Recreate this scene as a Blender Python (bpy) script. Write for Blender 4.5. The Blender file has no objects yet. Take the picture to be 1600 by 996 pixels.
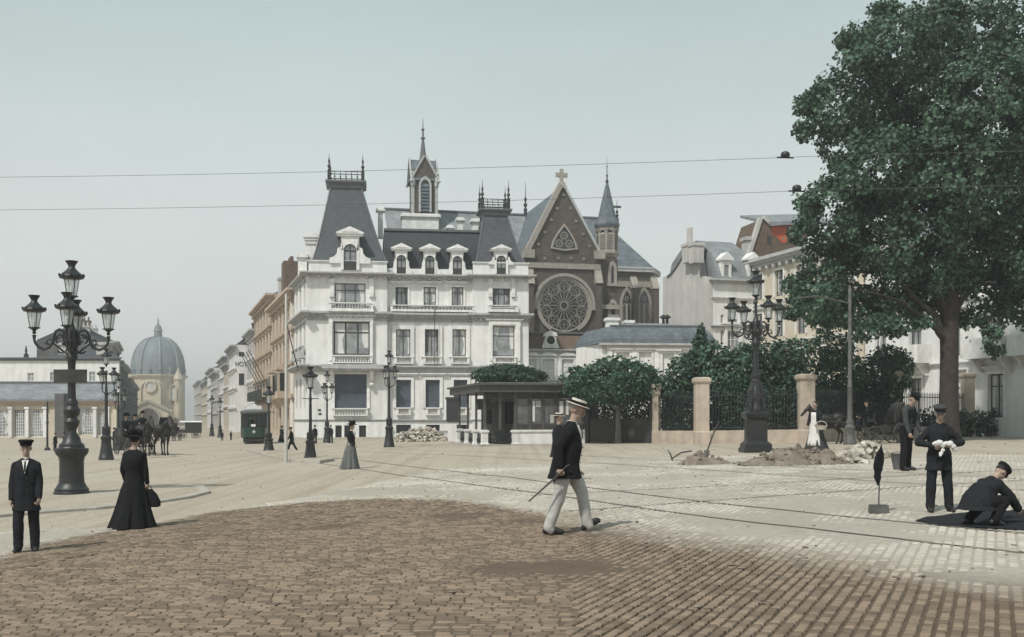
import bpy, bmesh, math, random
from mathutils import Vector, Matrix, noise
random.seed(7)
R=math.radians; PI=math.pi; sin=math.sin; cos=math.cos
SC=bpy.context.scene; COL=SC.collection
# the photograph's projection, used to take measurements: focal length, horizon and eye height
F=1700.0; HY=655.0; CX=800.0; EYE=1.70
def ray(px): return (px-CX)/F
# ------------------------------------------------------------------ terrain
GP=[(-7.3,16,-.30),(-6.3,18,-.16),(.7,14,.14),(6.9,17.5,.30),(8.7,24,.48),(-5.4,37,0),(10,36,.60),(8.5,38,.55),(9,50,.70),
    (14,52,.80),(0,56,.25),(-8,46,-.06),(-16,88,0),(2,90,.2),(-12,28,-.36),(-24,60,-.1),(-30,150,-.2),(0,7,.02),(5,9,.12),(-5,9,-.12),
    (20,60,.85),(25,90,.6),(-40,95,0),(-80,330,-.6),(-20,40,-.25),(16,30,.7)]
def gz(x,y):
    if y>340: return -.6
    y=max(y,5.0); x=max(-1.4*y,min(1.4*y,x)); w=s=0.0
    for a,b,c in GP:
        h=2.2+.16*(y+b)/2*1.1
        q=math.exp(-(((x-a)/h)**2+((y-b)/(h*1.6))**2)/2)+1e-9/(1+(x-a)**2+(y-b)**2)
        w+=q; s+=q*c
    return s/w
def P(px,py,Y): return Vector((ray(px)*Y,Y,EYE+(HY-py)/F*Y))
def gat(px,py,Y0=None):
    k=ray(px); lo,hi=5.5,700.0
    for _ in range(46):
        m=(lo+hi)/2
        if EYE+(HY-py)/F*m>gz(k*m,m): lo=m
        else: hi=m
    return Vector((k*lo,lo,gz(k*lo,lo)))
def G(px,Y): x=ray(px)*Y; return Vector((x,Y,gz(x,Y)))
# ------------------------------------------------------------------ objects
def link(name,me,parent=None,loc=None,rotz=0):
    o=bpy.data.objects.new(name,me); COL.objects.link(o)
    if parent: o.parent=parent
    if loc is not None: o.location=loc
    if rotz: o.rotation_euler=(0,0,rotz)
    return o
def tag(o,label,cat,group=None):
    o['label']=label; o['category']=cat
    if group: o['group']=group
    return o
def thing(name,label,cat,loc=(0,0,0),rotz=0,group=None):
    return tag(link(name,None,None,loc,rotz),label,cat,group)
def struct(o,kind='structure'): o['kind']=kind; return o
def dup(o,loc=None,rotz=None,label=None,group=None,parent=None,scale=None):
    c=o.copy(); COL.objects.link(c)
    if parent: c.parent=parent
    for ch in o.children: dup(ch,parent=c)
    if loc is not None: c.location=loc
    if rotz is not None: c.rotation_euler=(0,0,rotz)
    if label: c['label']=label
    if group: c['group']=group
    if scale: c.scale=scale if not isinstance(scale,(int,float)) else (scale,)*3
    return c
class MB:
    def __init__(s): s.v=[]; s.f=[]; s.m=[]; s.mi=0
    def add(s,vs,fs):
        n=len(s.v); s.v+=[tuple(v) for v in vs]; s.f+=[tuple(n+i for i in f) for f in fs]; s.m+=[s.mi]*len(fs); return s
    def box(s,x0,x1,y0,y1,z0,z1):
        return s.add([(x0,y0,z0),(x1,y0,z0),(x1,y1,z0),(x0,y1,z0),(x0,y0,z1),(x1,y0,z1),(x1,y1,z1),(x0,y1,z1)],
          [(0,3,2,1),(4,5,6,7),(0,1,5,4),(1,2,6,5),(2,3,7,6),(3,0,4,7)])
    def frus(s,b,zb,t,zt):   # b,t = (x0,x1,y0,y1)
        q=lambda r,z:[(r[0],r[2],z),(r[1],r[2],z),(r[1],r[3],z),(r[0],r[3],z)]
        return s.add(q(b,zb)+q(t,zt),[(0,3,2,1),(4,5,6,7),(0,1,5,4),(1,2,6,5),(2,3,7,6),(3,0,4,7)])
    def prism(s,poly,y0,y1):  # polygon in x,z drawn through y
        n=len(poly); 
        return s.add([(a,y0,b) for a,b in poly]+[(a,y1,b) for a,b in poly],
          [tuple(range(n)),tuple(range(2*n-1,n-1,-1))]+[(i,i+n,(i+1)%n+n,(i+1)%n) for i in range(n)])
    def slab(s,poly,z0,z1):
        n=len(poly)
        return s.add([(a,b,z0) for a,b in poly]+[(a,b,z1) for a,b in poly],
          [tuple(range(n-1,-1,-1)),tuple(range(n,2*n))]+[(i,(i+1)%n,(i+1)%n+n,i+n) for i in range(n)])
    def tube(s,pts,r,n=8,cap=True,squash=1):
        pts=[Vector(p) for p in pts]; L=len(pts)
        rs=r if isinstance(r,(list,tuple)) else [r]*L
        vs=[]; fs=[]; up=None
        for i,p in enumerate(pts):
            d=(pts[min(i+1,L-1)]-pts[max(i-1,0)])
            if d.length<1e-9: d=Vector((0,0,1))
            d.normalize()
            if up is None:
                a=Vector((0,0,1)) if abs(d.z)<.9 else Vector((1,0,0)); up=(a-d*a.dot(d)).normalized()
            else:
                up=up-d*up.dot(d); up=up.normalized() if up.length>1e-6 else d.orthogonal().normalized()
            sd=d.cross(up)
            vs+=[p+(up*cos(2*PI*j/n)+sd*sin(2*PI*j/n)*squash)*rs[i] for j in range(n)]
        for i in range(L-1):
            fs+=[(i*n+j,i*n+(j+1)%n,(i+1)*n+(j+1)%n,(i+1)*n+j) for j in range(n)]
        if cap: fs+=[tuple(range(n-1,-1,-1)),tuple((L-1)*n+j for j in range(n))]
        return s.add(vs,fs)
    def lathe(s,prof,n=16,c=(0,0,0),sq=None,rot=0,close=True):  # prof (r,z); sq: square section
        vs=[];fs=[]; L=len(prof)
        for r,z in prof:
            for j in range(n):
                a=2*PI*(j+.5)/n+rot
                if sq: k=r/ max(abs(cos(2*PI*(j+.5)/n)),abs(sin(2*PI*(j+.5)/n)))
                else: k=r
                vs.append((c[0]+k*cos(a),c[1]+k*sin(a),c[2]+z))
        for i in range(L-1):
            fs+=[(i*n+j,i*n+(j+1)%n,(i+1)*n+(j+1)%n,(i+1)*n+j) for j in range(n)]
        if close: fs+=[tuple(range(n-1,-1,-1)),tuple((L-1)*n+j for j in range(n))]
        return s.add(vs,fs)
    def loft(s,rings,cap=True):
        n=len(rings[0]); L=len(rings); vs=[v for r in rings for v in r]; fs=[]
        for i in range(L-1):
            fs+=[(i*n+j,i*n+(j+1)%n,(i+1)*n+(j+1)%n,(i+1)*n+j) for j in range(n)]
        if cap: fs+=[tuple(range(n-1,-1,-1)),tuple((L-1)*n+j for j in range(n))]
        return s.add(vs,fs)
    def ell(s,c,r,n=12,m=8,mat=None):
        c=Vector(c); vs=[];fs=[]
        for i in range(1,m):
            t=PI*i/m
            for j in range(n):
                p=Vector((r[0]*sin(t)*cos(2*PI*j/n),r[1]*sin(t)*sin(2*PI*j/n),r[2]*-cos(t)))
                vs.append(c+(mat@p if mat else p))
        b=Vector((0,0,-r[2])); t_=Vector((0,0,r[2]))
        vs+= [c+(mat@b if mat else b), c+(mat@t_ if mat else t_)]; k=len(vs)
        for i in range(m-2):
            fs+=[(i*n+j,i*n+(j+1)%n,(i+1)*n+(j+1)%n,(i+1)*n+j) for j in range(n)]
        fs+=[(k-2,(j+1)%n,j) for j in range(n)]+[((m-2)*n+j,(m-2)*n+(j+1)%n,k-1) for j in range(n)]
        return s.add(vs,fs)
    def caps(s,p0,p1,r0,r1,n=10):
        p0=Vector(p0);p1=Vector(p1); d=p1-p0; l=d.length
        if l<1e-6: return s.ell(p0,(r0,)*3)
        d/=l; pts=[];rs=[]
        for t in (-80,-55,-28): pts.append(p0+d*r0*sin(R(t))); rs.append(r0*cos(R(t)))
        pts+=[p0,p1]; rs+=[r0,r1]
        for t in (28,55,80): pts.append(p1+d*r1*sin(R(t))); rs.append(r1*cos(R(t)))
        return s.tube(pts,rs,n)
    def build(s,name,mat,parent=None,smooth=False,loc=None,rotz=0):
        me=bpy.data.meshes.new(name); me.from_pydata(s.v,[],s.f)
        for m in (mat if isinstance(mat,list) else [mat]): me.materials.append(m)
        if isinstance(mat,list):
            me.polygons.foreach_set('material_index',s.m)
        if smooth: me.polygons.foreach_set('use_smooth',[True]*len(s.f))
        me.update()
        if smooth:
            try: me.set_sharp_from_angle(angle=R(40))
            except Exception: pass
        return link(name,me,parent,loc,rotz)
# ------------------------------------------------------------------ materials
def lin(r,g,b):
    f=lambda c:(c/255/12.92) if c/255<=.04045 else ((c/255+.055)/1.055)**2.4
    return (f(r),f(g),f(b))
def M(name,col,rough=.85,var=.18,scale=3.0,bump=.15,bscale=25,metal=0,spec=.3,tint=None,isl=0.0,courses=None,streak=0,trans=0):
    m=bpy.data.materials.new(name); m.use_nodes=True; nt=m.node_tree; N=nt.nodes; L=nt.links
    bs=N['Principled BSDF']; bs.inputs['Roughness'].default_value=rough; bs.inputs['Metallic'].default_value=metal
    bs.inputs['Specular IOR Level'].default_value=spec
    tc=N.new('ShaderNodeTexCoord')
    n1=N.new('ShaderNodeTexNoise'); n1.inputs['Scale'].default_value=scale; n1.inputs['Detail'].default_value=7; n1.inputs['Roughness'].default_value=.65
    L.new(tc.outputs['Object'],n1.inputs['Vector'])
    rp=N.new('ShaderNodeValToRGB'); e=rp.color_ramp.elements
    e[0].position=.3; e[1].position=.7
    c0=tint or col
    e[0].color=tuple(max(0,c*(1-var)) for c in c0)+(1,); e[1].color=tuple(min(1,c*(1+var)) for c in col)+(1,)
    L.new(n1.outputs['Fac'],rp.inputs['Fac']); out=rp.outputs['Color']
    def mix(kind,fac,a,b):
        x=N.new('ShaderNodeMix'); x.data_type='RGBA'; x.blend_type=kind
        if isinstance(fac,float): x.inputs[0].default_value=fac
        else: L.new(fac,x.inputs[0])
        L.new(a,x.inputs[6])
        if isinstance(b,tuple): x.inputs[7].default_value=b+(1,)
        else: L.new(b,x.inputs[7])
        return x.outputs[2]
    if streak:   # weather streaks running down
        mp=N.new('ShaderNodeMapping'); mp.inputs['Scale'].default_value=(1.4,1.4,.12); L.new(tc.outputs['Object'],mp.inputs['Vector'])
        n3=N.new('ShaderNodeTexNoise'); n3.inputs['Scale'].default_value=1.6; n3.inputs['Detail'].default_value=6; L.new(mp.outputs['Vector'],n3.inputs['Vector'])
        r3=N.new('ShaderNodeValToRGB'); r3.color_ramp.elements[0].position=.42; r3.color_ramp.elements[1].position=.72
        r3.color_ramp.elements[1].color=(streak,)*3+(1,); r3.color_ramp.elements[0].color=(0,0,0,1)
        L.new(n3.outputs['Fac'],r3.inputs['Fac'])
        out=mix('MIX',r3.outputs['Color'],out,tuple(c*.55 for c in col))
    if isl:
        g=N.new('ShaderNodeNewGeometry'); mr=N.new('ShaderNodeMapRange'); mr.inputs[3].default_value=1-isl; mr.inputs[4].default_value=1+isl
        L.new(g.outputs['Random Per Island'],mr.inputs[0])
        cb=N.new('ShaderNodeCombineColor')
        for i in range(3): L.new(mr.outputs[0],cb.inputs[i])
        out=mix('MULTIPLY',1.0,out,cb.outputs[0])
    hgt=None
    if bump:
        n2=N.new('ShaderNodeTexNoise'); n2.inputs['Scale'].default_value=bscale; n2.inputs['Detail'].default_value=5; L.new(tc.outputs['Object'],n2.inputs['Vector']); hgt=n2.outputs['Fac']
    if courses:  # (width,height,dark) bricks, slates or stone blocks on upright faces
        cw,chh,dark=courses
        sp=N.new('ShaderNodeSeparateXYZ'); L.new(tc.outputs['Object'],sp.inputs[0])
        ad=N.new('ShaderNodeMath'); ad.operation='ADD'; L.new(sp.outputs[0],ad.inputs[0]); L.new(sp.outputs[1],ad.inputs[1])
        cx=N.new('ShaderNodeCombineXYZ'); L.new(ad.outputs[0],cx.inputs[0]); L.new(sp.outputs[2],cx.inputs[1])
        br=N.new('ShaderNodeTexBrick'); br.inputs['Scale'].default_value=1; br.inputs['Brick Width'].default_value=cw; br.inputs['Row Height'].default_value=chh
        br.inputs['Mortar Size'].default_value=chh*.06; br.inputs['Mortar Smooth'].default_value=.3
        br.inputs['Color1'].default_value=(1,1,1,1); br.inputs['Color2'].default_value=(.8,.8,.8,1); br.inputs['Mortar'].default_value=(dark,)*3+(1,)
        L.new(cx.outputs[0],br.inputs['Vector']); out=mix('MULTIPLY',1.0,out,br.outputs['Color'])
    if hgt:
        bp=N.new('ShaderNodeBump'); bp.inputs['Strength'].default_value=bump; bp.inputs['Distance'].default_value=.03
        L.new(hgt,bp.inputs['Height']); L.new(bp.outputs['Normal'],bs.inputs['Normal'])
    L.new(out,bs.inputs['Base Color'])
    if trans:
        tr=N.new('ShaderNodeBsdfTranslucent'); L.new(out,tr.inputs['Color']); ms=N.new('ShaderNodeMixShader'); ms.inputs[0].default_value=trans
        L.new(bs.outputs[0],ms.inputs[1]); L.new(tr.outputs[0],ms.inputs[2]); L.new(ms.outputs[0],N['Material Output'].inputs[0])
    return m
W=dict(
 stucco=M('white_stucco',(.70,.695,.675),var=.10,scale=1.2,streak=.35),
 trim=M('white_stone_trim',(.71,.705,.685),var=.14,scale=3,streak=.4),
 trimgrey=M('grey_stone_trim',(.42,.42,.41),var=.2,scale=4,streak=.4),
 slate=M('dark_slate',(.060,.066,.076),rough=.6,var=.25,scale=2,courses=(.35,.28,.55),spec=.4),
 slateblue=M('blue_slate',(.13,.155,.18),rough=.6,var=.3,scale=1.5,courses=(.4,.3,.7),tint=(.10,.115,.13)),
 slatepale=M('pale_slate',(.22,.235,.245),rough=.7,var=.3,scale=.8,courses=(.4,.3,.7)),
 slatedk=M('wing_slate',(.036,.039,.046),rough=.6,var=.2,scale=2,courses=(.35,.28,.6)),
 lead=M('lead',(.10,.105,.11),rough=.5,var=.2,spec=.5),
 iron=M('cast_iron',(.016,.017,.018),rough=.45,var=.4,scale=9,spec=.5,bump=.1),
 ironworn=M('worn_iron',(.085,.085,.08),rough=.6,var=.4,scale=6,spec=.4),
 bronze=M('verdigris_iron',(.06,.07,.07),rough=.5,var=.4,scale=12,spec=.5),
 glass=M('window_glass',(.24,.25,.255),rough=.12,var=.5,scale=.9,bump=.04,bscale=2,spec=.7),
 glassdk=M('dark_glass',(.02,.022,.024),rough=.15,var=.4,scale=1.5,bump=.03,bscale=3,spec=.6),
 blind=M('blue_grey_blind',(.085,.10,.125),rough=.7,var=.25,scale=1.2,courses=(9,.13,.7)),
 sash=M('window_frame_paint',(.06,.06,.058),var=.2,scale=6,bump=0),
 sashw=M('white_window_frame',(.58,.58,.57),var=.1,bump=0),
 brick=M('dark_church_brick',(.098,.080,.068),var=.25,scale=1.5,courses=(.5,.16,1.25),streak=.3),
 brickred=M('brown_brick',(.125,.088,.066),var=.25,scale=2,courses=(.25,.08,1.3)),
 orange=M('orange_red_paint',(.42,.095,.05),var=.2,scale=1.5),
 stone=M('church_stone',(.31,.285,.25),var=.22,scale=3,streak=.3),
 ochre=M('ochre_plaster',(.47,.38,.295),var=.12,scale=.6,streak=.35),
 cream=M('cream_plaster',(.56,.50,.40),var=.12,scale=.6,streak=.35),
 greywall=M('grey_render',(.46,.445,.42),var=.14,scale=.7,streak=.4),
 domestone=M('dome_church_stone',(.48,.42,.32),var=.2,scale=.4,streak=.3),
 copper=M('aged_copper',(.165,.195,.21),rough=.6,var=.25,scale=.35,streak=.4),
 kioskwood=M('kiosk_painted_wood',(.075,.072,.068),rough=.6,var=.35,scale=5),
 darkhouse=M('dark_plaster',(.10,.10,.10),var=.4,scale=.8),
 wood=M('dark_wood',(.042,.040,.038),rough=.6,var=.35,scale=5),
 wallstone=M('gate_pillar_stone',(.43,.365,.295),var=.2,scale=2,streak=.3,bump=.25),
 wallgrey=M('grey_plinth_stone',(.36,.33,.29),var=.25,scale=2,streak=.4),
 earth=M('dug_earth',(.175,.145,.115),var=.45,scale=4,bump=.8,bscale=14),
 rubble=M('pale_rubble',(.37,.335,.285),var=.3,scale=5,isl=.3,bump=.4),
 kerb=M('kerb_stone',(.36,.33,.29),var=.25,scale=3,bump=.3),
 green=M('tram_green',(.010,.036,.024),rough=.35,var=.2,scale=4,spec=.5,bump=.02),
 black=M('black_cloth',(.011,.011,.012),rough=.95,var=.3,scale=20,bump=.3,bscale=60,spec=.15),
 navy=M('dark_suit_cloth',(.017,.018,.021),rough=.95,var=.3,scale=14,bump=.3,bscale=60,spec=.15),
 greycloth=M('grey_cloth',(.045,.048,.05),rough=.95,var=.3,scale=14,bump=.3,bscale=60,spec=.15),
 midgrey=M('mid_grey_cloth',(.12,.125,.125),rough=.95,var=.25,scale=14,bump=.3,bscale=60,spec=.15),
 flannel=M('pale_flannel',(.40,.39,.37),rough=.95,var=.15,scale=9,bump=.3,bscale=50,spec=.15),
 whitecloth=M('white_linen',(.62,.61,.59),rough=.95,var=.08,scale=9,bump=.2,bscale=50,spec=.15),
 straw=M('straw',(.55,.52,.45),rough=.8,var=.12,scale=30),
 skin=M('skin',(.34,.245,.195),rough=.6,var=.08,scale=15,bump=.05),
 hair=M('dark_hair',(.02,.016,.013),rough=.7,var=.3,scale=40),
 greyhair=M('grey_hair',(.30,.29,.28),rough=.8,var=.2,scale=40),
 leather=M('black_leather',(.012,.011,.010),rough=.4,var=.3,scale=12,spec=.5),
 horse=M('dark_horse_coat',(.014,.011,.010),rough=.55,var=.4,scale=5,spec=.4),
 bark=M('tree_bark',(.045,.036,.030),rough=.95,var=.4,scale=4,bump=.9,bscale=12,streak=.6),
 barkgrey=M('grey_bark',(.13,.125,.115),rough=.95,var=.4,scale=4,bump=.9,bscale=12),
 steel=M('rail_steel',(.10,.085,.075),rough=.45,var=.3,scale=5,spec=.5),
 kioskglass=M('kiosk_glass',(.10,.105,.105),rough=.15,var=.6,scale=1.5,bump=.03,bscale=3,spec=.6),
 tracery=M('tracery_stone',(.22,.20,.175),var=.25,scale=3),
 lampglass=None)
def leafmat(name,a,b,tr=.25):
    m=M(name,a,rough=.55,var=.35,scale=.7,bump=0,tint=b,isl=.6,spec=.35,trans=tr); return m
W['leaf']=leafmat('horse_chestnut_leaf',(.068,.125,.080),(.040,.070,.042),.3)
W['leafdk']=leafmat('evergreen_leaf',(.032,.068,.044),(.020,.042,.028),.2)
W['leafmid']=leafmat('shrub_leaf',(.050,.105,.060),(.030,.066,.040),.25)
def lampglass():
    m=bpy.data.materials.new('lantern_glass'); m.use_nodes=True; N=m.node_tree.nodes; L=m.node_tree.links
    b=N['Principled BSDF']; b.inputs['Base Color'].default_value=(.62,.66,.66,1); b.inputs['Roughness'].default_value=.15
    t=N.new('ShaderNodeBsdfTransparent'); mx=N.new('ShaderNodeMixShader'); mx.inputs[0].default_value=.45
    tc=N.new('ShaderNodeTexCoord'); n=N.new('ShaderNodeTexNoise'); n.inputs['Scale'].default_value=9; L.new(tc.outputs['Object'],n.inputs['Vector'])
    mr=N.new('ShaderNodeMapRange'); mr.inputs[3].default_value=.3; mr.inputs[4].default_value=.6; L.new(n.outputs['Fac'],mr.inputs[0]); L.new(mr.outputs[0],mx.inputs[0])
    L.new(t.outputs[0],mx.inputs[1]); L.new(b.outputs[0],mx.inputs[2]); L.new(mx.outputs[0],N['Material Output'].inputs[0]); return m
W['lampglass']=lampglass()
# ------------------------------------------------------------------ world, sun, camera
SUN_EL=R(52); SUN_AZ=R(215)   # light comes from behind the camera and to the left (compass style, from +Y clockwise)
def setup():
    w=bpy.data.worlds.new('World'); SC.world=w; w.use_nodes=True; N=w.node_tree.nodes; L=w.node_tree.links
    bg=N['Background']; sk=N.new('ShaderNodeTexSky'); sk.sky_type='NISHITA'; sk.sun_disc=False
    sk.sun_elevation=SUN_EL; sk.sun_rotation=SUN_AZ; sk.air_density=1.0; sk.dust_density=4.0; sk.ozone_density=1.2
    hs=N.new('ShaderNodeHueSaturation'); hs.inputs['Saturation'].default_value=.30; L.new(sk.outputs[0],hs.inputs['Color'])
    # thin even overcast veil over the clear sky
    tc=N.new('ShaderNodeTexCoord'); nz=N.new('ShaderNodeTexNoise'); nz.inputs['Scale'].default_value=2.2; nz.inputs['Detail'].default_value=5
    L.new(tc.outputs['Generated'],nz.inputs['Vector'])
    mx=N.new('ShaderNodeMix'); mx.data_type='RGBA'; mx.inputs[0].default_value=.80
    mr=N.new('ShaderNodeMapRange'); mr.inputs[3].default_value=.72; mr.inputs[4].default_value=.88; L.new(nz.outputs['Fac'],mr.inputs[0]); L.new(mr.outputs[0],mx.inputs[0])
    L.new(hs.outputs[0],mx.inputs[6])
    sp=N.new('ShaderNodeSeparateXYZ'); L.new(tc.outputs['Generated'],sp.inputs[0])
    rp=N.new('ShaderNodeValToRGB'); rp.color_ramp.elements[0].position=0; rp.color_ramp.elements[0].color=SKY0+(1,)
    rp.color_ramp.elements[1].position=.42; rp.color_ramp.elements[1].color=SKY1+(1,)
    L.new(sp.outputs[2],rp.inputs['Fac'])
    ml=N.new('ShaderNodeVectorMath'); ml.operation='SCALE'; ml.inputs['Scale'].default_value=1/.10; cn=N.new('ShaderNodeTexNoise'); cn.inputs['Scale'].default_value=1.7; cn.inputs['Detail'].default_value=6; cn.inputs['Roughness'].default_value=.6; cm=N.new('ShaderNodeMapping'); cm.inputs['Scale'].default_value=(1,1,2.6); L.new(tc.outputs['Generated'],cm.inputs[0]); L.new(cm.outputs[0],cn.inputs['Vector']); cr=N.new('ShaderNodeMapRange'); cr.inputs[1].default_value=.3; cr.inputs[2].default_value=.7; cr.inputs[3].default_value=.93; cr.inputs[4].default_value=1.07; L.new(cn.outputs['Fac'],cr.inputs[0]); cs=N.new('ShaderNodeVectorMath'); cs.operation='SCALE'; L.new(rp.outputs['Color'],cs.inputs[0]); L.new(cr.outputs[0],cs.inputs['Scale']); L.new(cs.outputs[0],ml.inputs[0])
    L.new(ml.outputs[0],mx.inputs[7]); L.new(mx.outputs[2],bg.inputs['Color']); bg.inputs['Strength'].default_value=.10
    su=bpy.data.lights.new('sun','SUN'); su.energy=SUN_E; su.angle=R(3); su.color=(1,.96,.90)
    so=bpy.data.objects.new('sun',su); COL.objects.link(so)
    d=Vector((sin(SUN_AZ)*cos(SUN_EL),cos(SUN_AZ)*cos(SUN_EL),sin(SUN_EL)))
    so.rotation_euler=(-d).to_track_quat('-Z','Y').to_euler(); so.location=(0,0,60)
    c=bpy.data.cameras.new('camera'); co=bpy.data.objects.new('camera',c); COL.objects.link(co)
    c.sensor_fit='HORIZONTAL'; c.sensor_width=36; c.lens=36*F/1600; c.shift_y=(HY-498)/1600; c.clip_end=4000; c.clip_start=.1
    co.location=(0,0,EYE); co.rotation_euler=(PI/2,0,0); SC.camera=co
    v=SC.view_settings; v.view_transform='Standard'; v.look='None'; v.gamma=1; v.use_curve_mapping=False; v.exposure=EXPO
SKY0=(.82,.815,.79); SKY1=(.37,.50,.505); SUN_E=3.1; EXPO=0.24
setup()
def haze():
    mb=MB(); mb.box(-1500,1500,-60,2700,-14,60); m=bpy.data.materials.new('thin_summer_haze'); m.use_nodes=True; N=m.node_tree.nodes; N.remove(N['Principled BSDF'])
    v=N.new('ShaderNodeVolumePrincipled'); v.inputs['Color'].default_value=(.985,.985,.98,1); v.inputs['Density'].default_value=HAZE; v.inputs['Anisotropy'].default_value=.2
    m.node_tree.links.new(v.outputs[0],N['Material Output'].inputs['Volume']); struct(mb.build('haze',m),'stuff')
HAZE=.0009
haze()
# ================================================================== GROUND
def groundmat(name,a,b,c,patch,fine=.35,bump=.5):
    m=bpy.data.materials.new(name); m.use_nodes=True; N=m.node_tree.nodes; L=m.node_tree.links; bs=N['Principled BSDF']
    bs.inputs['Roughness'].default_value=.95; bs.inputs['Specular IOR Level'].default_value=.2
    tc=N.new('ShaderNodeTexCoord')
    def nz(s,d=6,sc=None):
        n=N.new('ShaderNodeTexNoise'); n.inputs['Scale'].default_value=s; n.inputs['Detail'].default_value=d; n.inputs['Roughness'].default_value=.65
        if sc:
            mp=N.new('ShaderNodeMapping'); mp.inputs['Scale'].default_value=sc; L.new(tc.outputs['Object'],mp.inputs[0]); L.new(mp.outputs[0],n.inputs['Vector'])
        else: L.new(tc.outputs['Object'],n.inputs['Vector'])
        return n.outputs['Fac']
    def ramp(f,p0,c0,p1,c1):
        r=N.new('ShaderNodeValToRGB'); e=r.color_ramp.elements; e[0].position=p0; e[1].position=p1; e[0].color=c0+(1,); e[1].color=c1+(1,); L.new(f,r.inputs[0]); return r.outputs[0]
    def mix(t,f,x,y):
        k=N.new('ShaderNodeMix'); k.data_type='RGBA'; k.blend_type=t
        if isinstance(f,float): k.inputs[0].default_value=f
        else: L.new(f,k.inputs[0])
        L.new(x,k.inputs[6]); L.new(y,k.inputs[7]); return k.outputs[2]
    base=ramp(nz(patch),.36,a,.64,b)
    base=mix('MIX',ramp(nz(.9,8,(1,.35,1)),.56,(0,0,0),.70,(.55,)*3),base,ramp(nz(3),.3,c,.7,tuple(q*1.1 for q in c)))
    base=mix('MULTIPLY',1.0,base,ramp(nz(14,4,(.6,1.6,1)),.30,(1-fine,)*3,.62,(1,1,1)))
    if name=='dusty_square':   # wheel tracks and swept dirt running with the street
        mp=N.new('ShaderNodeMapping'); mp.inputs['Rotation'].default_value=(0,0,R(-18)); mp.inputs['Scale'].default_value=(2.2,.045,1); L.new(tc.outputs['Object'],mp.inputs[0])
        n=N.new('ShaderNodeTexNoise'); n.inputs['Scale'].default_value=1; n.inputs['Detail'].default_value=5; L.new(mp.outputs[0],n.inputs['Vector']); base=mix('MULTIPLY',1.0,base,ramp(n.outputs['Fac'],.34,(.85,.83,.80),.54,(1,1,1)))
        base=mix('MULTIPLY',1.0,base,ramp(nz(38,3),.32,(.72,.69,.65),.55,(1,1,1)))
    L.new(base,bs.inputs['Base Color'])
    bp=N.new('ShaderNodeBump'); bp.inputs['Strength'].default_value=bump; bp.inputs['Distance'].default_value=.03; L.new(nz(9,8),bp.inputs['Height']); L.new(bp.outputs[0],bs.inputs['Normal'])
    return m
W['ground']=groundmat('dusty_square',(.455,.385,.31),(.49,.44,.375),(.37,.30,.235),.07)
W['palebed']=groundmat('dust_between_setts',(.36,.315,.26),(.43,.395,.345),(.31,.26,.205),.12,.3,.6)
def browned(m,c):   # brown soil where the 'soil' amount of the sheet says so
    N=m.node_tree.nodes; L=m.node_tree.links; bs=N['Principled BSDF']; src=bs.inputs['Base Color'].links[0].from_socket
    at=N.new('ShaderNodeAttribute'); at.attribute_name='soil'; nz=N.new('ShaderNodeTexNoise'); nz.inputs['Scale'].default_value=3; nz.inputs['Detail'].default_value=7
    tc=N.new('ShaderNodeTexCoord'); L.new(tc.outputs['Object'],nz.inputs['Vector']); r=N.new('ShaderNodeValToRGB'); r.color_ramp.elements[0].color=tuple(q*.7 for q in c)+(1,); r.color_ramp.elements[1].color=tuple(q*1.25 for q in c)+(1,); r.color_ramp.elements[0].position=.3; r.color_ramp.elements[1].position=.7; g=N.new('ShaderNodeNewGeometry'); mm=N.new('ShaderNodeMath'); mm.operation='MULTIPLY_ADD'; mm.inputs[1].default_value=.5; L.new(g.outputs['Random Per Island'],mm.inputs[0]); ad=N.new('ShaderNodeMath'); ad.operation='MULTIPLY_ADD'; ad.inputs[1].default_value=.5; L.new(nz.outputs['Fac'],ad.inputs[0]); ad.inputs[2].default_value=0; L.new(ad.outputs[0],mm.inputs[2]); L.new(mm.outputs[0],r.inputs[0])
    k=N.new('ShaderNodeMix'); k.data_type='RGBA'; L.new(at.outputs['Fac'],k.inputs[0]); L.new(src,k.inputs[6]); L.new(r.outputs[0],k.inputs[7]); L.new(k.outputs[2],bs.inputs['Base Color'])
browned(W['palebed'],(.105,.078,.057))
W['sett']=M('worn_setts',(.43,.395,.345),rough=.85,var=.2,scale=.5,bump=.4,bscale=22,isl=.13,tint=(.37,.325,.27),spec=.25)
browned(W['sett'],(.195,.148,.108))
def inpoly(x,y,p):
    r=False; n=len(p); j=n-1
    for i in range(n):
        a,b=p[i],p[j]
        if (a[1]>y)!=(b[1]>y) and x<(b[0]-a[0])*(y-a[1])/(b[1]-a[1])+a[0]: r=not r
        j=i
    return r
def pw(pts): return [tuple(gat(a,b)[:2]) for a,b in pts]
# one ground sheet reaching the horizon
ys=[-30,-10,0]+[4+.8*i for i in range(60)]; y=ys[-1]
while y<2600: y*=1.07; ys.append(y)
mb=MB(); nx=72
for yy in ys:
    w=18+abs(yy)*1.5
    for i in range(nx+1):
        x=-w+2*w*i/nx; mb.v.append((x,yy,gz(x,max(yy,4))))
for j in range(len(ys)-1):
    for i in range(nx):
        a=j*(nx+1)+i; mb.f.append((a,a+1,a+nx+2,a+nx+1)); mb.m.append(0)
struct(mb.build('ground',W['ground'],None,True))
OUT=[(-160,925),(-60,896),(20,868),(60,854),(130,840),(200,829),(330,803),(480,787),(600,781),(720,785),(800,797),(850,805),(930,822),(1010,837),(1100,850),(1200,865),(1300,880),(1440,900),(1560,917),(1760,945)]
INN=[(-160,955),(-60,926),(20,894),(130,872),(250,853),(430,832),(560,819),(650,810),(760,803),(850,805)]
outw=pw(OUT); innw=pw(INN)
near=[(9.5,6.2),(-9.5,6.2)]
brownpoly=outw+near
mainpoly=innw+outw[12:]+near
bandpoly=outw[:12]+innw[::-1][1:]
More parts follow.
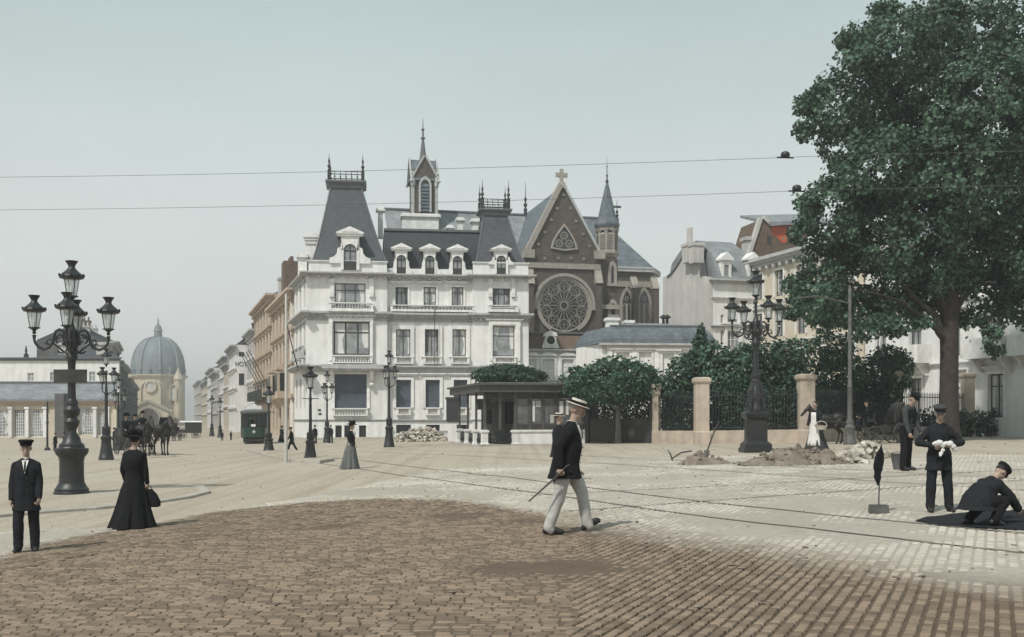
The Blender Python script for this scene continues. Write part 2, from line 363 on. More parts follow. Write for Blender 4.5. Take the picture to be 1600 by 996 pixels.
palepoly=outw+[(14,15),(19,26),(20,33),(6,35),(-6,34),(-7,26),(-5,20)]
palepoly=outw+[(15,15),(21,30),(8,36),(-2,33),(-4.5,24),(-6.6,18.5),(-9,17.5)]
def dustn(x,y,s,seed): return noise.noise(Vector((x*s,y*s,seed)))*.6+noise.noise(Vector((x*s*2.7,y*s*2.7,seed+5)))*.4
def segd(x,y):
    best=9e9
    for (ax,ay),(bx,by) in zip(outw,outw[1:]):
        dx,dy=bx-ax,by-ay; t=max(0,min(1,((x-ax)*dx+(y-ay)*dy)/(dx*dx+dy*dy+1e-9))); best=min(best,(x-ax-dx*t)**2+(y-ay-dy*t)**2)
    return best**.5
def soil(x,y):
    d=segd(x,y); d=d if inpoly(x,y,brownpoly) else -d; w=(.22 if x<.04*y else .75)
    return max(0,min(1,.5+(d+.5*w*dustn(x,y,1.1,4))/(2*w)))
def hbed(x,y):
    s=soil(x,y); f=max(.15,min(1,(36-y)/8)); db=.010+max(0,min(.030,.004+.060*dustn(x,y,.26,7.7))); dp=(.018+max(-.006,min(.03,.012+.035*dustn(x,y,.35,8.1))))*f
    return db*s+dp*(1-s)
def htop(x,y):
    s=soil(x,y); return (.030+.003*dustn(x,y,1,1))*s+(1-s)*.034*max(.2,min(1,(37-y)/9))
allpoly=[(9.5,6.2),(-9.5,6.2)]+outw[:4]+[(-9,17.5),(-6.6,18.5),(-4.5,24),(-2,33),(8,36),(21,30),(15,15)]
STEP=.17; mb=MB(); idx={}; sv=[]
def vid(i,j):
    if (i,j) not in idx:
        x=-22+i*STEP; y=6+j*STEP; idx[(i,j)]=len(mb.v); mb.v.append((x,y,gz(x,y)+hbed(x,y))); sv.append(soil(x,y))
    return idx[(i,j)]
for i in range(int(44/STEP)):
    for j in range(int(31/STEP)):
        cx,cy=-22+(i+.5)*STEP,6+(j+.5)*STEP
        if abs(cx)<.62*cy+1.2 and (inpoly(cx,cy,brownpoly) or inpoly(cx,cy,palepoly)): mb.f.append((vid(i,j),vid(i+1,j),vid(i+1,j+1),vid(i,j+1))); mb.m.append(0)
o=struct(mb.build('cobble_bed',W['palebed'],None,True)); at=o.data.attributes.new('soil','FLOAT','POINT'); at.data.foreach_set('value',sv)
def setts(name,poly,ang,cw,l0,l1,rnd,gu=.012,gv=.028,ok=lambda x,y:True,rise=0,k=.012):
    sa_=[]; ca,sa=cos(ang),sin(ang); mb=MB(); rr=random.Random(int(abs(ang)*1000)+len(name))
    us=[p[0]*ca+p[1]*sa for p in poly]; vs=[-p[0]*sa+p[1]*ca for p in poly]; v=min(vs)
    while v<max(vs):
        w=cw*rr.uniform(.95,1.05); u=min(us)+rr.uniform(0,l1)
        while u<max(us):
            l=rr.uniform(l0,l1); cu,cv=u+l/2,v+w/2; u+=l; x,y=cu*ca-cv*sa,cu*sa+cv*ca
            if abs(x)>.60*y+.8 or not ok(x,y) or not inpoly(x,y,poly): continue
            s=soil(x,y)
            if s<.5 and dustn(x,y,.45,21)>.30-rr.uniform(0,.25): continue
            t=gz(x,y)+htop(x,y)+rise+rr.uniform(-rnd,rnd); a=l/2-gu/2; b=w/2-gv/2; sa_.extend([max(0,min(1,s+rr.uniform(-.25,.25)*(1-abs(2*s-1))))]*12)
            tl,tw=rr.uniform(-.014,.014),rr.uniform(-.02,.02); V=[]
            for (p,q,h) in ((a,b,-.03),(a-k*.3,b-k*.3,-.008),(a-k,b-k,0)):
                for sx,sy in ((-1,-1),(1,-1),(1,1),(-1,1)):
                    uu=cu+sx*p+rr.uniform(-.004,.004); vv=cv+sy*q+rr.uniform(-.004,.004); V.append((uu*ca-vv*sa,uu*sa+vv*ca,t+h+(sx*p*tl+sy*q*tw if h>-.02 else 0)))
            fs=[(8,9,10,11)]
            for i in range(4):
                j=(i+1)%4; fs+=[(i,j,j+4,i+4),(i+4,j+4,j+8,i+8)]
            mb.add(V,fs)
        v+=w
    o=struct(mb.build(name,W['sett'],None,False)); at=o.data.attributes.new('soil','FLOAT','POINT'); at.data.foreach_set('value',sa_); return o
split=lambda x,y: x>.055*y+.12*dustn(x,y,.5,2)
setts('cobble_setts',mainpoly,R(-8),.108,.13,.19,.003,gu=.010,gv=.034,ok=lambda x,y:not split(x,y))
setts('cobble_setts',brownpoly,R(66),.108,.11,.16,.004,gu=.016,gv=.026,ok=lambda x,y:split(x,y) and y<17)
setts('tan_cobble_border',bandpoly,R(60),.130,.17,.24,.004,gu=.014,gv=.038,rise=.006,ok=lambda x,y:not split(x,y) or True)
setts('pale_cobble_setts',palepoly,R(66),.115,.12,.17,.003,gu=.012,gv=.018)
def ongr(x,y):
    if y<37 and (inpoly(x,y,brownpoly) or inpoly(x,y,palepoly)): return gz(x,y)+max(htop(x,y),hbed(x,y))
    return gz(x,y)
def gput(px,py):
    p=gat(px,py); return Vector((p.x,p.y,ongr(p.x,p.y)))
# tram rails let into the paving
RA=[[(480,722),(555,732),(700,755),(800,768),(900,781),(1050,807),(1225,830),(1350,845),(1550,866),(1700,881)],
 [(470,712),(560,719),(700,737),(830,753),(950,769),(1100,789),(1300,812),(1560,836),(1700,848)],
 [(880,803),(1000,795),(1150,785),(1300,772),(1450,762),(1700,748)],
 [(820,778),(1000,770),(1150,763),(1300,754),(1500,742),(1700,731)],
 [(560,706),(700,711),(850,719),(1000,730),(1200,744),(1400,758),(1700,775)],
 [(600,702),(760,707),(900,712),(1050,720),(1300,736),(1700,757)]]
def strip(pts,w,z,mb):
    L=[]
    for i,(x,y) in enumerate(pts):
        a=Vector(pts[max(i-1,0)]); b=Vector(pts[min(i+1,len(pts)-1)]); d=(b-a).normalized(); n=Vector((-d.y,d.x))
        L.append((Vector((x,y))+n*w/2,Vector((x,y))-n*w/2))
    n0=len(mb.v)
    for a,b in L:
        for q in (a,b): mb.v.append((q.x,q.y,ongr(q.x,q.y)+z))
    for i in range(len(L)-1): mb.f.append((n0+2*i,n0+2*i+1,n0+2*i+3,n0+2*i+2)); mb.m.append(0)
def dens(pts,step=.5):
    o=[]
    for a,b in zip(pts,pts[1:]):
        n=max(1,int(math.dist(a,b)/step))
        for i in range(n): o.append((a[0]+(b[0]-a[0])*i/n,a[1]+(b[1]-a[1])*i/n))
    return o+[pts[-1]]
def smooth(pts,k=30):
    for _ in range(k): pts=[pts[0]]+[((a[0]+2*b[0]+c[0])/4,(a[1]+2*b[1]+c[1])/4) for a,b,c in zip(pts,pts[1:],pts[2:])]+[pts[-1]]
    return pts
for r in RA:
    pts=smooth(dens(pw(r),.6)); mb=MB()
    strip(pts,.05,.010,mb)
    struct(mb.build('tram_rail',W['steel']))
# raised pavements with kerbs
def pavement(name,poly,h,top,front=None):
    pts=dens(poly+[poly[0]],.7)[:-1]; mb=MB(); n=len(pts)
    cx=sum(p[0] for p in pts)/n; cy=sum(p[1] for p in pts)/n
    ring=lambda k,dz:[(cx+(p[0]-cx)*k if k!=1 else p[0],cy+(p[1]-cy)*k if k!=1 else p[1],gz(*p)+dz) for p in pts]
    size=max(math.dist(p,(cx,cy)) for p in pts); k=max(.5,1-.22/size*1.3)
    rr=[ring(1,-.1),ring(1,h-.02),ring(1-.02/size,h)]; mb.loft(rr,False); mb.build
    kb=mb; ins=[]
    for p in pts:
        d=Vector((cx-p[0],cy-p[1])); l=d.length; d/=max(l,1e-6); m=min(.25,l*.5); ins.append((p[0]+d.x*m,p[1]+d.y*m))
    kb.loft([rr[2],[(p[0],p[1],gz(*p)+h) for p in ins]],False)
    o=struct(kb.build('kerb' if not name.startswith('pavement') else name+'_kerb',W['kerb']))
    bm=bmesh.new(); vs=[bm.verts.new((p[0],p[1],gz(*p)+h)) for p in ins]; f=bm.faces.new(vs); bmesh.ops.triangulate(bm,faces=[f])
    me=bpy.data.meshes.new(name); bm.to_mesh(me); bm.free(); me.materials.append(top); struct(link(name,me))
pavement('refuge',pw([(-90,818),(20,807),(70,803),(150,797),(240,788),(300,779),(330,771),(318,762),(250,756),(140,752),(20,753),(-90,756)]),.06,W['ground'])
pavement('refuge',pw([(385,706),(420,716),(455,723),(500,724.5),(522,721),(515,714),(470,708),(430,703),(400,702)]),.12,W['ground'])
pavement('pavement',[(-25,99),(-16.2,86),(-10,86.3),(-3,87),(2,87.6),(2,90.5),(-14,89.5),(-22,102)],.12,W['kerb'])

rn=random.Random(77); mb=MB()
for _ in range(420):
    Y=9+52*rn.random()**1.4; x=rn.uniform(-.52,.52)*Y; s=rn.uniform(.008,.022)*(1+Y*.010); z=ongr(x,Y)
    b=MB(); b.ell((x,Y,z+s*.3),(s*rn.uniform(1,2.4),s,s*.6),6,4,Matrix.Rotation(rn.uniform(0,3),3,'Z')); mb.add(b.v,b.f)
struct(mb.build('loose_gravel',W['earth']),'stuff')
# ================================================================== BUILDING HELPERS
class Fr:   # an upright plane standing in the place; turns measurements on the photograph into metres along it
    def __init__(s,px,Y,ang,z0=0): s.a=R(ang); s.x=ray(px)*Y; s.y=Y; s.z=z0
    def uv(s,px,py,off=0):
        k=ray(px); x0=s.x-off*sin(s.a); y0=s.y+off*cos(s.a)
        u=(x0-k*y0)/(k*sin(s.a)-cos(s.a)); t=y0+u*sin(s.a)
        return u,EYE+(HY-py)/F*t-s.z
    def r(s,x0,y0,x1,y1,off=0):
        c=(x0+x1)/2
        return s.uv(x0,y0,off)[0],s.uv(x1,y0,off)[0],s.uv(c,y1,off)[1],s.uv(c,y0,off)[1]
    def root(s,name,label,cat,group=None): return thing(name,label,cat,(s.x,s.y,s.z),s.a,group)
def wallh(mb,u0,u1,z0,z1,holes,y=0,rev=.28):
    xs=sorted({u0,u1}|{c for h in holes for c in h[:2]}); zs=sorted({z0,z1}|{c for h in holes for c in h[2:4]})
    xs=[x for x in xs if u0-1e-6<=x<=u1+1e-6]; zs=[z for z in zs if z0-1e-6<=z<=z1+1e-6]
    for a,b in zip(xs,xs[1:]):
        for c,d in zip(zs,zs[1:]):
            m,n=(a+b)/2,(c+d)/2
            if any(h[0]<m<h[1] and h[2]<n<h[3] for h in holes): continue
            mb.add([(a,y,c),(b,y,c),(b,y,d),(a,y,d)],[(0,1,2,3)])
    for a,b,c,d in [h[:4] for h in holes]:
        q=y+rev
        mb.add([(a,y,c),(b,y,c),(b,y,d),(a,y,d),(a,q,c),(b,q,c),(b,q,d),(a,q,d)],[(0,4,5,1),(1,5,6,2),(2,6,7,3),(3,7,4,0)])
def win(parent,u0,u1,z0,z1,y=.2,cols=2,bars=(.7,),fm='sash',pm='glass',w=.07,name='window',sub=True,loc=None,rot=0,minbars=()):
    mb=MB(); t=.06
    mb.box(u0,u0+w,y-t,y,z0,z1).box(u1-w,u1,y-t,y,z0,z1).box(u0+w,u1-w,y-t,y,z0,z0+w).box(u0+w,u1-w,y-t,y,z1-w,z1)
    for i in range(1,cols):
        c=u0+(u1-u0)*i/cols; mb.box(c-w/2,c+w/2,y-t+.004,y,z0+w,z1-w)
    for b in bars:
        c=z0+(z1-z0)*b; mb.box(u0+w,u1-w,y-t+.008,y,c-w*.45,c+w*.45)
    f=mb.build(name,W[fm],parent,loc=loc,rotz=rot)
    MB().box(u0+.01,u1-.01,y-.02,y+.05,z0+.01,z1-.01).build('pane',W[pm],f)
    if pm=='glass' and z1-z0>1.5:
        WC[0]+=1; rn=random.Random(WC[0]); hh=z1-z0; ww=u1-u0
        for k in (0,1):
            a,b=(u0+w,1) if k==0 else (u1-w,-1); d=ww*rn.uniform(.10,.26); e=ww*rn.uniform(.06,.2); zz=z0+hh*rn.uniform(.02,.3); m=MB(); p=[(a,zz),(a+b*d,zz),(a+b*e,z0+hh*.45),(a+b*d*1.5,z1-w),(a,z1-w)]; m.prism(p if b>0 else p[::-1],y-.026,y-.0205); m.build('curtain',W['whitecloth' if WC[0]%3 else 'midgrey'],f)
    return f
WC=[0]
def molding(mb,u0,u1,z0,z1,proj,y=0,ends=True):
    h=z1-z0; e=(lambda k:k) if ends else (lambda k:0)
    for a,b,k in ((0,.35,.4),(.35,.62,.7),(.62,1,1)):
        mb.box(u0-e(proj*k*.8),u1+e(proj*k*.8),y-proj*k,y+.05+k*.01,z0+h*a,z0+h*b)
    return mb
def balus(mb,u0,u1,z0,z1,y=0,d=.28,n=None,post=.2):
    h=z1-z0; n=n or max(3,int((u1-u0)/.24))
    mb.box(u0,u1,y-d,y-.02,z0,z0+h*.14).box(u0-.03,u1+.03,y-d-.04,y-.01,z1-h*.14,z1)
    mb.box(u0,u0+post,y-d+.01,y-.03,z0+h*.14,z1-h*.14).box(u1-post,u1,y-d+.01,y-.03,z0+h*.14,z1-h*.14)
    for i in range(n):
        c=u0+post+(u1-u0-2*post)*(i+.5)/n; w=(u1-u0-2*post)/n*.28
        mb.lathe([(w*.7,0),(w,h*.22),(w*.5,h*.5),(w*.7,h*.72)],6,(c,y-d/2-.01,z0+h*.14),close=False)
    return mb
def dentils(mb,u0,u1,z0,z1,proj,y=0,step=.5):
    n=int((u1-u0)/step)
    for i in range(n+1):
        c=u0+(u1-u0)*i/max(n,1); mb.box(c-step*.17,c+step*.17,y-proj,y+.02,z0,z1)
    return mb
def arc(cx,cz,r,a0,a1,n,rz=None): return [(cx+r*cos(R(a0+(a1-a0)*i/n)),cz+(rz or r)*sin(R(a0+(a1-a0)*i/n))) for i in range(n+1)]
def frame_arch(mb,cx,z0,zs,w,t,y0,y1,n=10,rz=None):   # round arched surround: inner half width w, thickness t
    o=[(cx+w+t,z0)]+arc(cx,zs,w+t,0,180,n,(rz+t) if rz else None)+[(cx-w-t,z0)]; i=[(cx+w,z0)]+arc(cx,zs,w,0,180,n,rz)+[(cx-w,z0)]
    for k in range(len(o)-1): mb.prism([o[k],o[k+1],i[k+1],i[k]],y0,y1)
def pointed(cx,z0,zs,w,h,n=7):  # pointed arch outline
    r=(w*w+h*h)/(2*w); R_=[]; 
    a=math.asin(min(1,h/r)) if r>=w else PI/2
    pts=[(cx+w,z0)]+[(cx+w-r+r*cos(a*i/n),zs+r*sin(a*i/n)) for i in range(n+1)]
    return pts+[(2*cx-p[0],p[1]) for p in pts[::-1]][1:]
def ringprism(mb,o,i,y0,y1):
    for k in range(len(o)-1): mb.prism([o[k],o[k+1],i[k+1],i[k]],y0,y1)
def dormer(parent,fr,pxc,hw,ped,wn,scroll,y=0,depth=2.2,off=0):
    # ped=(half width px, top, bottom) wn=(half width px, top, bottom) scroll=half width px at the foot
    U=lambda px,py: fr.uv(px,py,off)
    mb=MB(); u,_=U(pxc,400); s=U(pxc+10,400)[0]-u; s/=10
    zt=U(pxc,ped[1])[1]; zb=U(pxc,ped[2])[1]; z0=U(pxc,scroll[1])[1]; wt=U(pxc,wn[1])[1]; wb=U(pxc,wn[2])[1]
    bw=hw*s; ww=wn[0]*s; wr=ww; zs=wt-wr
    # face with arched opening, scrolled shoulders
    o=[(u+bw,wb)]+[(u+bw,zb),(u-bw,zb),(u-bw,wb)]
    i=[(u+ww,wb)]+arc(u,zs,ww,0,180,10)+[(u-ww,wb)]
    mb.prism([(u+ww,wb),(u+bw,wb),(u+bw,zs),(u+ww,zs)],y-.05,y+.3); mb.prism([(u-bw,wb),(u-ww,wb),(u-ww,zs),(u-bw,zs)],y-.05,y+.3)
    ar=arc(u,zs,ww,0,180,12)
    for a,b in zip(ar,ar[1:]):
        mb.prism([a,(u+bw*(1 if a[0]>u+ww*.98 else (a[0]-u)/ww),zb),(u+bw*(-1 if b[0]<u-ww*.98 else (b[0]-u)/ww),zb),b],y-.05,y+.3)
    mb.box(u-bw,u-bw+.12,y+.3,y+depth,wb,zb).box(u+bw-.12,u+bw,y+.3,y+depth,wb,zb)
    sc=scroll[0]*s
    for k in (-1,1):
        pts=[(u+k*bw,z0),(u+k*sc,z0),(u+k*sc,z0+(zb-z0)*.18),(u+k*(bw+(sc-bw)*.62),z0+(zb-z0)*.24),(u+k*(bw+(sc-bw)*.35),z0+(zb-z0)*.36),(u+k*(bw+(sc-bw)*.28),z0+(zb-z0)*.55),(u+k*bw,z0+(zb-z0)*.6)]
        mb.prism(pts if k>0 else pts[::-1],y-.02,y+.3)
    pw_=ped[0]*s; h=zt-zb
    mb.box(u-pw_*.92,u+pw_*.92,y-.2,y+.35,zb,zb+h*.22)
    mb.prism([(u-pw_,zb+h*.22),(u+pw_,zb+h*.22),(u+pw_,zb+h*.36),(u,zt),(u-pw_,zb+h*.36)],y-.28,y+depth)
    mb.prism([(u-pw_*.6,zb+h*.40),(u+pw_*.6,zb+h*.40),(u,zt-h*.2)],y-.32,y-.27)
    d=mb.build('dormer',W['trim'],parent)
    w=MB(); w.prism([(u+ww,wb)]+arc(u,zs,ww,0,180,12)+[(u-ww,wb)],y+.14,y+.2); w.mi=1
    t=.06
    frame_arch(w,u,wb,zs,ww-t,t,y+.06,y+.138,12); w.box(u-t/2,u+t/2,y+.07,y+.136,wb,wt-.03); w.box(u-ww+t,u+ww-t,y+.08,y+.137,zs-.05,zs+.03)
    w.mi=2; w.box(u-ww+t,u+ww-t,y+.02,y+.10,wb,wb+(wt-wb)*.34)
    w.build('window',[W['glass'],W['iron'],W['wood']],d)
    return d
# ================================================================== WHITE MANSION
MF=Fr(480,88,7.5,0)
mans=MF.root('mansion','large white stucco mansion with two steep slate tower roofs and a row of pedimented dormers','mansion')
U=lambda px,py=500,off=0: MF.uv(px,py,off)[0]
Z=lambda py,px=600,off=0: MF.uv(px,py,off)[1]
RC=.5     # the middle wing stands back
uL0,uL1,uR0,uR1=0.0,U(605),U(739),U(826)
ztop=Z(430,540); zr=Z(432,780)
holes_L=[MF.r(523,443,571,482),MF.r(521,503,578,555),MF.r(523,585,573,638),MF.r(524,665,534,684),MF.r(538,665,550,684),MF.r(561,665,572,684)]
wx=[(618,637,619,641,619,642),(662,681,664,685,665,687),(706,724,707,728,709,730)]
holes_W=[]
for a,b,c,d,e,f in wx:
    holes_W+=[MF.r(a,449,b,480,RC),MF.r(c,515,d,558,RC),MF.r(e,594,f,637,RC),MF.r(e,664,f,677,RC)]
holes_R=[MF.r(770,451,797,480),MF.r(770,510,804,557),MF.r(770,593,805,637),MF.r(775,664,800,677)]
mb=MB()
wallh(mb,uL0,uL1,-.3,ztop,holes_L); wallh(mb,uL1,uR0,-.3,ztop,holes_W,RC); wallh(mb,uR0,uR1,-.3,ztop,holes_R)
mb.add([(uL1,0,-.3),(uL1,RC,-.3),(uL1,RC,ztop),(uL1,0,ztop)],[(0,1,2,3)]); mb.add([(uR0,0,-.3),(uR0,RC,-.3),(uR0,RC,ztop),(uR0,0,ztop)],[(3,2,1,0)])
mb.add([(uR1,0,-.3),(uR1,12,-.3),(uR1,12,ztop),(uR1,0,ztop)],[(0,1,2,3)])
mb.add([(uL0-2.2,12,-.3),(uR1,12,-.3),(uR1,12,ztop),(uL0-2.2,12,ztop)],[(3,2,1,0)])
mb.add([(uL0-2.2,12,ztop-.02),(uR1,12,ztop-.02),(uR1,.02,ztop-.02),(uL0,.02,ztop-.02)],[(0,1,2,3)])
mb.build('wall',W['stucco'],mans)
# street side, turned to follow the street
SA=math.atan2(1.035,-.181)
def sidemb(): return MB()
sl=9.5; sh=[(1.2,2.4,10.9,12.7),(4.2,5.4,10.9,12.7),(7,8.2,10.9,12.7),(1.2,2.4,6.9,9.3),(4.2,5.4,6.9,9.3),(7,8.2,6.9,9.3),(1.2,2.4,2.6,5.1),(4.2,5.4,2.6,5.1),(7,8.2,2.6,5.1)]
# build the side wall in its own axis: x runs along the side away from the corner, so mirror it (outside is +y)
def mirror(m):
    m.v=[(x,-y,z) for x,y,z in m.v]; m.f=[f[::-1] for f in m.f]; return m
mb=MB(); wallh(mb,0.001,sl,-.3,ztop,sh); mirror(mb).build('side_wall',W['stucco'],mans,rotz=SA)
for h in sh:
    w=MB(); y=.2; w.box(h[0]+.01,h[1]-.01,y-.02,y+.05,h[2]+.01,h[3]-.01); w.mi=1
    w.box(h[0],h[0]+.08,y-.06,y,h[2],h[3]).box(h[1]-.08,h[1],y-.06,y,h[2],h[3]).box((h[0]+h[1])/2-.04,(h[0]+h[1])/2+.04,y-.06,y,h[2],h[3]).box(h[0]+.08,h[1]-.08,y-.05,y,h[2]+(h[3]-h[2])*.7,h[2]+(h[3]-h[2])*.75)
    mirror(w).build('window',[W['glass'],W['sash']],mans,rotz=SA)
mb=MB()
for z0,z1,pr in ((Z(432),Z(427),.5),(Z(496),Z(488),.6),(Z(577),Z(571),.9),(Z(659),Z(655),.12)): molding(mb,-pr*.6,sl,z0,z1,pr)
for h in sh[:6]: molding(mb,h[0]-.2,h[1]+.2,h[3]+.15,h[3]+.4,.2); 
for h in sh[3:6]: mb.box(h[0]-.3,h[1]+.3,-.5,.02,h[2]-.2,h[2]); balus(mb,h[0]-.25,h[1]+.25,h[2],h[2]+.8,-.12,.25)
mirror(mb).build('side_cornice',W['trimgrey'],mans,rotz=SA)
mb=MB()  # the scrolled corner bracket holding the overhang
mb.prism([(-.05,Z(577)),(-.75,Z(577)),(-.75,Z(580)),(-.55,Z(586)),(-.36,Z(594)),(-.30,Z(602)),(-.2,Z(610)),(-.05,Z(611))],.15,.75)
mb.build('bracket',W['trimgrey'],mans)
# front windows
H_=holes_L
win(mans,*H_[0],y=.22,cols=3,bars=(.72,)); win(mans,*H_[1],y=.22,cols=3,bars=(.68,),w=.12)
for h in H_[3:6]: win(mans,*h,y=.15,cols=3,bars=(.3,.6),fm='iron',pm='glassdk',w=.04,name='cellar_window')
for i in range(3):
    h=holes_W[4*i:4*i+4]
    win(mans,*h[0],y=RC+.2,cols=2,bars=(.72,)); win(mans,*h[1],y=RC+.2,cols=2,bars=(.76,))
    win(mans,*h[3],y=RC+.15,cols=3,bars=(),fm='iron',pm='glassdk',w=.04,name='cellar_window')
win(mans,*holes_R[0],y=.2,cols=3,bars=(.7,)); win(mans,*holes_R[1],y=.2,cols=1,bars=(.68,)); win(mans,*holes_R[3],y=.15,cols=3,bars=(),fm='iron',pm='glassdk',w=.04,name='cellar_window')
for h,y in [(H_[2],.2)]+[(holes_W[4*i+2],RC+.2) for i in range(3)]+[(holes_R[2],.2)]:
    mb=MB(); n=max(8,int((h[3]-h[2])/.10))
    for i in range(n):
        z=h[2]+(h[3]-h[2])*i/n; mb.box(h[0]+.005,h[1]-.005,y-.02-.012*(i%2),y+.05,z,z+(h[3]-h[2])/n-.004)
    mb.build('shutter',W['blind'],mans)
# surrounds, aprons, balustrades
def surround(r,y,t=.2,p=.1,head=.35):
    mb=MB(); u0,u1,z0,z1=r
    mb.box(u0-t,u0-.01,y-p,y+.02,z0-.02,z1+t).box(u1+.01,u1+t,y-p,y+.02,z0-.02,z1+t).box(u0-.01,u1+.01,y-p,y+.021,z1+.01,z1+t)
    if head: molding(mb,u0-t-.08,u1+t+.08,z1+t+.08,z1+t+.08+head,.28,y)
    return mb
for i in range(3):
    h=holes_W[4*i:4*i+4]
    surround(h[0],RC,.16,.08,.22).build('window_surround',W['trim'],mans); 
    mb=surround(h[1],RC,.32,.14,.0); mb.build('window_surround',W['trim'],mans)
    mb=surround(h[2],RC,.24,.12,.24); mb.build('window_surround',W['trim'],mans)
    r=MF.r(wx[i][2]-3,557.5,wx[i][3]+5,569,RC); balus(MB(),r[0],r[1],r[2],r[3],RC,.34,9).build('balustrade',W['trim'],mans)
    r=MF.r(wx[i][4],637.3,wx[i][5],649,RC); balus(MB(),r[0],r[1],r[2],r[3],RC,.3,8).build('balustrade',W['trim'],mans)
r=MF.r(610,478,741,488,RC); mb=balus(MB(),r[0],r[1],r[2]+.1,r[3],RC-.05,.45,22); mb.box(r[0],r[1],RC-.55,RC+.01,r[2]-.02,r[2]+.1); mb.build('balcony',W['trim'],mans)
for (a,b,c,d) in ((514,474,583,487),(763,478,808,488)):
    r=MF.r(a,b,c,d); mb=balus(MB(),r[0],r[1],r[2]+.12,r[3],-.1,.45); mb.box(r[0]-.05,r[1]+.05,-.62,.01,r[2]-.05,r[2]+.12); mb.build('balcony',W['trim'],mans)
for (a,b,c,d) in ((520,555.5,582,568),(770,558,806,568),(520,638.3,575,650),(770,637.5,806,649)):
    r=MF.r(a,b,c,d); balus(MB(),r[0],r[1],r[2],r[3],-.02,.36).build('balustrade',W['trim'],mans)
# bays: shallow projecting frame round the first floor triple window, pilasters above
for (a,b,c,d,e,f) in ((513.5,497,583.5,570,520,579),(763.5,503,813,570,769,805)):
    mb=MB(); r=MF.r(a,b,c,d); q=MF.r(e,b,f,d)
    mb.box(r[0],q[0],-.22,.02,r[2],r[3]).box(q[1],r[1],-.22,.02,r[2],r[3]); top=MF.r(a,b,c,b+5); mb.box(q[0],q[1],-.22,.021,top[2],top[3])
    molding(mb,r[0],r[1],top[3]-.02,top[3]+.22,.3); 
    for s_ in (r[0]+.05,r[1]-.3): mb.box(s_,s_+.25,-.30,-.21,r[2]+.3,r[3]-.35)
    mb.build('window_surround',W['trim'],mans)
for (a,b) in ((515,522),(577,584),(763,769),(799,805)):
    r=MF.r(a,436,b,474); mb=MB(); mb.box(r[0],r[1],-.14,.02,r[2]+.5,r[3]).box(r[0]-.06,r[1]+.06,-.2,.02,r[3]-.3,r[3]); mb.frus((r[0]+.02,r[1]-.02,-.2,.02),r[2]+.5,(r[0],r[1],-.24,.02),r[2]+.85); mb.build('pilaster',W['trim'],mans)
# side niches and consoles of ground floor
for (a,b) in ((515.5,522.5),(577,584.5)):
    r=MF.r(a,577,b,601); mb=MB(); mb.prism([(r[0],r[3]),(r[0],r[2]),(r[1],r[2]),(r[1],r[3])],-.18,.02); 
    y=[(-.75,r[3]),(-.75,r[3]-.25),(-.5,r[3]-.55),(-.3,r[2]+.3),(-.16,r[2]+.1)]
    for (p,z),(p2,z2) in zip(y,y[1:]): mb.frus((r[0]+.04,r[1]-.04,p2,-.17),z2,(r[0]+.04,r[1]-.04,p,-.17),z)
    mb.ell(((r[0]+r[1])/2,-.3,r[2]),(.2,.2,.16),8,6); mb.build('bracket',W['trim'],mans)
r=MF.r(520,584,576,640); mb=MB(); mb.box(r[0]-.1,H_[2][0]-.01,-.1,.02,H_[2][2],r[3]+.1).box(H_[2][1]+.01,r[1]+.1,-.1,.02,H_[2][2],r[3]+.1); mb.build('window_surround',W['trim'],mans)
# cornices over the whole front: (top px, bottom px, projection, dentil height)
for nm,t,b,pr,den in (('cornice',427.5,433,.7,3),('string_course',488,496,.5,2.5),('ledge',571,577,.4,0),('plinth_course',655.5,659,.16,0),('band_course',499,502,.14,0),('band_course',579.5,581.5,.12,0)):
    z0,z1=Z(b),Z(t); mb=MB(); molding(mb,uL0-.05,uL1,z0,z1,pr); molding(mb,uL1+.001,uR0-.001,z0-.01,z1-.012,pr,RC,False); molding(mb,uR0,uR1,z0+.003,z1+.004,pr)
    if den:
        zd=Z(b+den); 
        for a,c,y in ((uL0+.2,uL1-.2,0),(uL1+.2,uR0-.3,RC),(uR0+.2,uR1-.2,0)): dentils(mb,a,c,zd,z0-.002,pr*.55,y,.42 if den<3 else .75)
    mb.build(nm,W['trimgrey'],mans)
r=MF.r(503,571,603,578); mb=MB(); mb.box(r[0],r[1],-1.0,-.02,r[2]+.05,r[3]+.03); mb.box(r[0]+.1,r[1]-.1,-.9,-.02,r[2]-.12,r[2]+.05); mb.build('bay_slab',W['trimgrey'],mans)
mb=MB(); mb.box(uL0-.06,uL1+.03,-.08,.02,-.3,Z(659)).box(uR0-.03,uR1+.06,-.08,.02,-.3,Z(659)); 
# (cellar openings stay clear of the plinth skin)
for (u0,u1,hs,y) in ((uL0-.06,uL1+.03,H_[3:6],-.08),(uR0-.03,uR1+.06,[holes_R[3]],-.08)): mb=MB(); wallh(mb,u0,u1,-.3,Z(659),hs,y,.09); mb.build('plinth',W['trim'],mans)
# attic parapet
mb=MB(); zp=Z(411)
mb.box(uL0+.1,uL1-.02,.05,.4,ztop,zp).box(uL0+.1,uL0+.45,.4,6,ztop,zp).box(uL1+.002,uR0-.002,RC+.05,RC+.35,ztop,Z(418)).box(uR0+.02,uR1-.02,.05,.4,ztop,Z(412,780)).box(uR1-.36,uR1-.02,.4,6,ztop,Z(412,780))
molding(mb,uL0+.1,uL1-.02,zp-.08,zp+.12,.12,.05); molding(mb,uR0+.02,uR1-.02,Z(412,780)-.08,Z(412,780)+.1,.12,.05)
mb.build('parapet',W['stucco'],mans)
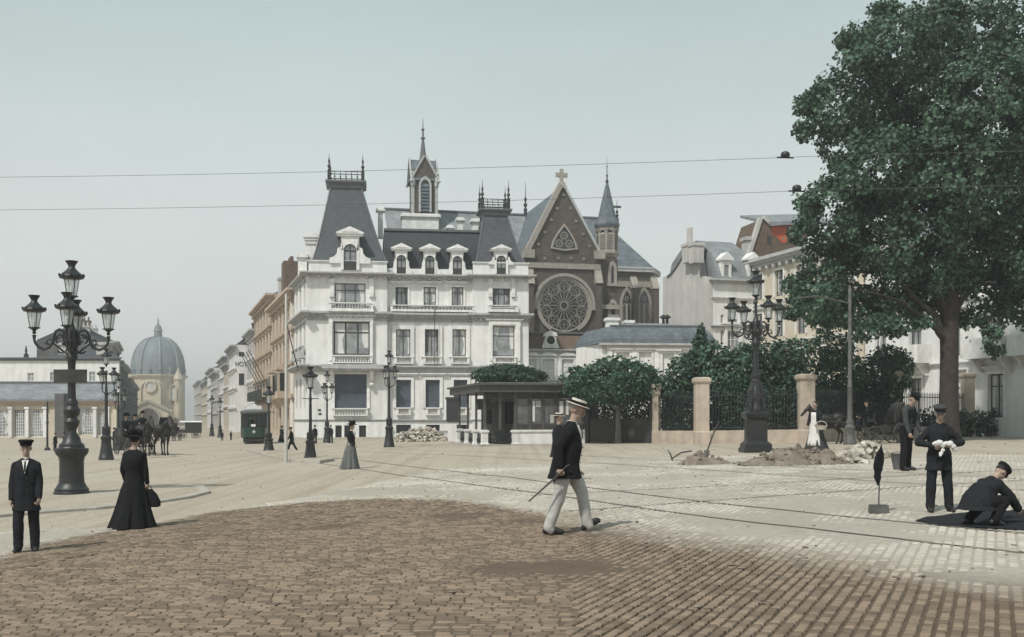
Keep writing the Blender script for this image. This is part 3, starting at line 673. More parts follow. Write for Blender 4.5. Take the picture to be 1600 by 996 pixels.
# tower roofs
def tower_roof(b0,b1,yb,t0,t1,yt,crown,crest,tip,dp):
    u0,u1=U(b0,yb,.5),U(b1,yb,.5); zb=Z(yb,(b0+b1)/2,.5); D=u1-u0
    zt=MF.uv((t0+t1)/2,yt,2.2)[1]; v0,v1=U(t0,yt,2.2),U(t1,yt,2.2)
    y0,y1=.45,.45+dp; s0,s1=y0+dp*.30,y1-dp*.30
    mb=MB(); N=6; rings=[]
    for i in range(N+1):
        k=i/N; f=k**.86  # slightly hollow slope
        rings.append([(u0+(v0-u0)*f,y0+(s0-y0)*f,zb+(zt-zb)*k),(u1+(v1-u1)*f,y0+(s0-y0)*f,zb+(zt-zb)*k),(u1+(v1-u1)*f,y1+(s1-y1)*f,zb+(zt-zb)*k),(u0+(v0-u0)*f,y1+(s1-y1)*f,zb+(zt-zb)*k)])
    mb.loft(rings); rf=mb.build('tower_roof',W['slate'],mans)
    mb=MB(); 
    for (a,b) in ((0,0),(1,0),(1,1),(0,1)):
        mb.tube([(rings[i][[0,1,2,3][a+2*b if b==0 else (2 if a else 3)]]) for i in range(N+1)],.08,5)
    mb.build('hip_roll',W['lead'],rf)
    zc=MF.uv((t0+t1)/2,crown,2.2)[1]; mb=MB(); h=zc-zt
    mb.box(v0-.1,v1+.1,s0-.1,s1+.1,zt-.05,zt+h*.4); mb.frus((v0-.12,v1+.12,s0-.12,s1+.12),zt+h*.4,(v0-.38,v1+.38,s0-.38,s1+.38),zt+h*.75); mb.box(v0-.4,v1+.4,s0-.4,s1+.4,zt+h*.75,zc); mb.build('crown_moulding',W['lead'],rf)
    ze=MF.uv((t0+t1)/2,crest,2.2)[1]; zf=MF.uv((t0+t1)/2,tip,2.2)[1]; mb=MB(); h=ze-zc
    co=[(v0-.1,s0-.1),(v1+.1,s0-.1),(v1+.1,s1+.1),(v0-.1,s1+.1)]
    for (x,y) in co:
        mb.box(x-.13,x+.13,y-.13,y+.13,zc,zc+h*.95); mb.lathe([(.17,0),(.05,.15),(.16,.35),(.05,.55),(.1,.8),(.04,1.0),(.03,(zf-ze)*.7),(.006,zf-ze)],8,(x,y,zc+h*.95))
    for (a,b) in zip(co,co[1:]+co[:1]):
        A,B=Vector((*a,0)),Vector((*b,0)); n=max(3,int((B-A).length/.42))
        for zz in (.18,.62,.9): mb.tube([(a[0],a[1],zc+h*zz),(b[0],b[1],zc+h*zz)],.035,4)
        for i in range(1,n):
            p=A.lerp(B,i/n); mb.tube([(p.x,p.y,zc),(p.x,p.y,zc+h*.9)],.028,4); mb.ell((p.x,p.y,zc+h*.40),(.08,.08,.1),5,4); 
    mb.build('roof_cresting',W['iron'],rf)
tower_roof(488,604,409,516,565,293,282,266,238,6.6)
tower_roof(743.5,819,411,755,792,337,328,311,281,5.2)
# wing roof
zb,zt=Z(418,680,RC),MF.uv(680,363,RC+2)[1]
mb=MB(); a,b=U(600,400,.8),U(757,400,.8)
mb.prism([],0,0) if False else None
mb.loft([[(a,RC+.35,zb-.2),(b,RC+.35,zb-.2),(b,11.5,zb-.2),(a,11.5,zb-.2)],[(a,RC+.75,zb+(zt-zb)*.5),(b,RC+.75,zb+(zt-zb)*.5),(b,11,zb+(zt-zb)*.5),(a,11,zb+(zt-zb)*.5)],[(a,RC+1.7,zt),(b,RC+1.7,zt),(b,10,zt),(a,10,zt)]])
rf=mb.build('roof',W['slatedk'],mans)
mb=MB(); mb.box(a,b,RC+1.5,RC+1.9,zt-.02,zt+.16); mb.build('ridge_flashing',W['lead'],rf)
for c in (627,671.5,714.5):
    d=0 if c<640 else (c-627)*.02
    dormer(mans,MF,c,10,(16.5,381+d,392.5+d),(7.2,399+d,428+d),(16.5,429.5+d),RC-.12,2.2,RC)
dormer(mans,MF,547,14.5,(21.5,355,369.5),(10,382,422),(32,412),-.12,2.8)
dormer(mans,MF,783,10.5,(16,383,393.5),(7.2,400,428.5),(20,414),-.12,2.4)
mb=MB(); r=MF.r(474,366,497,410,2.2)  # dormer chimney at the street corner
mb.box(r[0]+.2,r[1],2.2,3.6,r[2],r[3]-.1); molding(mb,r[0]+.2,r[1],r[3]-.8,r[3],.3,2.2); mb.box(r[0]+.05,r[1]+.1,2.0,3.8,r[3]-.3,r[3]+.02)
mb.build('chimney',W['trim'],mans)
r=MF.r(466,398,480,428,2); mb=MB(); mb.box(r[0],r[1],1.6,4,r[2]-.2,r[3]-.3); mb.box(r[0]-.15,r[1]+.1,1.4,4.2,r[3]-.3,r[3]); mb.build('side_dormer',W['trim'],mans)
def chim(px0,px1,pt,pb,off,dep=1.1,mat='trim',cap=True,parent=mans,fr=MF):
    r=fr.r(px0,pt,px1,pb,off); mb=MB(); mb.box(r[0],r[1],off,off+dep,r[2],r[3]-.25); 
    if cap: mb.box(r[0]-.18,r[1]+.18,off-.18,off+dep+.18,r[3]-.3,r[3]-.1); mb.box(r[0]-.08,r[1]+.08,off-.08,off+dep+.08,r[3]-.1,r[3])
    return mb.build('chimney',W[mat],parent)
chim(590.5,598.5,325,372,6,.6); chim(629,685.5,334,372,7,1.4); chim(715.5,723.5,340,372,7,.7); chim(738,752,342,372,7,.9); chim(700.5,706,352,372,8,.5)
# the thin pole and flag line on the front
mb=MB(); p=MF.uv(679,488,RC-.5); q=MF.uv(679,570,RC-.5); mb.tube([(p[0],-.1,p[1]+.4),(q[0],-.1,q[1])],.03,5); mb.build('drainpipe',W['iron'],mans)
for (a,c) in ((499,641),(500,647)):
    r=MF.r(a-2.5,c-1.5,a+2.5,c+1.5); MB().box(r[0],r[1],-.03,.01,r[2],r[3]).build('wall_plate',W['sash'],mans)
# ================================================================== BRICK CHURCH
CF=Fr(878,112,13,0)
ch=CF.root('church','dark brick gothic church with rose window gable, octagonal turret and louvred bell tower','church')
cu=lambda px,py=450,off=0: CF.uv(px,py,off)[0]
cz=lambda px,py,off=0: CF.uv(px,py,off)[1]
cp=lambda px,py,off=0: CF.uv(px,py,off)
eL,eR,ap=cp(826,396),cp(936,398),cp(879,291)
mb=MB(); mb.prism([(eL[0],-.5),(eR[0],-.5),eR,ap,eL],0,9.5); mb.build('gable_wall',W['brick'],ch)
# roof of the transept and the main body
DY=15.0; zr_=ap[1]-.25; zN=cz(1011,424,9)
mb=MB(); t=.35; e=.5
for s_,E in ((1,eR),(-1,eL)):
    dx=E[0]-ap[0]; dz=E[1]-ap[1]; k=1.02
    a=(ap[0],zr_); b=(ap[0]+dx*k,zr_+dz*k)
    mb.add([(a[0],.35,a[1]),(b[0],.35,b[1]),(b[0],DY,b[1]),(a[0],DY,a[1]),(a[0],.35,a[1]+.3),(b[0],.35,b[1]+.3),(b[0],DY,b[1]+.3),(a[0],DY,a[1]+.3)],[(0,1,2,3),(4,7,6,5),(0,4,5,1),(1,5,6,2),(2,6,7,3),(3,7,4,0)])
mb.build('transept_roof',W['slateblue'],ch)
zm=zr_-.1; u0,u1=cu(600,340,DY),cu(937,337,DY); uE=cu(1013,424,9)+2.3
mb=MB(); ye=7.5; yb=2*DY-ye; 
mb.add([(u0,ye,zN),(cu(820,340,DY),ye,zN),(cu(820,340,DY),DY,zm),(u0,DY,zm)],[(0,1,2,3)])
mb.build('nave_roof',W['slatepale'],ch)
mb=MB(); c_=cu(905,340,DY)
mb.add([(c_-5,ye,zN),(uE-2.2,ye,zN),(uE,ye+3.5,zN),(uE,yb-3.5,zN),(uE-2.2,yb,zN),(c_-5,yb,zN),(c_-5,DY,zm),(u1,DY,zm)],[(0,1,7,6),(1,2,7),(2,3,7),(3,4,7),(4,5,6,7),(0,6,5)])
mb.build('choir_roof',W['slateblue'],ch)
mb=MB(); mb.tube([(u0,DY,zm+.1),(u1,DY,zm+.1)],.16,6); mb.build('ridge',W['lead'],ch)
mb=MB(); mb.prism([(u0,-.5),(c_,-.5),(c_,zN+.02),(u0,zN+.02)],ye+.6,yb-.6); mb.build('nave_wall',W['brick'],ch)
# choir and apse walls with pointed windows
aw=[(c_-3,ye+.4),(uE-2.3,ye+.4),(uE-.4,ye+3.7),(uE-.4,yb-3.7),(uE-2.3,yb-.4),(c_-3,yb-.4)]
mb=MB(); mb.slab(aw,-.5,zN+.05); mb.build('apse_wall',W['brick'],ch)
mb=MB(); 
big=lambda d:[(c_-3,ye+.4-d),(uE-2.3+d*.4,ye+.4-d),(uE-.4+d,ye+3.7-d*.4),(uE-.4+d,yb-3.7),(uE-2.3,yb-.4+d),(c_-3,yb-.4+d)]
mb.slab(big(.35),zN-.3,zN+.25); mb.build('eaves_cornice',W['trimgrey'],ch)
MB().slab(big(.12),zN-2.0,zN-1.35).build('stone_band',W['stone'],ch)
def pointed_window(px,hw,py0,pys,pyt,off,parent,lights=2,name='lancet_window'):
    c,z0=cp(px,py0,off); w=abs(cu(px+hw,py0,off)-cu(px-hw,py0,off))/2; zs=cz(px,pys,off); zt=cz(px,pyt,off); h=zt-zs
    o=pointed(c,z0,zs,w+.32,h+.4); i=pointed(c,z0,zs,w,h); y=off
    mb=MB(); ringprism(mb,o,i,y-.16,y+.05); mb.box(c-w-.4,c+w+.4,y-.25,y+.05,z0-.3,z0-.002)
    if lights>1:
        mb.box(c-.07,c+.07,y-.09,y+.03,z0,zs+.1)
        for k in (-1,1): ringprism(mb,pointed(c+k*w/2,z0,zs-.2,w/2-.03,w*.6),pointed(c+k*w/2,z0,zs-.2,w/2-.12,w*.5),y-.085,y+.03)
        rr=w*.42; ringprism(mb,arc(c,zs+h*.42,rr,0,360,14),arc(c,zs+h*.42,rr*.72,0,360,14),y-.09,y+.03)
    f=mb.build(name,W['stone'],parent)
    g=MB(); g.prism(pointed(c,z0,zs,w-.005,h-.01),y-.045,y+.04); g.build('pane',W['glassdk'],f); return f
pointed_window(979,7,507,476,454,ye+.4,ch); pointed_window(1006,7.5,507,476,454,ye+.4,ch)
for px0,px1 in ((990,998),(1022,1030)):
    a,b=cu(px0,450,ye-.6),cu(px1,450,ye-.6); zt=cz(994,428,ye-.6); mb=MB(); mb.box(a,b,ye-.6,ye+.6,-.5,zt-1.6); mb.prism([],0,0) if 0 else None
    mb.build('buttress',W['brick'],ch); mb=MB(); mb.add([(a-.08,ye-.7,zt-1.6),(b+.08,ye-.7,zt-1.6),(b+.08,ye+.5,zt),(a-.08,ye+.5,zt),(a-.08,ye+.5,zt-1.6),(b+.08,ye+.5,zt-1.6)],[(0,1,2,3),(0,3,4),(1,5,2),(0,4,5,1)]); mb.build('buttress_cap',W['stone'],ch)
# gable dressings
def sl_(a,b,w,y0,y1,mb):
    d=Vector((b[0]-a[0],b[1]-a[1])); n=Vector((-d.y,d.x)).normalized()*w
    mb.prism([a,b,(b[0]+n.x,b[1]+n.y),(a[0]+n.x,a[1]+n.y)],y0,y1)
mb=MB(); sl_(eL,ap,.5,-.3,.5,mb); mb.build('gable_coping',W['stone'],ch)
mb=MB(); sl_(ap,eR,.24,-.3,.5,mb); mb.build('gable_coping',W['trimgrey'],ch)
for E in (eL,eR):
    mb=MB(); mb.box(E[0]-.55,E[0]+.55,-.45,.7,E[1]-.5,E[1]+.35); mb.build('kneeler_stone',W['stone'],ch)
b_=cp(879,414); th=.42
mb=MB(); mb.box(eL[0]-.1,eR[0]+.1,-.22,.02,b_[1]-th,b_[1]+.12); mb.build('stone_band',W['stone'],ch)
mb=MB(); q=cz(830,475); mb.box(eL[0]-.05,cu(838),-.16,.02,q-.45,q); mb.build('stone_band',W['stone'],ch)
mb=MB(); q=cz(930,476); mb.box(cu(922),eR[0]+2.2,-.16,.02,q-.45,q); mb.build('stone_band',W['stone'],ch)
# left and right corner buttresses
for px0,px1 in ((824,832),(929,938)):
    a,b=cu(px0),cu(px1); zt=cz(px0,417); mb=MB(); mb.box(a,b,-.7,.4,-.5,zt-1.8); mb.build('buttress',W['brick'],ch)
    mb=MB(); mb.add([(a-.06,-.85,zt-1.8),(b+.06,-.85,zt-1.8),(b+.06,.0,zt),(a-.06,.0,zt),(a-.06,.3,zt-1.8),(b+.06,.3,zt-1.8)],[(0,1,2,3),(0,3,4),(1,5,2),(0,4,5,1)]); mb.build('buttress_cap',W['stone'],ch)
# rose window
rc=cp(881,478); s=(cu(891)-cu(881))/10
mb=MB(); ringprism(mb,arc(*rc,48*s,-8,188,40),arc(*rc,43.5*s,-8,188,40),-.4,.02); ringprism(mb,arc(*rc,43.4*s,-60,240,44),arc(*rc,39.5*s,-60,240,44),-.24,.021); ringprism(mb,arc(*rc,39.4*s,0,360,56),arc(*rc,37.2*s,0,360,56),-.16,.022)
rw=mb.build('rose_window',W['stone'],ch)
mb=MB(); mb.prism(arc(*rc,37.6*s,0,360,56)[:-1],-.05,.03); mb.build('pane',W['glassdk'],rw)
mb=MB(); y0,y1=-.15,-.045
for k in range(10):
    a=R(36*k+18); c=(rc[0]+28.5*s*cos(a),rc[1]+28.5*s*sin(a))
    ringprism(mb,arc(*c,8.6*s,0,360,16),arc(*c,7.5*s,0,360,16),y0,y1)
    for j in range(4):
        b=a+PI/4+j*PI/2; ringprism(mb,arc(c[0]+3.6*s*cos(b),c[1]+3.6*s*sin(b),3.3*s,0,360,8),arc(c[0]+3.6*s*cos(b),c[1]+3.6*s*sin(b),2.75*s,0,360,8),y0+.02,y1-.003)
    a2=R(36*k); p=lambda r,a:(rc[0]+r*s*cos(a),rc[1]+r*s*sin(a)); n=.55*s
    A,B=p(6.4,a2),p(37,a2); dx,dz=-sin(a2)*n,cos(a2)*n
    mb.prism([(A[0]-dx,A[1]-dz),(B[0]-dx,B[1]-dz),(B[0]+dx,B[1]+dz),(A[0]+dx,A[1]+dz)],y0+.01,y1-.001)
    A,B=p(6.4,a),p(20.4,a); dx,dz=-sin(a)*n*.7,cos(a)*n*.7
    mb.prism([(A[0]-dx,A[1]-dz),(B[0]-dx,B[1]-dz),(B[0]+dx,B[1]+dz),(A[0]+dx,A[1]+dz)],y0+.015,y1-.002)
ringprism(mb,arc(*rc,6.8*s,0,360,16),arc(*rc,5*s,0,360,16),y0-.01,y1-.004)
mb.build('tracery',W['tracery'],rw)
# trefoil window in the gable
tc_=cp(881,377); tri=lambda k:[(tc_[0]+k*x*s,tc_[1]+k*z*s) for x,z in ([(20,-13)]+[(20-20*(i/7)**1.35,-13+39*(i/7)**.9) for i in range(1,8)]+[(-20+20*((7-i)/7)**0*0-0,0)][:0])]
Rt=[(21-21*(i/8)**1.5,-12+38*(i/8)) for i in range(9)]
full=Rt+[(-x,z) for x,z in Rt[::-1][1:]]+[(0,-15)]
sc=lambda k:[(tc_[0]+x*k*s,tc_[1]+z*k*s) for x,z in full+[full[0]]]
mb=MB(); ringprism(mb,sc(1.0),sc(.84),-.22,.02); f=mb.build('trefoil_window',W['stone'],ch)
mb=MB(); mb.prism(sc(.86)[:-1],-.05,.03); mb.build('pane',W['glassdk'],f)
mb=MB()
for cx_,cz_ in ((0,8),(-7.5,-4),(7.5,-4)):
    c=(tc_[0]+cx_*s,tc_[1]+cz_*s); ringprism(mb,arc(*c,6.2*s,0,360,14),arc(*c,4.8*s,0,360,14),-.14,-.045)
    for j in range(3):
        b=PI/2+j*2*PI/3; ringprism(mb,arc(c[0]+2.6*s*cos(b),c[1]+2.6*s*sin(b),2.6*s,0,360,8),arc(c[0]+2.6*s*cos(b),c[1]+2.6*s*sin(b),1.8*s,0,360,8),-.12,-.05)
mb.build('tracery',W['tracery'],f)
for px,py in ((880,305),(870,326),(891,326),(861,344),(900,346),(851,363),(911,366),(841,382),(921,385),(831,403),(851,404),(872,404),(892,404),(912,405),(931,406)):
    c=cp(px,py); mb=MB(); ringprism(mb,arc(*c,2.1*s,0,360,8),arc(*c,1.1*s,0,360,8),-.12,.02); mb.build('quatrefoil',W['stone'],ch)
c=cp(878,290); t=cp(878,264)[1]; hh=t-c[1]; mb=MB()
mb.frus((c[0]-.5,c[0]+.5,-.3,.5),c[1]-.3,(c[0]-.28,c[0]+.28,-.1,.35),c[1]+.35); mb.box(c[0]-.17,c[0]+.17,0,.25,c[1]+.3,t); mb.box(c[0]-hh*.30,c[0]-.172,.01,.24,c[1]+hh*.55,c[1]+hh*.72).box(c[0]+.172,c[0]+hh*.30,.01,.24,c[1]+hh*.55,c[1]+hh*.72)
ringprism(mb,arc(c[0],c[1]+hh*.635,hh*.22,0,360,14),arc(c[0],c[1]+hh*.635,hh*.15,0,360,14),.03,.22)
for dx in (-1,1): mb.box(c[0]+dx*hh*.30-.1,c[0]+dx*hh*.30+.1,.0,.25,c[1]+hh*.5,c[1]+hh*.77)
mb.build('stone_cross',W['stone'],ch)
# octagonal turret
tcx,_=cp(948.5,450,1.2); ty=2.0; s2=(cu(958,400,ty)-cu(948,400,ty))/10; tz=lambda py: cp(948,py,ty)[1]
tcx=cp(948.5,400,ty)[0]
mb=MB(); mb.lathe([(14*s2,-.5),(14*s2,tz(398))],8,(tcx,ty,0)); mb.build('turret_shaft',W['brick'],ch)
mb=MB(); mb.lathe([(14.5*s2,tz(404)),(18*s2,tz(398)),(18*s2,tz(395)),(15.5*s2,tz(393))],8,(tcx,ty,0)); mb.build('turret_gallery',W['stone'],ch)
mb=MB(); mb.lathe([(12*s2,tz(394)),(12*s2,tz(351))],8,(tcx,ty,0)); mb.build('belfry_core',W['glassdk'],ch)
for j in range(8):
    a=2*PI*(j+.5)/8; mb=MB(); x,y=tcx+14.6*s2*cos(a),ty+14.6*s2*sin(a); mb.lathe([(2*s2,tz(394)),(1.9*s2,tz(357))],6,(x,y,0))
    a2=2*PI*j/8+2*PI/16*0; 
    mb.build('belfry_column',W['stone'],ch)
for j in range(8):
    a=2*PI*j/8; m=Matrix.Translation((tcx+13.6*s2*cos(a),ty+13.6*s2*sin(a),0))@Matrix.Rotation(a+PI/2,4,'Z'); mb=MB()
    w=4.2*s2; zs=tz(366)
    ringprism(mb,[(w+.4,tz(357))]+arc(0,zs,w+.28,0,180,8)[1:-1]+[(-w-.4,tz(357))],[(w,zs)]+arc(0,zs,w,0,180,8)[1:-1]+[(-w,zs)],-.12,.12)
    for i in range(9):
        z=tz(393)+(zs-tz(393))*i/9; mb.add([(-w,-.14,z),(w,-.14,z),(w,.1,z+.28),(-w,.1,z+.28)],[(0,1,2,3)])
    mb.v=[tuple(m@Vector(v)) for v in mb.v]; mb.build('louvre',W['stone'],ch)
mb=MB(); mb.lathe([(17.5*s2,tz(357)),(19*s2,tz(353)),(18.5*s2,tz(350)),(13.5*s2,tz(340)),(9.5*s2,tz(321)),(4*s2,tz(296)),(1.6*s2,tz(285))],8,(tcx,ty,0)); mb.build('turret_spire',W['slateblue'],ch)
mb=MB(); mb.lathe([(1.9*s2,tz(286)),(2.6*s2,tz(283)),(1*s2,tz(281)),(.9*s2,tz(276)),(2.0*s2,tz(275)),(.7*s2,tz(273)),(.5*s2,tz(262)),(1.4*s2,tz(261)),(.3*s2,tz(259)),(.15*s2,tz(243))],8,(tcx,ty,0)); mb.build('turret_finial',W['iron'],ch)
pointed_window(956.5,2.2,443,422,414,.35,ch,1,'slit_window'); pointed_window(957,3,492,480,474,.35,ch,1,'slit_window')
mb=MB(); a,b=cu(936),cu(967.5); mb.box(a,b,.45,3,-.5,cz(950,404)); mb.build('stair_wall',W['brick'],ch)
# finials on the ridges
for px,py0,py1,off in ((821,332,285,DY),(964,345,313,DY)):
    c=cp(px,py0,off); z1=cp(px,py1,off)[1]; h=z1-c[1]; mb=MB()
    mb.lathe([(.2,-.6),(.22,h*.1),(.1,h*.15),(.25,h*.25),(.08,h*.32),(.18,h*.45),(.05,h*.5),(.02,h)],7,(c[0],off,c[1]))
    if px>900: mb.box(c[0]-.5,c[0]+.5,off-.06,off+.06,c[1]+h*.62,c[1]+h*.72)
    mb.build('ridge_finial',W['iron'],ch)
# bell tower
TO=12.0; tp=lambda px,py: cp(px,py,TO); a,z333=tp(645,335); b=tp(682,335)[0]; w=b-a; zE=tp(662,283)[1]; zA=tp(662,246)[1]; cx_=(a+b)/2
mb=MB(); mb.box(a,b,TO,TO+w,-.5,zE+.5); mb.build('bell_tower_wall',W['brick'],ch)
mb=MB(); g=.18
mb.prism([(a-g,zE-.1),(b+g,zE-.1),(cx_,zA)],TO-.12,TO+.3); mb.prism([(a-g,zE-.1),(b+g,zE-.1),(cx_,zA)],TO+w-.3,TO+w+.12)
bk=mb.build('bell_tower_gables',W['brick'],ch)
mb=MB(); ridge=[(cx_,TO-.1,zA),(cx_,TO+w+.1,zA)]; r2=[(a-.1,TO+w/2,zA),(b+.1,TO+w/2,zA)]
for (A,B,C,D) in (((a-.3,TO-.15,zE),(cx_,TO-.15,zA),(cx_,TO+w+.15,zA),(a-.3,TO+w+.15,zE)),((b+.3,TO-.15,zE),(cx_,TO-.15,zA),(cx_,TO+w+.15,zA),(b+.3,TO+w+.15,zE)),((a-.15,TO-.3,zE),(a-.15,TO+w/2,zA-.02),(b+.15,TO+w/2,zA-.02),(b+.15,TO-.3,zE)),((a-.15,TO+w+.3,zE),(a-.15,TO+w/2,zA-.02),(b+.15,TO+w/2,zA-.02),(b+.15,TO+w+.3,zE))):
    mb.add([A,B,C,D],[(0,1,2,3)])
mb.build('bell_tower_roof',W['slateblue'],ch)
for d in (0,w):
    mb=MB(); y=TO-.3 if d==0 else TO+w+.12
    sl_((a-g-.1,zE-.2),(cx_,zA+.1),.2,y,y+.2,mb); sl_((cx_,zA+.1),(b+g+.1,zE-.2),.2,y,y+.2,mb); mb.build('gable_coping',W['trimgrey'],ch)
for d in (0,w):
    mb=MB(); x=a-.3 if d==0 else b+.1; m=MB()
    sl_((TO-.3,zE-.2),(TO+w/2,zA+.1),.2,x,x+.2,m); sl_((TO+w/2,zA+.1),(TO+w+.3,zE-.2),.2,x,x+.2,m)
    m.v=[(y,x_,z) for x_,y,z in m.v]; m.build('gable_coping',W['trimgrey'],ch)
for x in (a,b):
    mb=MB(); mb.lathe([(.26,zE-.6),(.32,zE-.1),(.2,zE+.3),(.08,zE+.5),(.25,zE+.8),(.03,zE+1.0)],6,(x,TO-.05,0)); mb.build('corner_pinnacle',W['trimgrey'],ch)
    mb=MB(); mb.box(x-.16,x+.16,TO-.12,TO+.3,-.5,zE-.3); mb.build('corner_pier',W['trimgrey'],ch)
mb=MB(); z=lambda py: tp(662,py)[1]; mb.lathe([(w*.20,z(262)),(w*.14,z(240)),(w*.09,z(225)),(w*.05,z(213)),(.32,z(212)),(.12,z(209)),(.1,z(200)),(.22,z(198)),(.06,z(195)),(.02,z(180))],8,(cx_,TO+w/2,0)); mb.build('bell_tower_spire',W['lead'],ch)
c=tp(666,331); hw=(tp(673,331)[0]-tp(659,331)[0])/2; zs=z(291); mb=MB(); cc=c[0]-.15
ringprism(mb,pointed(cc,z(332),zs,hw+.2,z(278)-zs+.15),pointed(cc,z(332),zs,hw,z(281)-zs),TO-.3,TO+.02)
lv=MB()
for i in range(8):
    zz=z(331)+(zs-z(331))*i/7.5; lv.add([(cc-hw,TO-.26,zz),(cc+hw,TO-.26,zz),(cc+hw,TO-.02,zz+.55),(cc-hw,TO-.02,zz+.55),(cc-hw,TO-.26,zz+.12),(cc+hw,TO-.26,zz+.12)],[(4,5,2,3),(0,1,5,4)])
f=mb.build('louvre_window',W['trimgrey'],ch); lv.build('louvre_slats',W['slateblue'],f); g=MB(); g.prism(pointed(cc,z(332),zs,hw-.01,z(281)-zs),TO-.02,TO+.03); g.build('pane',W['glassdk'],f)
# ================================================================== LOW ANNEXES
AF=Fr(826,93.5,7.5,.1)
an=AF.root('annex','low white annex with brown mansard roof and one round-windowed dormer, below the rose window','annex')
A=lambda *q,off=0: AF.r(*q,off)
wn=[A(848,562,866,600),A(878,562,896,600),A(908,562,926,600),A(826.5,562,838,600)]
r=A(820,546,945,700); mb=MB(); wallh(mb,r[0],r[1],-.3,r[3],wn,0,.15); mb.build('wall',W['stucco'],an)
for h in wn:
    f=win(an,*h,y=.12,cols=2,bars=(.7,),fm='sashw',pm='trim'); 
    mb=surround(h,0,.2,.1,0); mb.prism(arc((h[0]+h[1])/2,h[3]+.3,.7,0,180,8,.3),-.22,.0); mb.build('window_surround',W['trim'],an)
mb=molding(MB(),r[0],r[1],r[3]-.35,r[3],.35); mb.build('cornice',W['trimgrey'],an)
mb=molding(MB(),r[0],r[1],r[3]-2.9,r[3]-2.7,.2); mb.build('string_course',W['trimgrey'],an)
q=A(820,521,945,546,off=.8); mb=MB(); mb.loft([[(r[0],.0,r[3]),(r[1],0,r[3]),(r[1],6,r[3]),(r[0],6,r[3])],[(r[0],1.0,q[3]),(r[1],1.0,q[3]),(r[1],5,q[3]),(r[0],5,q[3])]]); rf=mb.build('roof',W['brickred'],an)
MB().box(r[0]-.05,r[1]+.05,.75,1.1,q[3]-.05,q[3]+.12).build('ridge_flashing',W['lead'],rf)
d=A(847,517.5,874,544,off=-.1); mb=MB(); c=(d[0]+d[1])/2; w2=(d[1]-d[0])/2
mb.prism([(c-w2,d[2]),(c+w2,d[2]),(c+w2*.8,d[2]+.45),(c+w2*.62,d[2]+.8),(c+w2*.62,d[3]-.45),(c-w2*.62,d[3]-.45),(c-w2*.62,d[2]+.8),(c-w2*.8,d[2]+.45)],-.1,1.2)
mb.prism([(c-w2*.78,d[3]-.45),(c+w2*.78,d[3]-.45),(c+w2*.6,d[3]-.15),(c,d[3]+.05),(c-w2*.6,d[3]-.15)],-.25,1.4); dm=mb.build('dormer',W['trim'],an)
mb=MB(); zc=d[2]+(d[3]-d[2])*.45; ringprism(mb,arc(c,zc,.5,0,360,16),arc(c,zc,.36,0,360,16),-.2,-.1); mb.mi=1; mb.prism(arc(c,zc,.37,0,360,16)[:-1],-.14,-.1); mb.build('window',[W['trim'],W['glassdk']],dm)
PF=Fr(943,82,5,.15)
pv=PF.root('garden_pavilion','white single storey pavilion with a blue slate mansard roof, right of the church','pavilion')
Q=lambda *q,off=0: PF.r(*q,off)
r=Q(943,537,1113,720); wn=[Q(963,551,983,600),Q(998,551,1017,600),Q(1035,553,1053,600),Q(1071,551,1089,600)]
mb=MB(); wallh(mb,r[0],r[1],-.3,r[3],wn,0,.15); mb.add([(r[0],0,-.3),(r[0]-1.2,6,-.3),(r[0]-1.2,6,r[3]),(r[0],0,r[3])],[(0,3,2,1)]); mb.add([(r[1],0,-.3),(r[1],6,-.3),(r[1],6,r[3]),(r[1],0,r[3])],[(0,1,2,3)]); mb.build('wall',W['stucco'],pv)
for h in wn:
    MB().box(h[0]+.01,h[1]-.01,.1,.2,h[2],h[3]-.01).build('shutter',W['trim'],pv)
    mb=surround(h,0,.22,.1,0); c=(h[0]+h[1])/2; mb.prism(arc(c,h[3]+.32,.85,0,180,9,.42),-.2,0); mb.prism([(c-.95,h[3]+.22),(c+.95,h[3]+.22),(c+.95,h[3]+.32),(c-.95,h[3]+.32)],-.26,0); mb.build('window_surround',W['trim'],pv)
for px in (953,991,1026,1062,1103):
    q=Q(px-4,541,px+4,600); mb=MB(); mb.box(q[0],q[1],-.13,.02,0,q[3]); mb.box(q[0]-.06,q[1]+.06,-.18,.02,q[3]-.25,q[3]); mb.build('pilaster',W['trim'],pv)
molding(MB(),r[0],r[1],r[3]-.42,r[3],.42).build('cornice',W['trimgrey'],pv)
q=Q(950,511,1106,537,off=.9); mb=MB(); N=4; rg=[]
for i in range(N+1):
    k=i/N; f=k**1.8*.9; g=-.25
    rg.append([(r[0]+g+f,g+f,r[3]+(q[3]-r[3])*k),(r[1]-g-f,g+f,r[3]+(q[3]-r[3])*k),(r[1]-g-f,7-f,r[3]+(q[3]-r[3])*k),(r[0]-1+g+f,7-f,r[3]+(q[3]-r[3])*k)])
mb.loft(rg,False); rf=mb.build('roof',W['slateblue'],pv)
mb=MB(); zt=q[3]; mb.loft([rg[-1],[(r[0]+3,3,zt+.45),(r[1]-3,3,zt+.45),(r[1]-3,4.6,zt+.45),(r[0]+3,4.6,zt+.45)]]); mb.build('roof_cap',W['slatepale'],rf)
MB().box(r[0]+.6,r[1]-.6,.55,.75,zt-.04,zt+.1).build('ridge_flashing',W['lead'],rf)
mb=MB(); 
for px,w_ in ((958,9),(984,6)):
    q=Q(px-w_,497 if w_>6 else 501,px+w_,514,off=2); m=MB(); m.box(q[0],q[1],2,3,q[2],q[3]); m.box(q[0]-.1,q[1]+.1,1.9,3.1,q[3]-.2,q[3]+.02); m.build('chimney',W['trim'],pv)
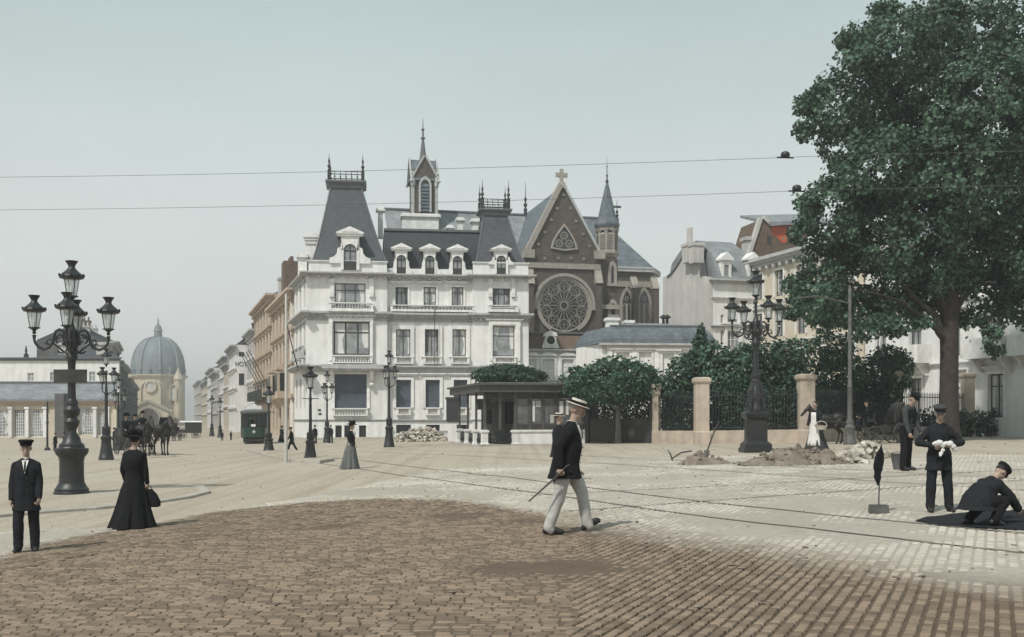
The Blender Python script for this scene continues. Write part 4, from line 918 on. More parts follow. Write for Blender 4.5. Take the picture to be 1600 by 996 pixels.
for px in (1036.5,1042.5):
    q=Q(px-2,492,px+2,506,off=3); mb=MB(); c=(q[0]+q[1])/2; mb.lathe([(.12,q[2]),(.1,q[2]+.35),(.25,q[2]+.45),(.33,q[3]-.25),(.2,q[3]-.08),(.05,q[3])],8,(c,3,0)); mb.build('roof_vent',W['iron'],pv)
# ================================================================== GABLED HOUSE, CREAM BUILDING, BRICK HOUSE
HF=Fr(1114,86,18,.5)
hs=HF.root('gabled_house','tall pale grey house with bare gable wall and slate mansard, right of the church','house')
h=lambda px,py,off=0: HF.uv(px,py,off)
D=9.0; zE=h(1114,436)[1]; zM=h(1100,395,1.4)[1]; zT=zM+1.3; wR=h(1172,440)[0]+.3
fr_w=[HF.r(1126,516,1131,540),HF.r(1136,517,1156,545),HF.r(1126,492,1131,512),HF.r(1137,470,1154,505)]
mb=MB(); wallh(mb,0,wR,-.5,zE,fr_w,0,.2); mb.build('wall',W['stucco'],hs)
# the gable end is drawn in the plane running back from the corner
SF=Fr(1114,86,108,.5)
gp=[(1114,700),(1114,434),(1103,432),(1098,397),(1091,390),(1083,388),(1077,394),(1062,418),(1056,426),(1049,432),(1041.5,434),(1041.5,700)]
pts=[]
for a,b in gp:
    u,z=SF.uv(a,b); pts.append((u,z if b<700 else -.5))
mb=MB(); mb.prism(pts[::-1],0.0,.35)
o=mb.build('gable_wall',W['greywall'],hs,rotz=R(90))
mb=MB(); 
for k in range(2,len(pts)-3): sl_(pts[k+1],pts[k],.14,-.1,.45,mb)
mb.build('gable_coping',W['lead'],hs,rotz=R(90))
mb=MB(); mb.loft([[(.36,-.15,zE),(wR,-.15,zE),(wR,D,zE),(.36,D,zE)],[(.36,1.0,zM),(wR,1.0,zM),(wR,D-1,zM),(.36,D-1,zM)],[(.36,3.4,zT),(wR,3.4,zT),(wR,D-3.4,zT),(.36,D-3.4,zT)]]); mb.build('roof',W['slatepale'],hs)
molding(MB(),-.05,wR,zE-.35,zE+.02,.4).build('cornice',W['trimgrey'],hs); molding(MB(),0,wR,zE-1.6,zE-1.4,.2).build('string_course',W['trim'],hs)
molding(MB(),0,wR,h(1140,513)[1],h(1140,509)[1],.25).build('string_course',W['trimgrey'],hs)
for k,q in enumerate(fr_w): win(hs,*q,y=.15,cols=3 if k==1 else 1,bars=(.5,) if k==1 else (.7,),fm='sashw'); 
mb=surround(fr_w[1],0,.25,.12,.25); mb.build('window_surround',W['trim'],hs)
for c in (1135,1176):
    q=HF.r(c-10,399,c+10,433,.0); mb=MB(); m=(q[0]+q[1])/2; hw=(q[1]-q[0])/2
    mb.box(m-hw*.75,m-hw*.38,-.05,1.2,q[2],q[3]-.4).box(m+hw*.38,m+hw*.75,-.05,1.2,q[2],q[3]-.4).box(m-hw*.38,m+hw*.38,-.05,1.2,q[3]-.75,q[3]-.4)
    mb.prism([(m-hw,q[3]-.4),(m+hw,q[3]-.4),(m+hw,q[3]-.25),(m,q[3]+.25),(m-hw,q[3]-.25)],-.2,1.3); d=mb.build('dormer',W['trim'],hs)
    MB().box(m-hw*.38,m+hw*.38,.05,.15,q[2],q[3]-.75).build('window',W['glass'],d)
for px0,px1,py in ((1083,1088,358),(1092,1100,383),(1081,1092,384)):
    a,z=SF.uv(px0,py); b,_=SF.uv(px1,py); z0=SF.uv(px0,398)[1]-.8; mb=MB(); mb.box(min(a,b),max(a,b),.0 if px0!=1083 else .3,.9 if px0!=1083 else .6,z0,z)
    if px0!=1083: mb.box(min(a,b)-.08,max(a,b)+.08,-.08,.98,z-.2,z+.04)
    mb.build('chimney',W['greywall'],hs,rotz=R(90))
CB=Fr(1171,88,-72.07,.5)
def cb_building(u0,u1,z1,mat,name,label,bays,floors,ground=True,bal=True,y0=0):
    c=thing(name,label,'building',(CB.x+u0*cos(CB.a),CB.y+u0*sin(CB.a),.4),CB.a); L=u1-u0; hs_=[]
    bw=L/bays; lv=[]; z=.9
    fh=(z1-1.5)/floors
    for f in range(floors):
        for b in range(bays): hs_.append((bw*(b+.5)-.6,bw*(b+.5)+.6,.9+fh*f+.5,.9+fh*f+fh*.80))
    mb=MB(); wallh(mb,0,L,-1,z1,hs_,0,.25); mb.add([(0,0,-1),(0,9,-1),(0,9,z1),(0,0,z1)],[(0,3,2,1)]); mb.add([(L,0,-1),(L,9,-1),(L,9,z1),(L,0,z1)],[(0,1,2,3)]); mb.build('wall',W[mat],c)
    for q in hs_:
        win(c,*q,y=.2,cols=2,bars=(.72,),fm='sash'); 
    for q in hs_: surround(q,0,.16,.1,.2 if q[2]<z1-4 else 0).build('window_surround',W['trim'],c)
    mb=molding(MB(),0,L,z1-.7,z1,.7); dentils(mb,.3,L-.3,z1-.95,z1-.7,.4,0,.9); mb.build('cornice',W['trimgrey'],c)
    for f in range(1,floors): molding(MB(),0,L,.9+fh*f-.1,.9+fh*f+.15,.2).build('string_course',W['trim'],c)
    mb=MB(); mb.loft([[(.1,.1,z1),(L-.1,.1,z1),(L-.1,9,z1),(.1,9,z1)],[(.1,3.4,z1+1.1),(L-.1,3.4,z1+1.1),(L-.1,6,z1+1.1),(.1,6,z1+1.1)]]); mb.build('roof',W['slatepale'],c)
    return c,hs_,fh
cb_building(0,15,14.0,'cream','cream_building','long cream plaster building with a heavy cornice, behind the big tree',5,4)
wb,hq,fh=cb_building(15.2,36,12.6,'stucco','white_house','white house with a projecting first floor balcony, seen behind the tree trunk',6,3)
for i in (1,3,4):
    q=hq[6+i]; mb=MB(); mb.box(q[0]-.9,q[1]+.9,-1.1,.0,q[2]-.35,q[2]-.15); mb.prism([],0,0) if 0 else None
    for k in (q[0]-.6,q[1]+.4): mb.frus((k,k+.2,-.25,0),q[2]-1.1,(k,k+.2,-.9,0),q[2]-.35)
    mb.box(q[0]-.9,q[0]-.75,-1.1,0,q[2]-.15,q[2]+.8).box(q[1]+.75,q[1]+.9,-1.1,0,q[2]-.15,q[2]+.8).box(q[0]-.75,q[1]+.75,-1.1,-.95,q[2]-.15,q[2]+.8); mb.build('balcony',W['trim'],wb)
BF=Fr(1173,94,12,.5)
bh=BF.root('brick_house','brown brick house with orange-red painted upper wall, rising above the cream building','house')
b=lambda px,py,off=0: BF.uv(px,py,off)
bo=lambda l:[b(*q) for q in l]
zt=b(1191,342)[1]
mb=MB(); mb.prism(bo([(1205,430),(1205,372),(1203,354),(1191,342),(1173,398),(1173,430)]),0,4.4); mb.build('wall',W['brickred'],bh)
mb=MB(); mb.prism(bo([(1262,430),(1262,350),(1203.2,353),(1205.2,372),(1206,430)]),-.02,4.2); mb.build('side_wall',W['brickred'],bh)
mb=MB(); mb.prism(bo([(1204.5,354.5),(1228,353),(1244,352.5),(1244,366),(1236,371),(1228,380),(1222,380),(1214,372),(1206,366)][::-1]),-.05,-.021); mb.build('painted_patch',W['orange'],bh)
q=BF.r(1229,355,1233,364); MB().box(q[0],q[1],-.09,-.05,q[2],q[3]).build('window',W['glassdk'],bh)
p0,p1,p2,p3=b(1190,340),b(1260,336),b(1263,350),b(1201,354)
mb=MB(); mb.add([(p3[0],-.5,p3[1]),(p2[0]+2,-.5,p2[1]),(p2[0]+2,4.5,p1[1]+.75),(p0[0],4.5,p0[1]+.75),(p3[0],-.5,p3[1]+.3),(p2[0]+2,-.5,p2[1]+.3),(p2[0]+2,4.5,p1[1]+1.0),(p0[0],4.5,p0[1]+1.0)],[(0,1,2,3),(4,7,6,5),(0,4,5,1),(0,3,7,4)]); mb.build('roof',W['slatepale'],bh)
mb=MB(); sl_(b(1173,398),b(1191,342),.3,-.15,.4,mb); sl_(b(1191,342),b(1203.5,354),.35,-.16,.4,mb); mb.build('gable_coping',W['greywall'],bh)
q=BF.r(1199,369,1204,383); MB().box(q[0],q[1],-.04,.02,q[2],q[3]).build('window',W['glassdk'],bh)
q=BF.r(1164,371,1176,400,.5); mb=MB(); mb.box(q[0],q[1],.2,1.2,q[2]-2,q[3]-.3); mb.box(q[0]-.12,q[1]+.12,.08,1.32,q[3]-.3,q[3]); mb.build('chimney',W['greywall'],bh)
# ================================================================== STREET ROWS
def rowhouse(name,label,cat,x,y,ang,L,hgt,floors,bays,mat,roof='slate',group=None,z=0,detail=True,shopfront=False,chimneys=1,ridge=1.8,proj=0,arch=False):
    c=thing(name,label,cat,(x,y,z),ang,group); hs_=[]; bw=L/bays; fh=(hgt-1.2)/floors
    for f in range(floors):
        for i in range(bays): hs_.append((bw*(i+.5)-bw*.2,bw*(i+.5)+bw*.2,.5+fh*f+(.5 if f else .1),.5+fh*f+fh*.80))
    mb=MB(); wallh(mb,0,L,-1.2,hgt,hs_,0,.2)
    mb.add([(0,0,-1.2),(0,9,-1.2),(0,9,hgt),(0,0,hgt)],[(0,3,2,1)]); mb.add([(L,0,-1.2),(L,9,-1.2),(L,9,hgt),(L,0,hgt)],[(0,1,2,3)]); mb.build('wall',W[mat],c)
    for k,q in enumerate(hs_):
        w=MB(); t=.07; w.box(q[0]+.01,q[1]-.01,.14,.2,q[2]+.01,q[3]-.01); w.mi=1
        w.box((q[0]+q[1])/2-.04,(q[0]+q[1])/2+.04,.08,.138,q[2],q[3]).box(q[0],q[1],.09,.137,q[2]+(q[3]-q[2])*.68,q[2]+(q[3]-q[2])*.74)
        w.build('window',[W['glassdk'],W['sash']],c)
    mb=molding(MB(),0,L,hgt-.6,hgt,.75); 
    if detail: dentils(mb,.2,L-.2,hgt-.85,hgt-.6,.4,0,.8)
    mb.build('cornice',W['trimgrey' if mat!='ochre' else 'ochre'],c)
    mb=MB()
    for f in range(1,floors): molding(mb,0,L,.5+fh*f-.1,.5+fh*f+.18,.3)
    if detail:
        for q in hs_[bays:]: mb.box(q[0]-.15,q[1]+.15,-.22,.02,q[2]-.2,q[2]-.02); molding(mb,q[0]-.1,q[1]+.1,q[3]+.1,q[3]+.32,.22)
    mb.build('string_courses',W['trim' if mat not in('ochre','darkhouse') else mat],c)
    mb=MB(); mb.loft([[(0,.05,hgt),(L,.05,hgt),(L,9,hgt),(0,9,hgt)],[(.02,3.8,hgt+ridge),(L-.02,3.8,hgt+ridge),(L-.02,5.4,hgt+ridge),(.02,5.4,hgt+ridge)]]); mb.build('roof',W[roof],c)
    for k in range(chimneys):
        xx=[.1,L-1.3,L*.5][k%3]; mb=MB(); hh=hgt+ridge+1.0+.4*(k%2); mb.box(xx,xx+1.2,3.4,5.2,hgt,hh); mb.box(xx-.1,xx+1.3,3.3,5.3,hh,hh+.25)
        for j in range(3): mb.lathe([(.16,0),(.12,.6)],7,(xx+.6,3.7+.6*j,hh+.25))
        mb.build('chimney',W['brickred' if k%2==0 else 'greywall'],c)
    return c,hs_,fh
DIRR=R(-72.07); KX=-.3235
def rr_(Y): return (KX*Y+12.16,Y)
def right(name,label,Ya,Yb,h,fl,bays,mat,set_=0,**k):
    x,y=rr_(Yb); L=(Yb-Ya)*1.051-.02; nx,ny=-.951,-.308
    return rowhouse(name,label,'house',x+nx*set_,y+ny*set_,DIRR,L,h,fl,bays,mat,z=gz(-30,y) if y>95 else 0,**k)
o1,q1,f1=right('ochre_house','ochre plaster house with oriel bays, next to the white mansion',98.5,118,13.6,4,6,'ochre',roof='slatepale',chimneys=0,ridge=2.4)
for i in (2,4):
    q=q1[6+i]; mb=MB(); mb.box(q[0]-.5,q[1]+.5,-1.1,.0,q[2]-.4,q[3]+.3); mb.box(q[0]-.6,q[1]+.6,-1.2,0,q[3]+.3,q[3]+.55); mb.frus((q[0],q[1],-.3,0),q[2]-1.3,(q[0]-.5,q[1]+.5,-1.1,0),q[2]-.4); b_=mb.build('bay_window',W['ochre'],o1)
    mb=MB(); mb.box(q[0]-.2,q[1]+.2,-1.13,-1.08,q[2]+.3,q[3]); mb.box(q[1]+.49,q[1]+.53,-.9,-.2,q[2]+.3,q[3]); mb.build('window',W['glassdk'],b_)
mb=MB(); mb.box(6.6,9.0,.3,1.9,13,17.7)
for j in range(6): mb.lathe([(.2,0),(.16,.5)],7,(6.85+j*.38,1.1,17.7))
mb.build('chimney_stack',W['brickred'],o1)
mb=MB(); mb.box(1.2,2.4,.5,1.8,13,16.6); mb.box(1.1,2.5,.4,1.9,16.6,16.85)
for j in range(3): mb.lathe([(.18,0),(.14,.6)],7,(1.45+j*.35,1.1,16.85))
mb.build('chimney_stack',W['greywall'],o1)
o2,q2,f2=right('ochre_house','taller ochre house with overhanging cornice, long iron balcony and flagpoles',118.1,140,15.4,5,6,'ochre',roof='slatepale',chimneys=1)
q=q2[12]; mb=MB(); mb.box(1,21,-1.0,0,4.0,4.2); mb.box(1,21,-1.0,-.92,4.2,5.1); mb.build('balcony',W['iron'],o2)
for i in range(4):
    mb=MB(); x=9+i*3.6; mb.tube([(x,-.2,5.6),(x-.8,-2.2,9.5)],.05,5); mb.build('flagpole',W['sash'],o2)
right('grey_house','narrow pale grey house between the ochre house and the white corner hotel',140.2,152,13.4,4,3,'greywall',chimneys=2)
ho,qh,fh_=right('hotel','white corner hotel with lettering high on its side wall and hipped roof',152.3,166,12.2,4,4,'stucco',set_=1.6,chimneys=2,ridge=3)
L=13.7*1.051-.02
fc=bpy.data.curves.new('lettering','FONT'); fc.body='HOT'; fc.size=.95; fc.extrude=.02; fc.align_x='CENTER'; fo=bpy.data.objects.new('lettering',fc); COL.objects.link(fo)
bpy.context.view_layer.update(); me=bpy.data.meshes.new_from_object(fo.evaluated_get(bpy.context.evaluated_depsgraph_get())); bpy.data.objects.remove(fo)
me.materials.clear(); me.materials.append(W['iron']); lo=link('lettering',me,ho); lo.matrix_local=Matrix.Translation((L+.03,.80,9.2))@Matrix.Rotation(R(90),4,'Z')@Matrix.Rotation(R(90),4,'X')@Matrix.Scale(.8,4,(1,0,0))
for zz in (6.6,10.6): 
    MB().box(L-.01,L+.05,.5,1.2,zz,zz+(1.6 if zz<8 else .6)).build('window',W['glassdk'],ho)
sp=[(166.3,184,13,4,4,'stucco','white house with three chimneys, just beyond the hotel'),(184.2,199,11.3,3,4,'cream','low cream house in the far right-hand row'),(199.2,222,13.6,4,5,'stucco','broad white house with a high cornice, halfway down the far right-hand row'),
 (222.2,246,11.8,4,5,'greywall','grey plaster house, past the middle of the far right-hand row'),(246.2,275,13.8,4,5,'stucco','tall white house among the last of the right-hand row'),(275.2,315,12.2,4,6,'cream','pale cream house second from the far end of the right-hand row'),(315.2,370,13.5,4,7,'greywall','grey house at the far end of the right-hand row, near the domed church')]
for i,(a,b2,hh,fl,by,mt,lb) in enumerate(sp): right('row_house',lb,a,b2,hh,fl,by,mt,set_=(.0,.5,.0,.6,.2,0,.5)[i],chimneys=3,detail=i<3,group='houses along the right side of the street')
DIRL=R(107.93)
sl2=[(148,166,12.4,4,4,'nearest dark house of the left-hand street row, behind the street lamps'),(166.2,186,13.8,4,4,'tallest dark house of the left-hand street row'),(186.2,208,12.0,4,5,'third dark house along the left-hand street row'),(208.2,240,12.6,4,6,'broad dark house midway along the left-hand street row'),(240.2,285,11.4,4,7,'fifth dark house along the left-hand row, left of the dome'),(285.2,340,11.6,4,8,'farthest dark house of the left-hand row, beside the domed church')]
for a,b2,hh,fl,by,lb in sl2:
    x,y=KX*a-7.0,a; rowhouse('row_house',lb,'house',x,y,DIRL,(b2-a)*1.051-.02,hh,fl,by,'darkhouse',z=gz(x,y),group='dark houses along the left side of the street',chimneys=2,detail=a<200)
# ================================================================== DOMED CHURCH
DF=Fr(247,385,0,-1.6); dc=DF.root('domed_church','cream stone church with great blue-grey dome and arched portal, closing the street','church')
d=lambda px,py: DF.uv(px,py); S=385/1700
mb=MB(); z585=d(247,587)[1]; Rb=40.5*S
mb.lathe([(Rb,-2),(Rb,z585-.6)],8,(0,0,0),rot=0); mb.build('octagon_wall',W['domestone'],dc)
mb=MB(); mb.lathe([(Rb,z585-1.2),(Rb+.7,z585-.8),(Rb+1.1,z585-.3),(Rb+1.1,z585),(Rb*.9,z585+.2)],8); mb.build('cornice',W['domestone'],dc)
pr=[(38.5*S*cos(R(t*1.0))**.78,z585+1.6+53*S*sin(R(t))) for t in range(0,86,6)]; mb=MB(); mb.lathe([(38.8*S,z585),(38.8*S,z585+1.7)]+pr,32); dm=mb.build('dome',W['copper'],dc,True)
for j in range(8):
    a=2*PI*(j+.5)/8; mb=MB(); mb.tube([((r+.1)*cos(a),(r+.1)*sin(a),z) for r,z in pr],[.55*(.4+.6*r/pr[0][0]) for r,z in pr],6); mb.build('dome_rib',W['slatepale'],dm)
for j in range(16):
    a=2*PI*j/16; mb=MB(); mb.lathe([(.5,0),(.5,1.6),(.75,1.7),(.3,2.6),(.05,3.4)],6,(38.5*S*cos(a)*1.03,38.5*S*sin(a)*1.03,z585)); mb.build('dome_lucarne',W['copper'],dm)
zt=d(247,533)[1]; mb=MB(); mb.lathe([(9*S,zt-1),(9*S,zt+.4),(6.5*S,zt+.8),(6*S,zt+3.2),(7*S,zt+3.5),(6*S,zt+4),(4.5*S,zt+5.2),(1.5*S,zt+6.0),(1.2*S,zt+6.6),(.3,zt+7),(.06,zt+8.3)],10); mb.build('lantern',W['copper'],dc)
yf=-Rb*.925
c,z0=d(248,605); 
mb=MB(); ringprism(mb,arc(c,z0,9.5*S,0,360,24),arc(c,z0,7*S,0,360,24),yf-.7,yf+.1); rz=mb.build('rose_window',W['domestone'],dc); mb=MB(); mb.prism(arc(c,z0,7.1*S,0,360,20)[:-1],yf-.3,yf+.1); mb.build('pane',W['greywall'],rz)
mb=MB(); frame_arch(mb,c,d(0,634)[1],d(0,610)[1],14*S,2*S,yf-.5,yf+.1,14); mb.build('relieving_arch',W['domestone'],dc)
for px in (216,280): 
    cc,_=d(px,620); mb=MB(); frame_arch(mb,cc,d(0,627)[1],d(0,607)[1],4*S,1.5*S,yf+1.6,yf+3,10); w_=mb.build('tall_window',W['domestone'],dc); MB().box(cc-4*S,cc+4*S,yf+2.2,yf+3,d(0,627)[1],d(0,603)[1]).build('pane',W['greywall'],w_)
cc,_=d(252,660); zs=d(0,655)[1]; mb=MB(); yp=yf-5
wv=30*S; zg=d(0,629)[1]
o=[(cc+wv,-2),(cc+wv,d(0,643)[1]),(cc+wv*.55,d(0,635)[1]),(cc,zg),(cc-wv*.55,d(0,635)[1]),(cc-wv,d(0,643)[1]),(cc-wv,-2)]
i=[(cc+17*S,-2),(cc+17*S,zs)]+arc(cc,zs,17*S,30,150,3)+[(cc-17*S,zs),(cc-17*S,-2)]
i=[(cc+17*S,-2),(cc+17*S,zs),(cc+17*S*.62,zs+17*S*.79),(cc,zs+17*S),(cc-17*S*.62,zs+17*S*.79),(cc-17*S,zs),(cc-17*S,-2)]
ringprism(mb,o,i,yp,yf+.3); po=mb.build('portal',W['domestone'],dc)
mb=MB(); frame_arch(mb,cc,-2,zs,16*S,3.4*S,yp-.5,yp+.4,16); mb.build('portal_arch',W['stone'],po)
mb=MB(); mb.box(cc-17*S,cc+17*S,yf-.6,yf+.2,-2,zs+17*S); mb.build('portal_recess',W['greywall'],po)
mb=MB(); sl_(o[5],o[3],.8,yp-.7,yp+.1,mb); sl_(o[3],o[1],.8,yp-.7,yp+.1,mb); mb.build('portal_coping',W['stone'],po)
for px in (209,285):
    cc,_=d(px,600); mb=MB(); mb.lathe([(1.5,-2),(1.5,d(0,597)[1]),(1.8,d(0,594)[1]),(1.5,d(0,590)[1]),(.8,d(0,584)[1]),(.1,d(0,576)[1])],8,(cc,yf+3.5,0)); mb.build('corner_turret',W['domestone'],dc)
# ================================================================== BUILDINGS ON THE LEFT
LF=Fr(28,118,0,-.2); wh=LF.root('white_building','broad white building with small attic windows and grey dome, behind the cream pavilion','building')
l=lambda *q,off=0: LF.r(*q,off)
r=l(-80,561,186,720); ws=[l(43,583,53,596),l(78,582,88,596),l(139,581,149,596)]+[l(a,625,a+12,650) for a in (40,75,140,160)]
mb=MB(); wallh(mb,r[0],r[1],-.8,r[3],ws,0,.2); mb.add([(r[1],0,-.8),(r[1]-4.2,12,-.8),(r[1]-4.2,12,r[3]),(r[1],0,r[3])],[(0,1,2,3)]); mb.build('wall',W['stucco'],wh)
for q in ws: win(wh,*q,y=.15,cols=2,bars=(.6,),fm='sashw')
molding(MB(),r[0],r[1],r[3]-.2,r[3]+.15,.35).build('cornice',W['lead'],wh)
mb=MB(); a,b2,c3,e3=l(70,560,70,560)[0],l(92,548,92,548)[0],l(170,548,170,548)[0],l(186,560,186,560)[0]
mb.loft([[(a,.3,r[3]),(e3,.3,r[3]),(e3-4,11,r[3]),(a,11,r[3])],[(b2,4,r[3]+1.3),(c3-1.4,4,r[3]+1.3),(c3-2.8,8,r[3]+1.3),(b2,8,r[3]+1.3)]]); mb.build('roof',W['slate'],wh)
for x0,x1 in ((92,107),(150,165)):
    q=l(x0,535,x1,562,off=2); mb=MB(); mb.box(q[0],q[1],2,4,q[2],q[3]-.3); mb.box(q[0]-.15,q[1]+.15,1.85,4.15,q[3]-.3,q[3]); mb.build('chimney',W['greywall'],wh)
q=l(112,527,152,562,off=4); mb=MB(); c=(q[0]+q[1])/2; rr=(q[1]-q[0])/2; mb.lathe([(rr,r[3]-1),(rr,r[3]+.2)]+[(rr*cos(R(t)),r[3]+.2+(q[3]-r[3])*sin(R(t))) for t in range(8,88,8)],24,(c,6,0)); mb.build('dome',W['slate'],wh,True)
q=l(35,540,40,562); mb=MB(); c=(q[0]+q[1])/2; mb.lathe([(.3,q[2]),(.25,q[2]+.6),(.1,q[2]+.7),(.14,q[2]+1.0),(.04,q[3])],7,(c,.5,0)); mb.build('roof_finial',W['iron'],wh)
SFt=Fr(10,99,0,-.2); st=SFt.root('station_pavilion','low cream pavilion with tall grilled windows and grey lean-to roof, behind left candelabra','pavilion')
l=lambda *q,off=0: SFt.r(*q,off)
r=l(-60,632,182,700); ws=[l(21,640,40,683),l(46,640,68,683),l(124,638,146,680),l(152,638,166,680),l(-22,640,14,683)]
blk=l(94,600,108,700)
mb=MB(); wallh(mb,r[0],r[1],-.8,r[3],ws,0,.3); mb.add([(r[1],0,-.8),(r[1]-3.4,10,-.8),(r[1]-3.4,10,r[3]),(r[1],0,r[3])],[(0,1,2,3)]); mb.build('wall',W['cream'],st)
for q in ws:
    f=win(st,*q,y=.25,cols=6,bars=(.12,.24,.36,.48,.60,.72,.84),fm='sashw',pm='glass',w=.05)
for px in (43,71,120,149,169,17):
    q=l(px-2.5,636,px+2.5,684); mb=MB(); mb.box(q[0],q[1],-.18,.02,q[2],q[3]); mb.box(q[0]-.07,q[1]+.07,-.24,.02,q[3]-.18,q[3]); mb.build('pilaster',W['trim'],st)
molding(MB(),r[0],r[1],r[3]-.1,r[3]+.3,.4).build('cornice',W['ochre'],st)
q=l(-60,603,182,632,off=3); mb=MB(); mb.add([(r[0],-.5,r[3]+.3),(r[1]+.3,-.5,r[3]+.3),(r[1]-1,3,q[3]),(r[0],3,q[3]),(r[0],-.5,r[3]+.5),(r[1]+.3,-.5,r[3]+.5),(r[1]-1,3,q[3]+.2),(r[0],3,q[3]+.2)],[(0,3,2,1),(4,5,6,7),(0,1,5,4),(1,2,6,5)]); mb.build('roof',W['slatepale'],st)
MB().box(r[0],r[1]-1,2.9,3.2,q[3]+.1,q[3]+.4).build('ridge_flashing',W['lead'],st)
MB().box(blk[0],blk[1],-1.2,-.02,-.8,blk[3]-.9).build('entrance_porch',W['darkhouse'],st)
# ================================================================== LAMPS
def add_lantern(parent,c,k=1.0,n=8):
    x,y,z=c; mb=MB()
    mb.lathe([(.02,-.16*k),(.05*k,-.12*k),(.035*k,-.07*k),(.10*k,-.02*k),(.15*k,0),(.15*k,.02*k),(.10*k,.025*k)],n,c)
    f=mb.build('lantern',W['iron'],parent,True)
    mb=MB(); mb.lathe([(.098*k,.02*k),(.165*k,.40*k)],n,c,close=False); mb.lathe([(.02*k,.02*k),(.03*k,.12*k),(.012*k,.20*k)],6,c)
    mb.build('glass',W['lampglass'],f)
    mb=MB()
    for j in range(4):
        a=PI/4+j*PI/2; mb.tube([(x+.11*k*cos(a),y+.11*k*sin(a),z+.02*k),(x+.178*k*cos(a),y+.178*k*sin(a),z+.41*k)],.011*k,4)
    mb.lathe([(.17*k,.40*k),(.27*k,.43*k),(.29*k,.47*k),(.275*k,.50*k),(.22*k,.54*k),(.15*k,.60*k),(.085*k,.67*k),(.075*k,.71*k),(.09*k,.75*k),(.15*k,.84*k),(.13*k,.845*k)],16,c)
    for j in range(10):
        a=2*PI*j/10; mb.ell((x+.28*k*cos(a),y+.28*k*sin(a),z+.50*k),(.028*k,.028*k,.04*k),5,4)
    mb.build('lantern_cap',W['iron'],f,True); return f
def candelabra(px,py,ytop,label,square,rot,name='candelabra',Hs=1.0,rs=1.0):
    p=gput(px,py); Hs=(py-ytop)/F*p.y/6.26; t=thing(name,label,'street lamp',p,0,'five-lantern candelabra lamps')
    q=lambda l:[(r*rs,z*Hs) for r,z in l]; mb=MB()
    if square:
        mb.lathe(q([(.52,-.05),(.52,.14),(.47,.17),(.47,.28),(.40,.34),(.36,.38)]),4,sq=1); mb.lathe(q([(.345,.38),(.335,1.12),(.40,1.17),(.44,1.22),(.46,1.32),(.40,1.38),(.30,1.42)]),4,sq=1)
        for a in range(4):
            m=Matrix.Rotation(a*PI/2,4,'Z'); b=MB(); b.box(-.22*rs,.22*rs,-.362*rs,-.33*rs,.5*Hs,1.05*Hs); mb.add([m@Vector(v) for v in b.v],b.f)
    else:
        mb.lathe(q([(.46,-.06),(.46,.12),(.43,.15),(.44,.20),(.40,.24),(.36,.31),(.34,.36)]),24); mb.lathe(q([(.325,.36),(.31,.60),(.31,.95),(.325,1.02),(.33,1.05),(.40,1.13),(.43,1.2),(.43,1.28),(.34,1.30),(.31,1.36)]),24)
    mb.build('pedestal',W['iron'],t,True)
    mb=MB()
    if square: mb.lathe(q([(.30,1.40),(.31,1.5),(.24,1.62),(.27,1.8),(.29,2.0),(.23,2.2),(.19,2.35),(.20,2.42),(.12,2.5),(.17,2.6),(.15,2.68)]),14)
    else: mb.lathe(q([(.32,1.30),(.33,1.38),(.24,1.46),(.22,1.56),(.12,1.72),(.13,1.8),(.19,1.92),(.21,2.0),(.14,2.1),(.20,2.2),(.22,2.32),(.15,2.42),(.17,2.5),(.12,2.6)]),14)
    if square:
        for j in range(4):
            a=PI/4+j*PI/2; mb.tube([(.34*rs*cos(a),.34*rs*sin(a),1.44*Hs),(.36*rs*cos(a),.36*rs*sin(a),1.62*Hs),(.26*rs*cos(a),.26*rs*sin(a),1.9*Hs),(.30*rs*cos(a),.30*rs*sin(a),2.1*Hs),(.18*rs*cos(a),.18*rs*sin(a),2.35*Hs)],[.07,.08,.05,.06,.03],7)
    mb.lathe(q([(.115,2.55),(.10,2.9),(.105,3.1),(.095,3.4),(.11,3.62),(.15,3.68),(.15,3.75),(.105,3.82),(.10,3.95),(.16,4.02),(.17,4.15),(.13,4.3),(.15,4.4),(.10,4.5),(.05,4.62),(.045,5.05),(.08,5.1),(.05,5.2)]),12)
    mb.build('column',W['ironworn' if square and False else 'iron'],t,True)
    for j in range(4):
        a=rot+j*PI/2; e=lambda r,z:(r*rs*cos(a),r*rs*sin(a),z*Hs); mb=MB()
        mb.tube([e(*v) for v in ((.10,4.22),(.20,4.40),(.31,4.46),(.40,4.40),(.45,4.25),(.47,4.11),(.55,3.98),(.69,3.92),(.82,3.98),(.90,4.08),(.93,4.18),(.93,4.30))],[.035,.035,.034,.034,.034,.034,.036,.036,.036,.034,.03,.05],7)
        ring=lambda cr,czz,r_,th,a0=0,a1=360:mb.tube([e(cr+r_*cos(R(a0+(a1-a0)*i/14)),czz+r_*sin(R(a0+(a1-a0)*i/14))) for i in range(15)],th,5)
        ring(.27,4.20,.13,.026,-60,250); ring(.27,4.20,.07,.02,0,300); ring(.24,3.95,.12,.024,90,330); mb.tube([e(.1,3.8),(e(.2,3.86)),e(.33,3.98),e(.47,4.08)],.024,5); ring(.55,4.12,.07,.018,-90,160); mb.tube([e(.55,4.05),e(.63,4.06),e(.68,4.1)],[.02,.015,.008],5)
        mb.build('arm',W['iron'],t,True); add_lantern(t,e(.93,4.48),.93)
    add_lantern(t,(0,0,5.34*Hs),1.02)
    return t
c1=candelabra(112,776,410,'tall five-lantern iron candelabra on a round pedestal, carrying a dark signboard',False,R(15),rs=.90)
for k in (-1,1):
    mb=MB(); mb.box(-.02,.40,-.02,.02,2.74,3.06); o=mb.build('signboard',W['wood'],c1,loc=(.0,-.13,0),rotz=R(8) if k>0 else R(180-8))
candelabra(1181,707,420,'five-lantern iron candelabra on a square stone-like pedestal before the garden railings',True,R(15),rs=.98)
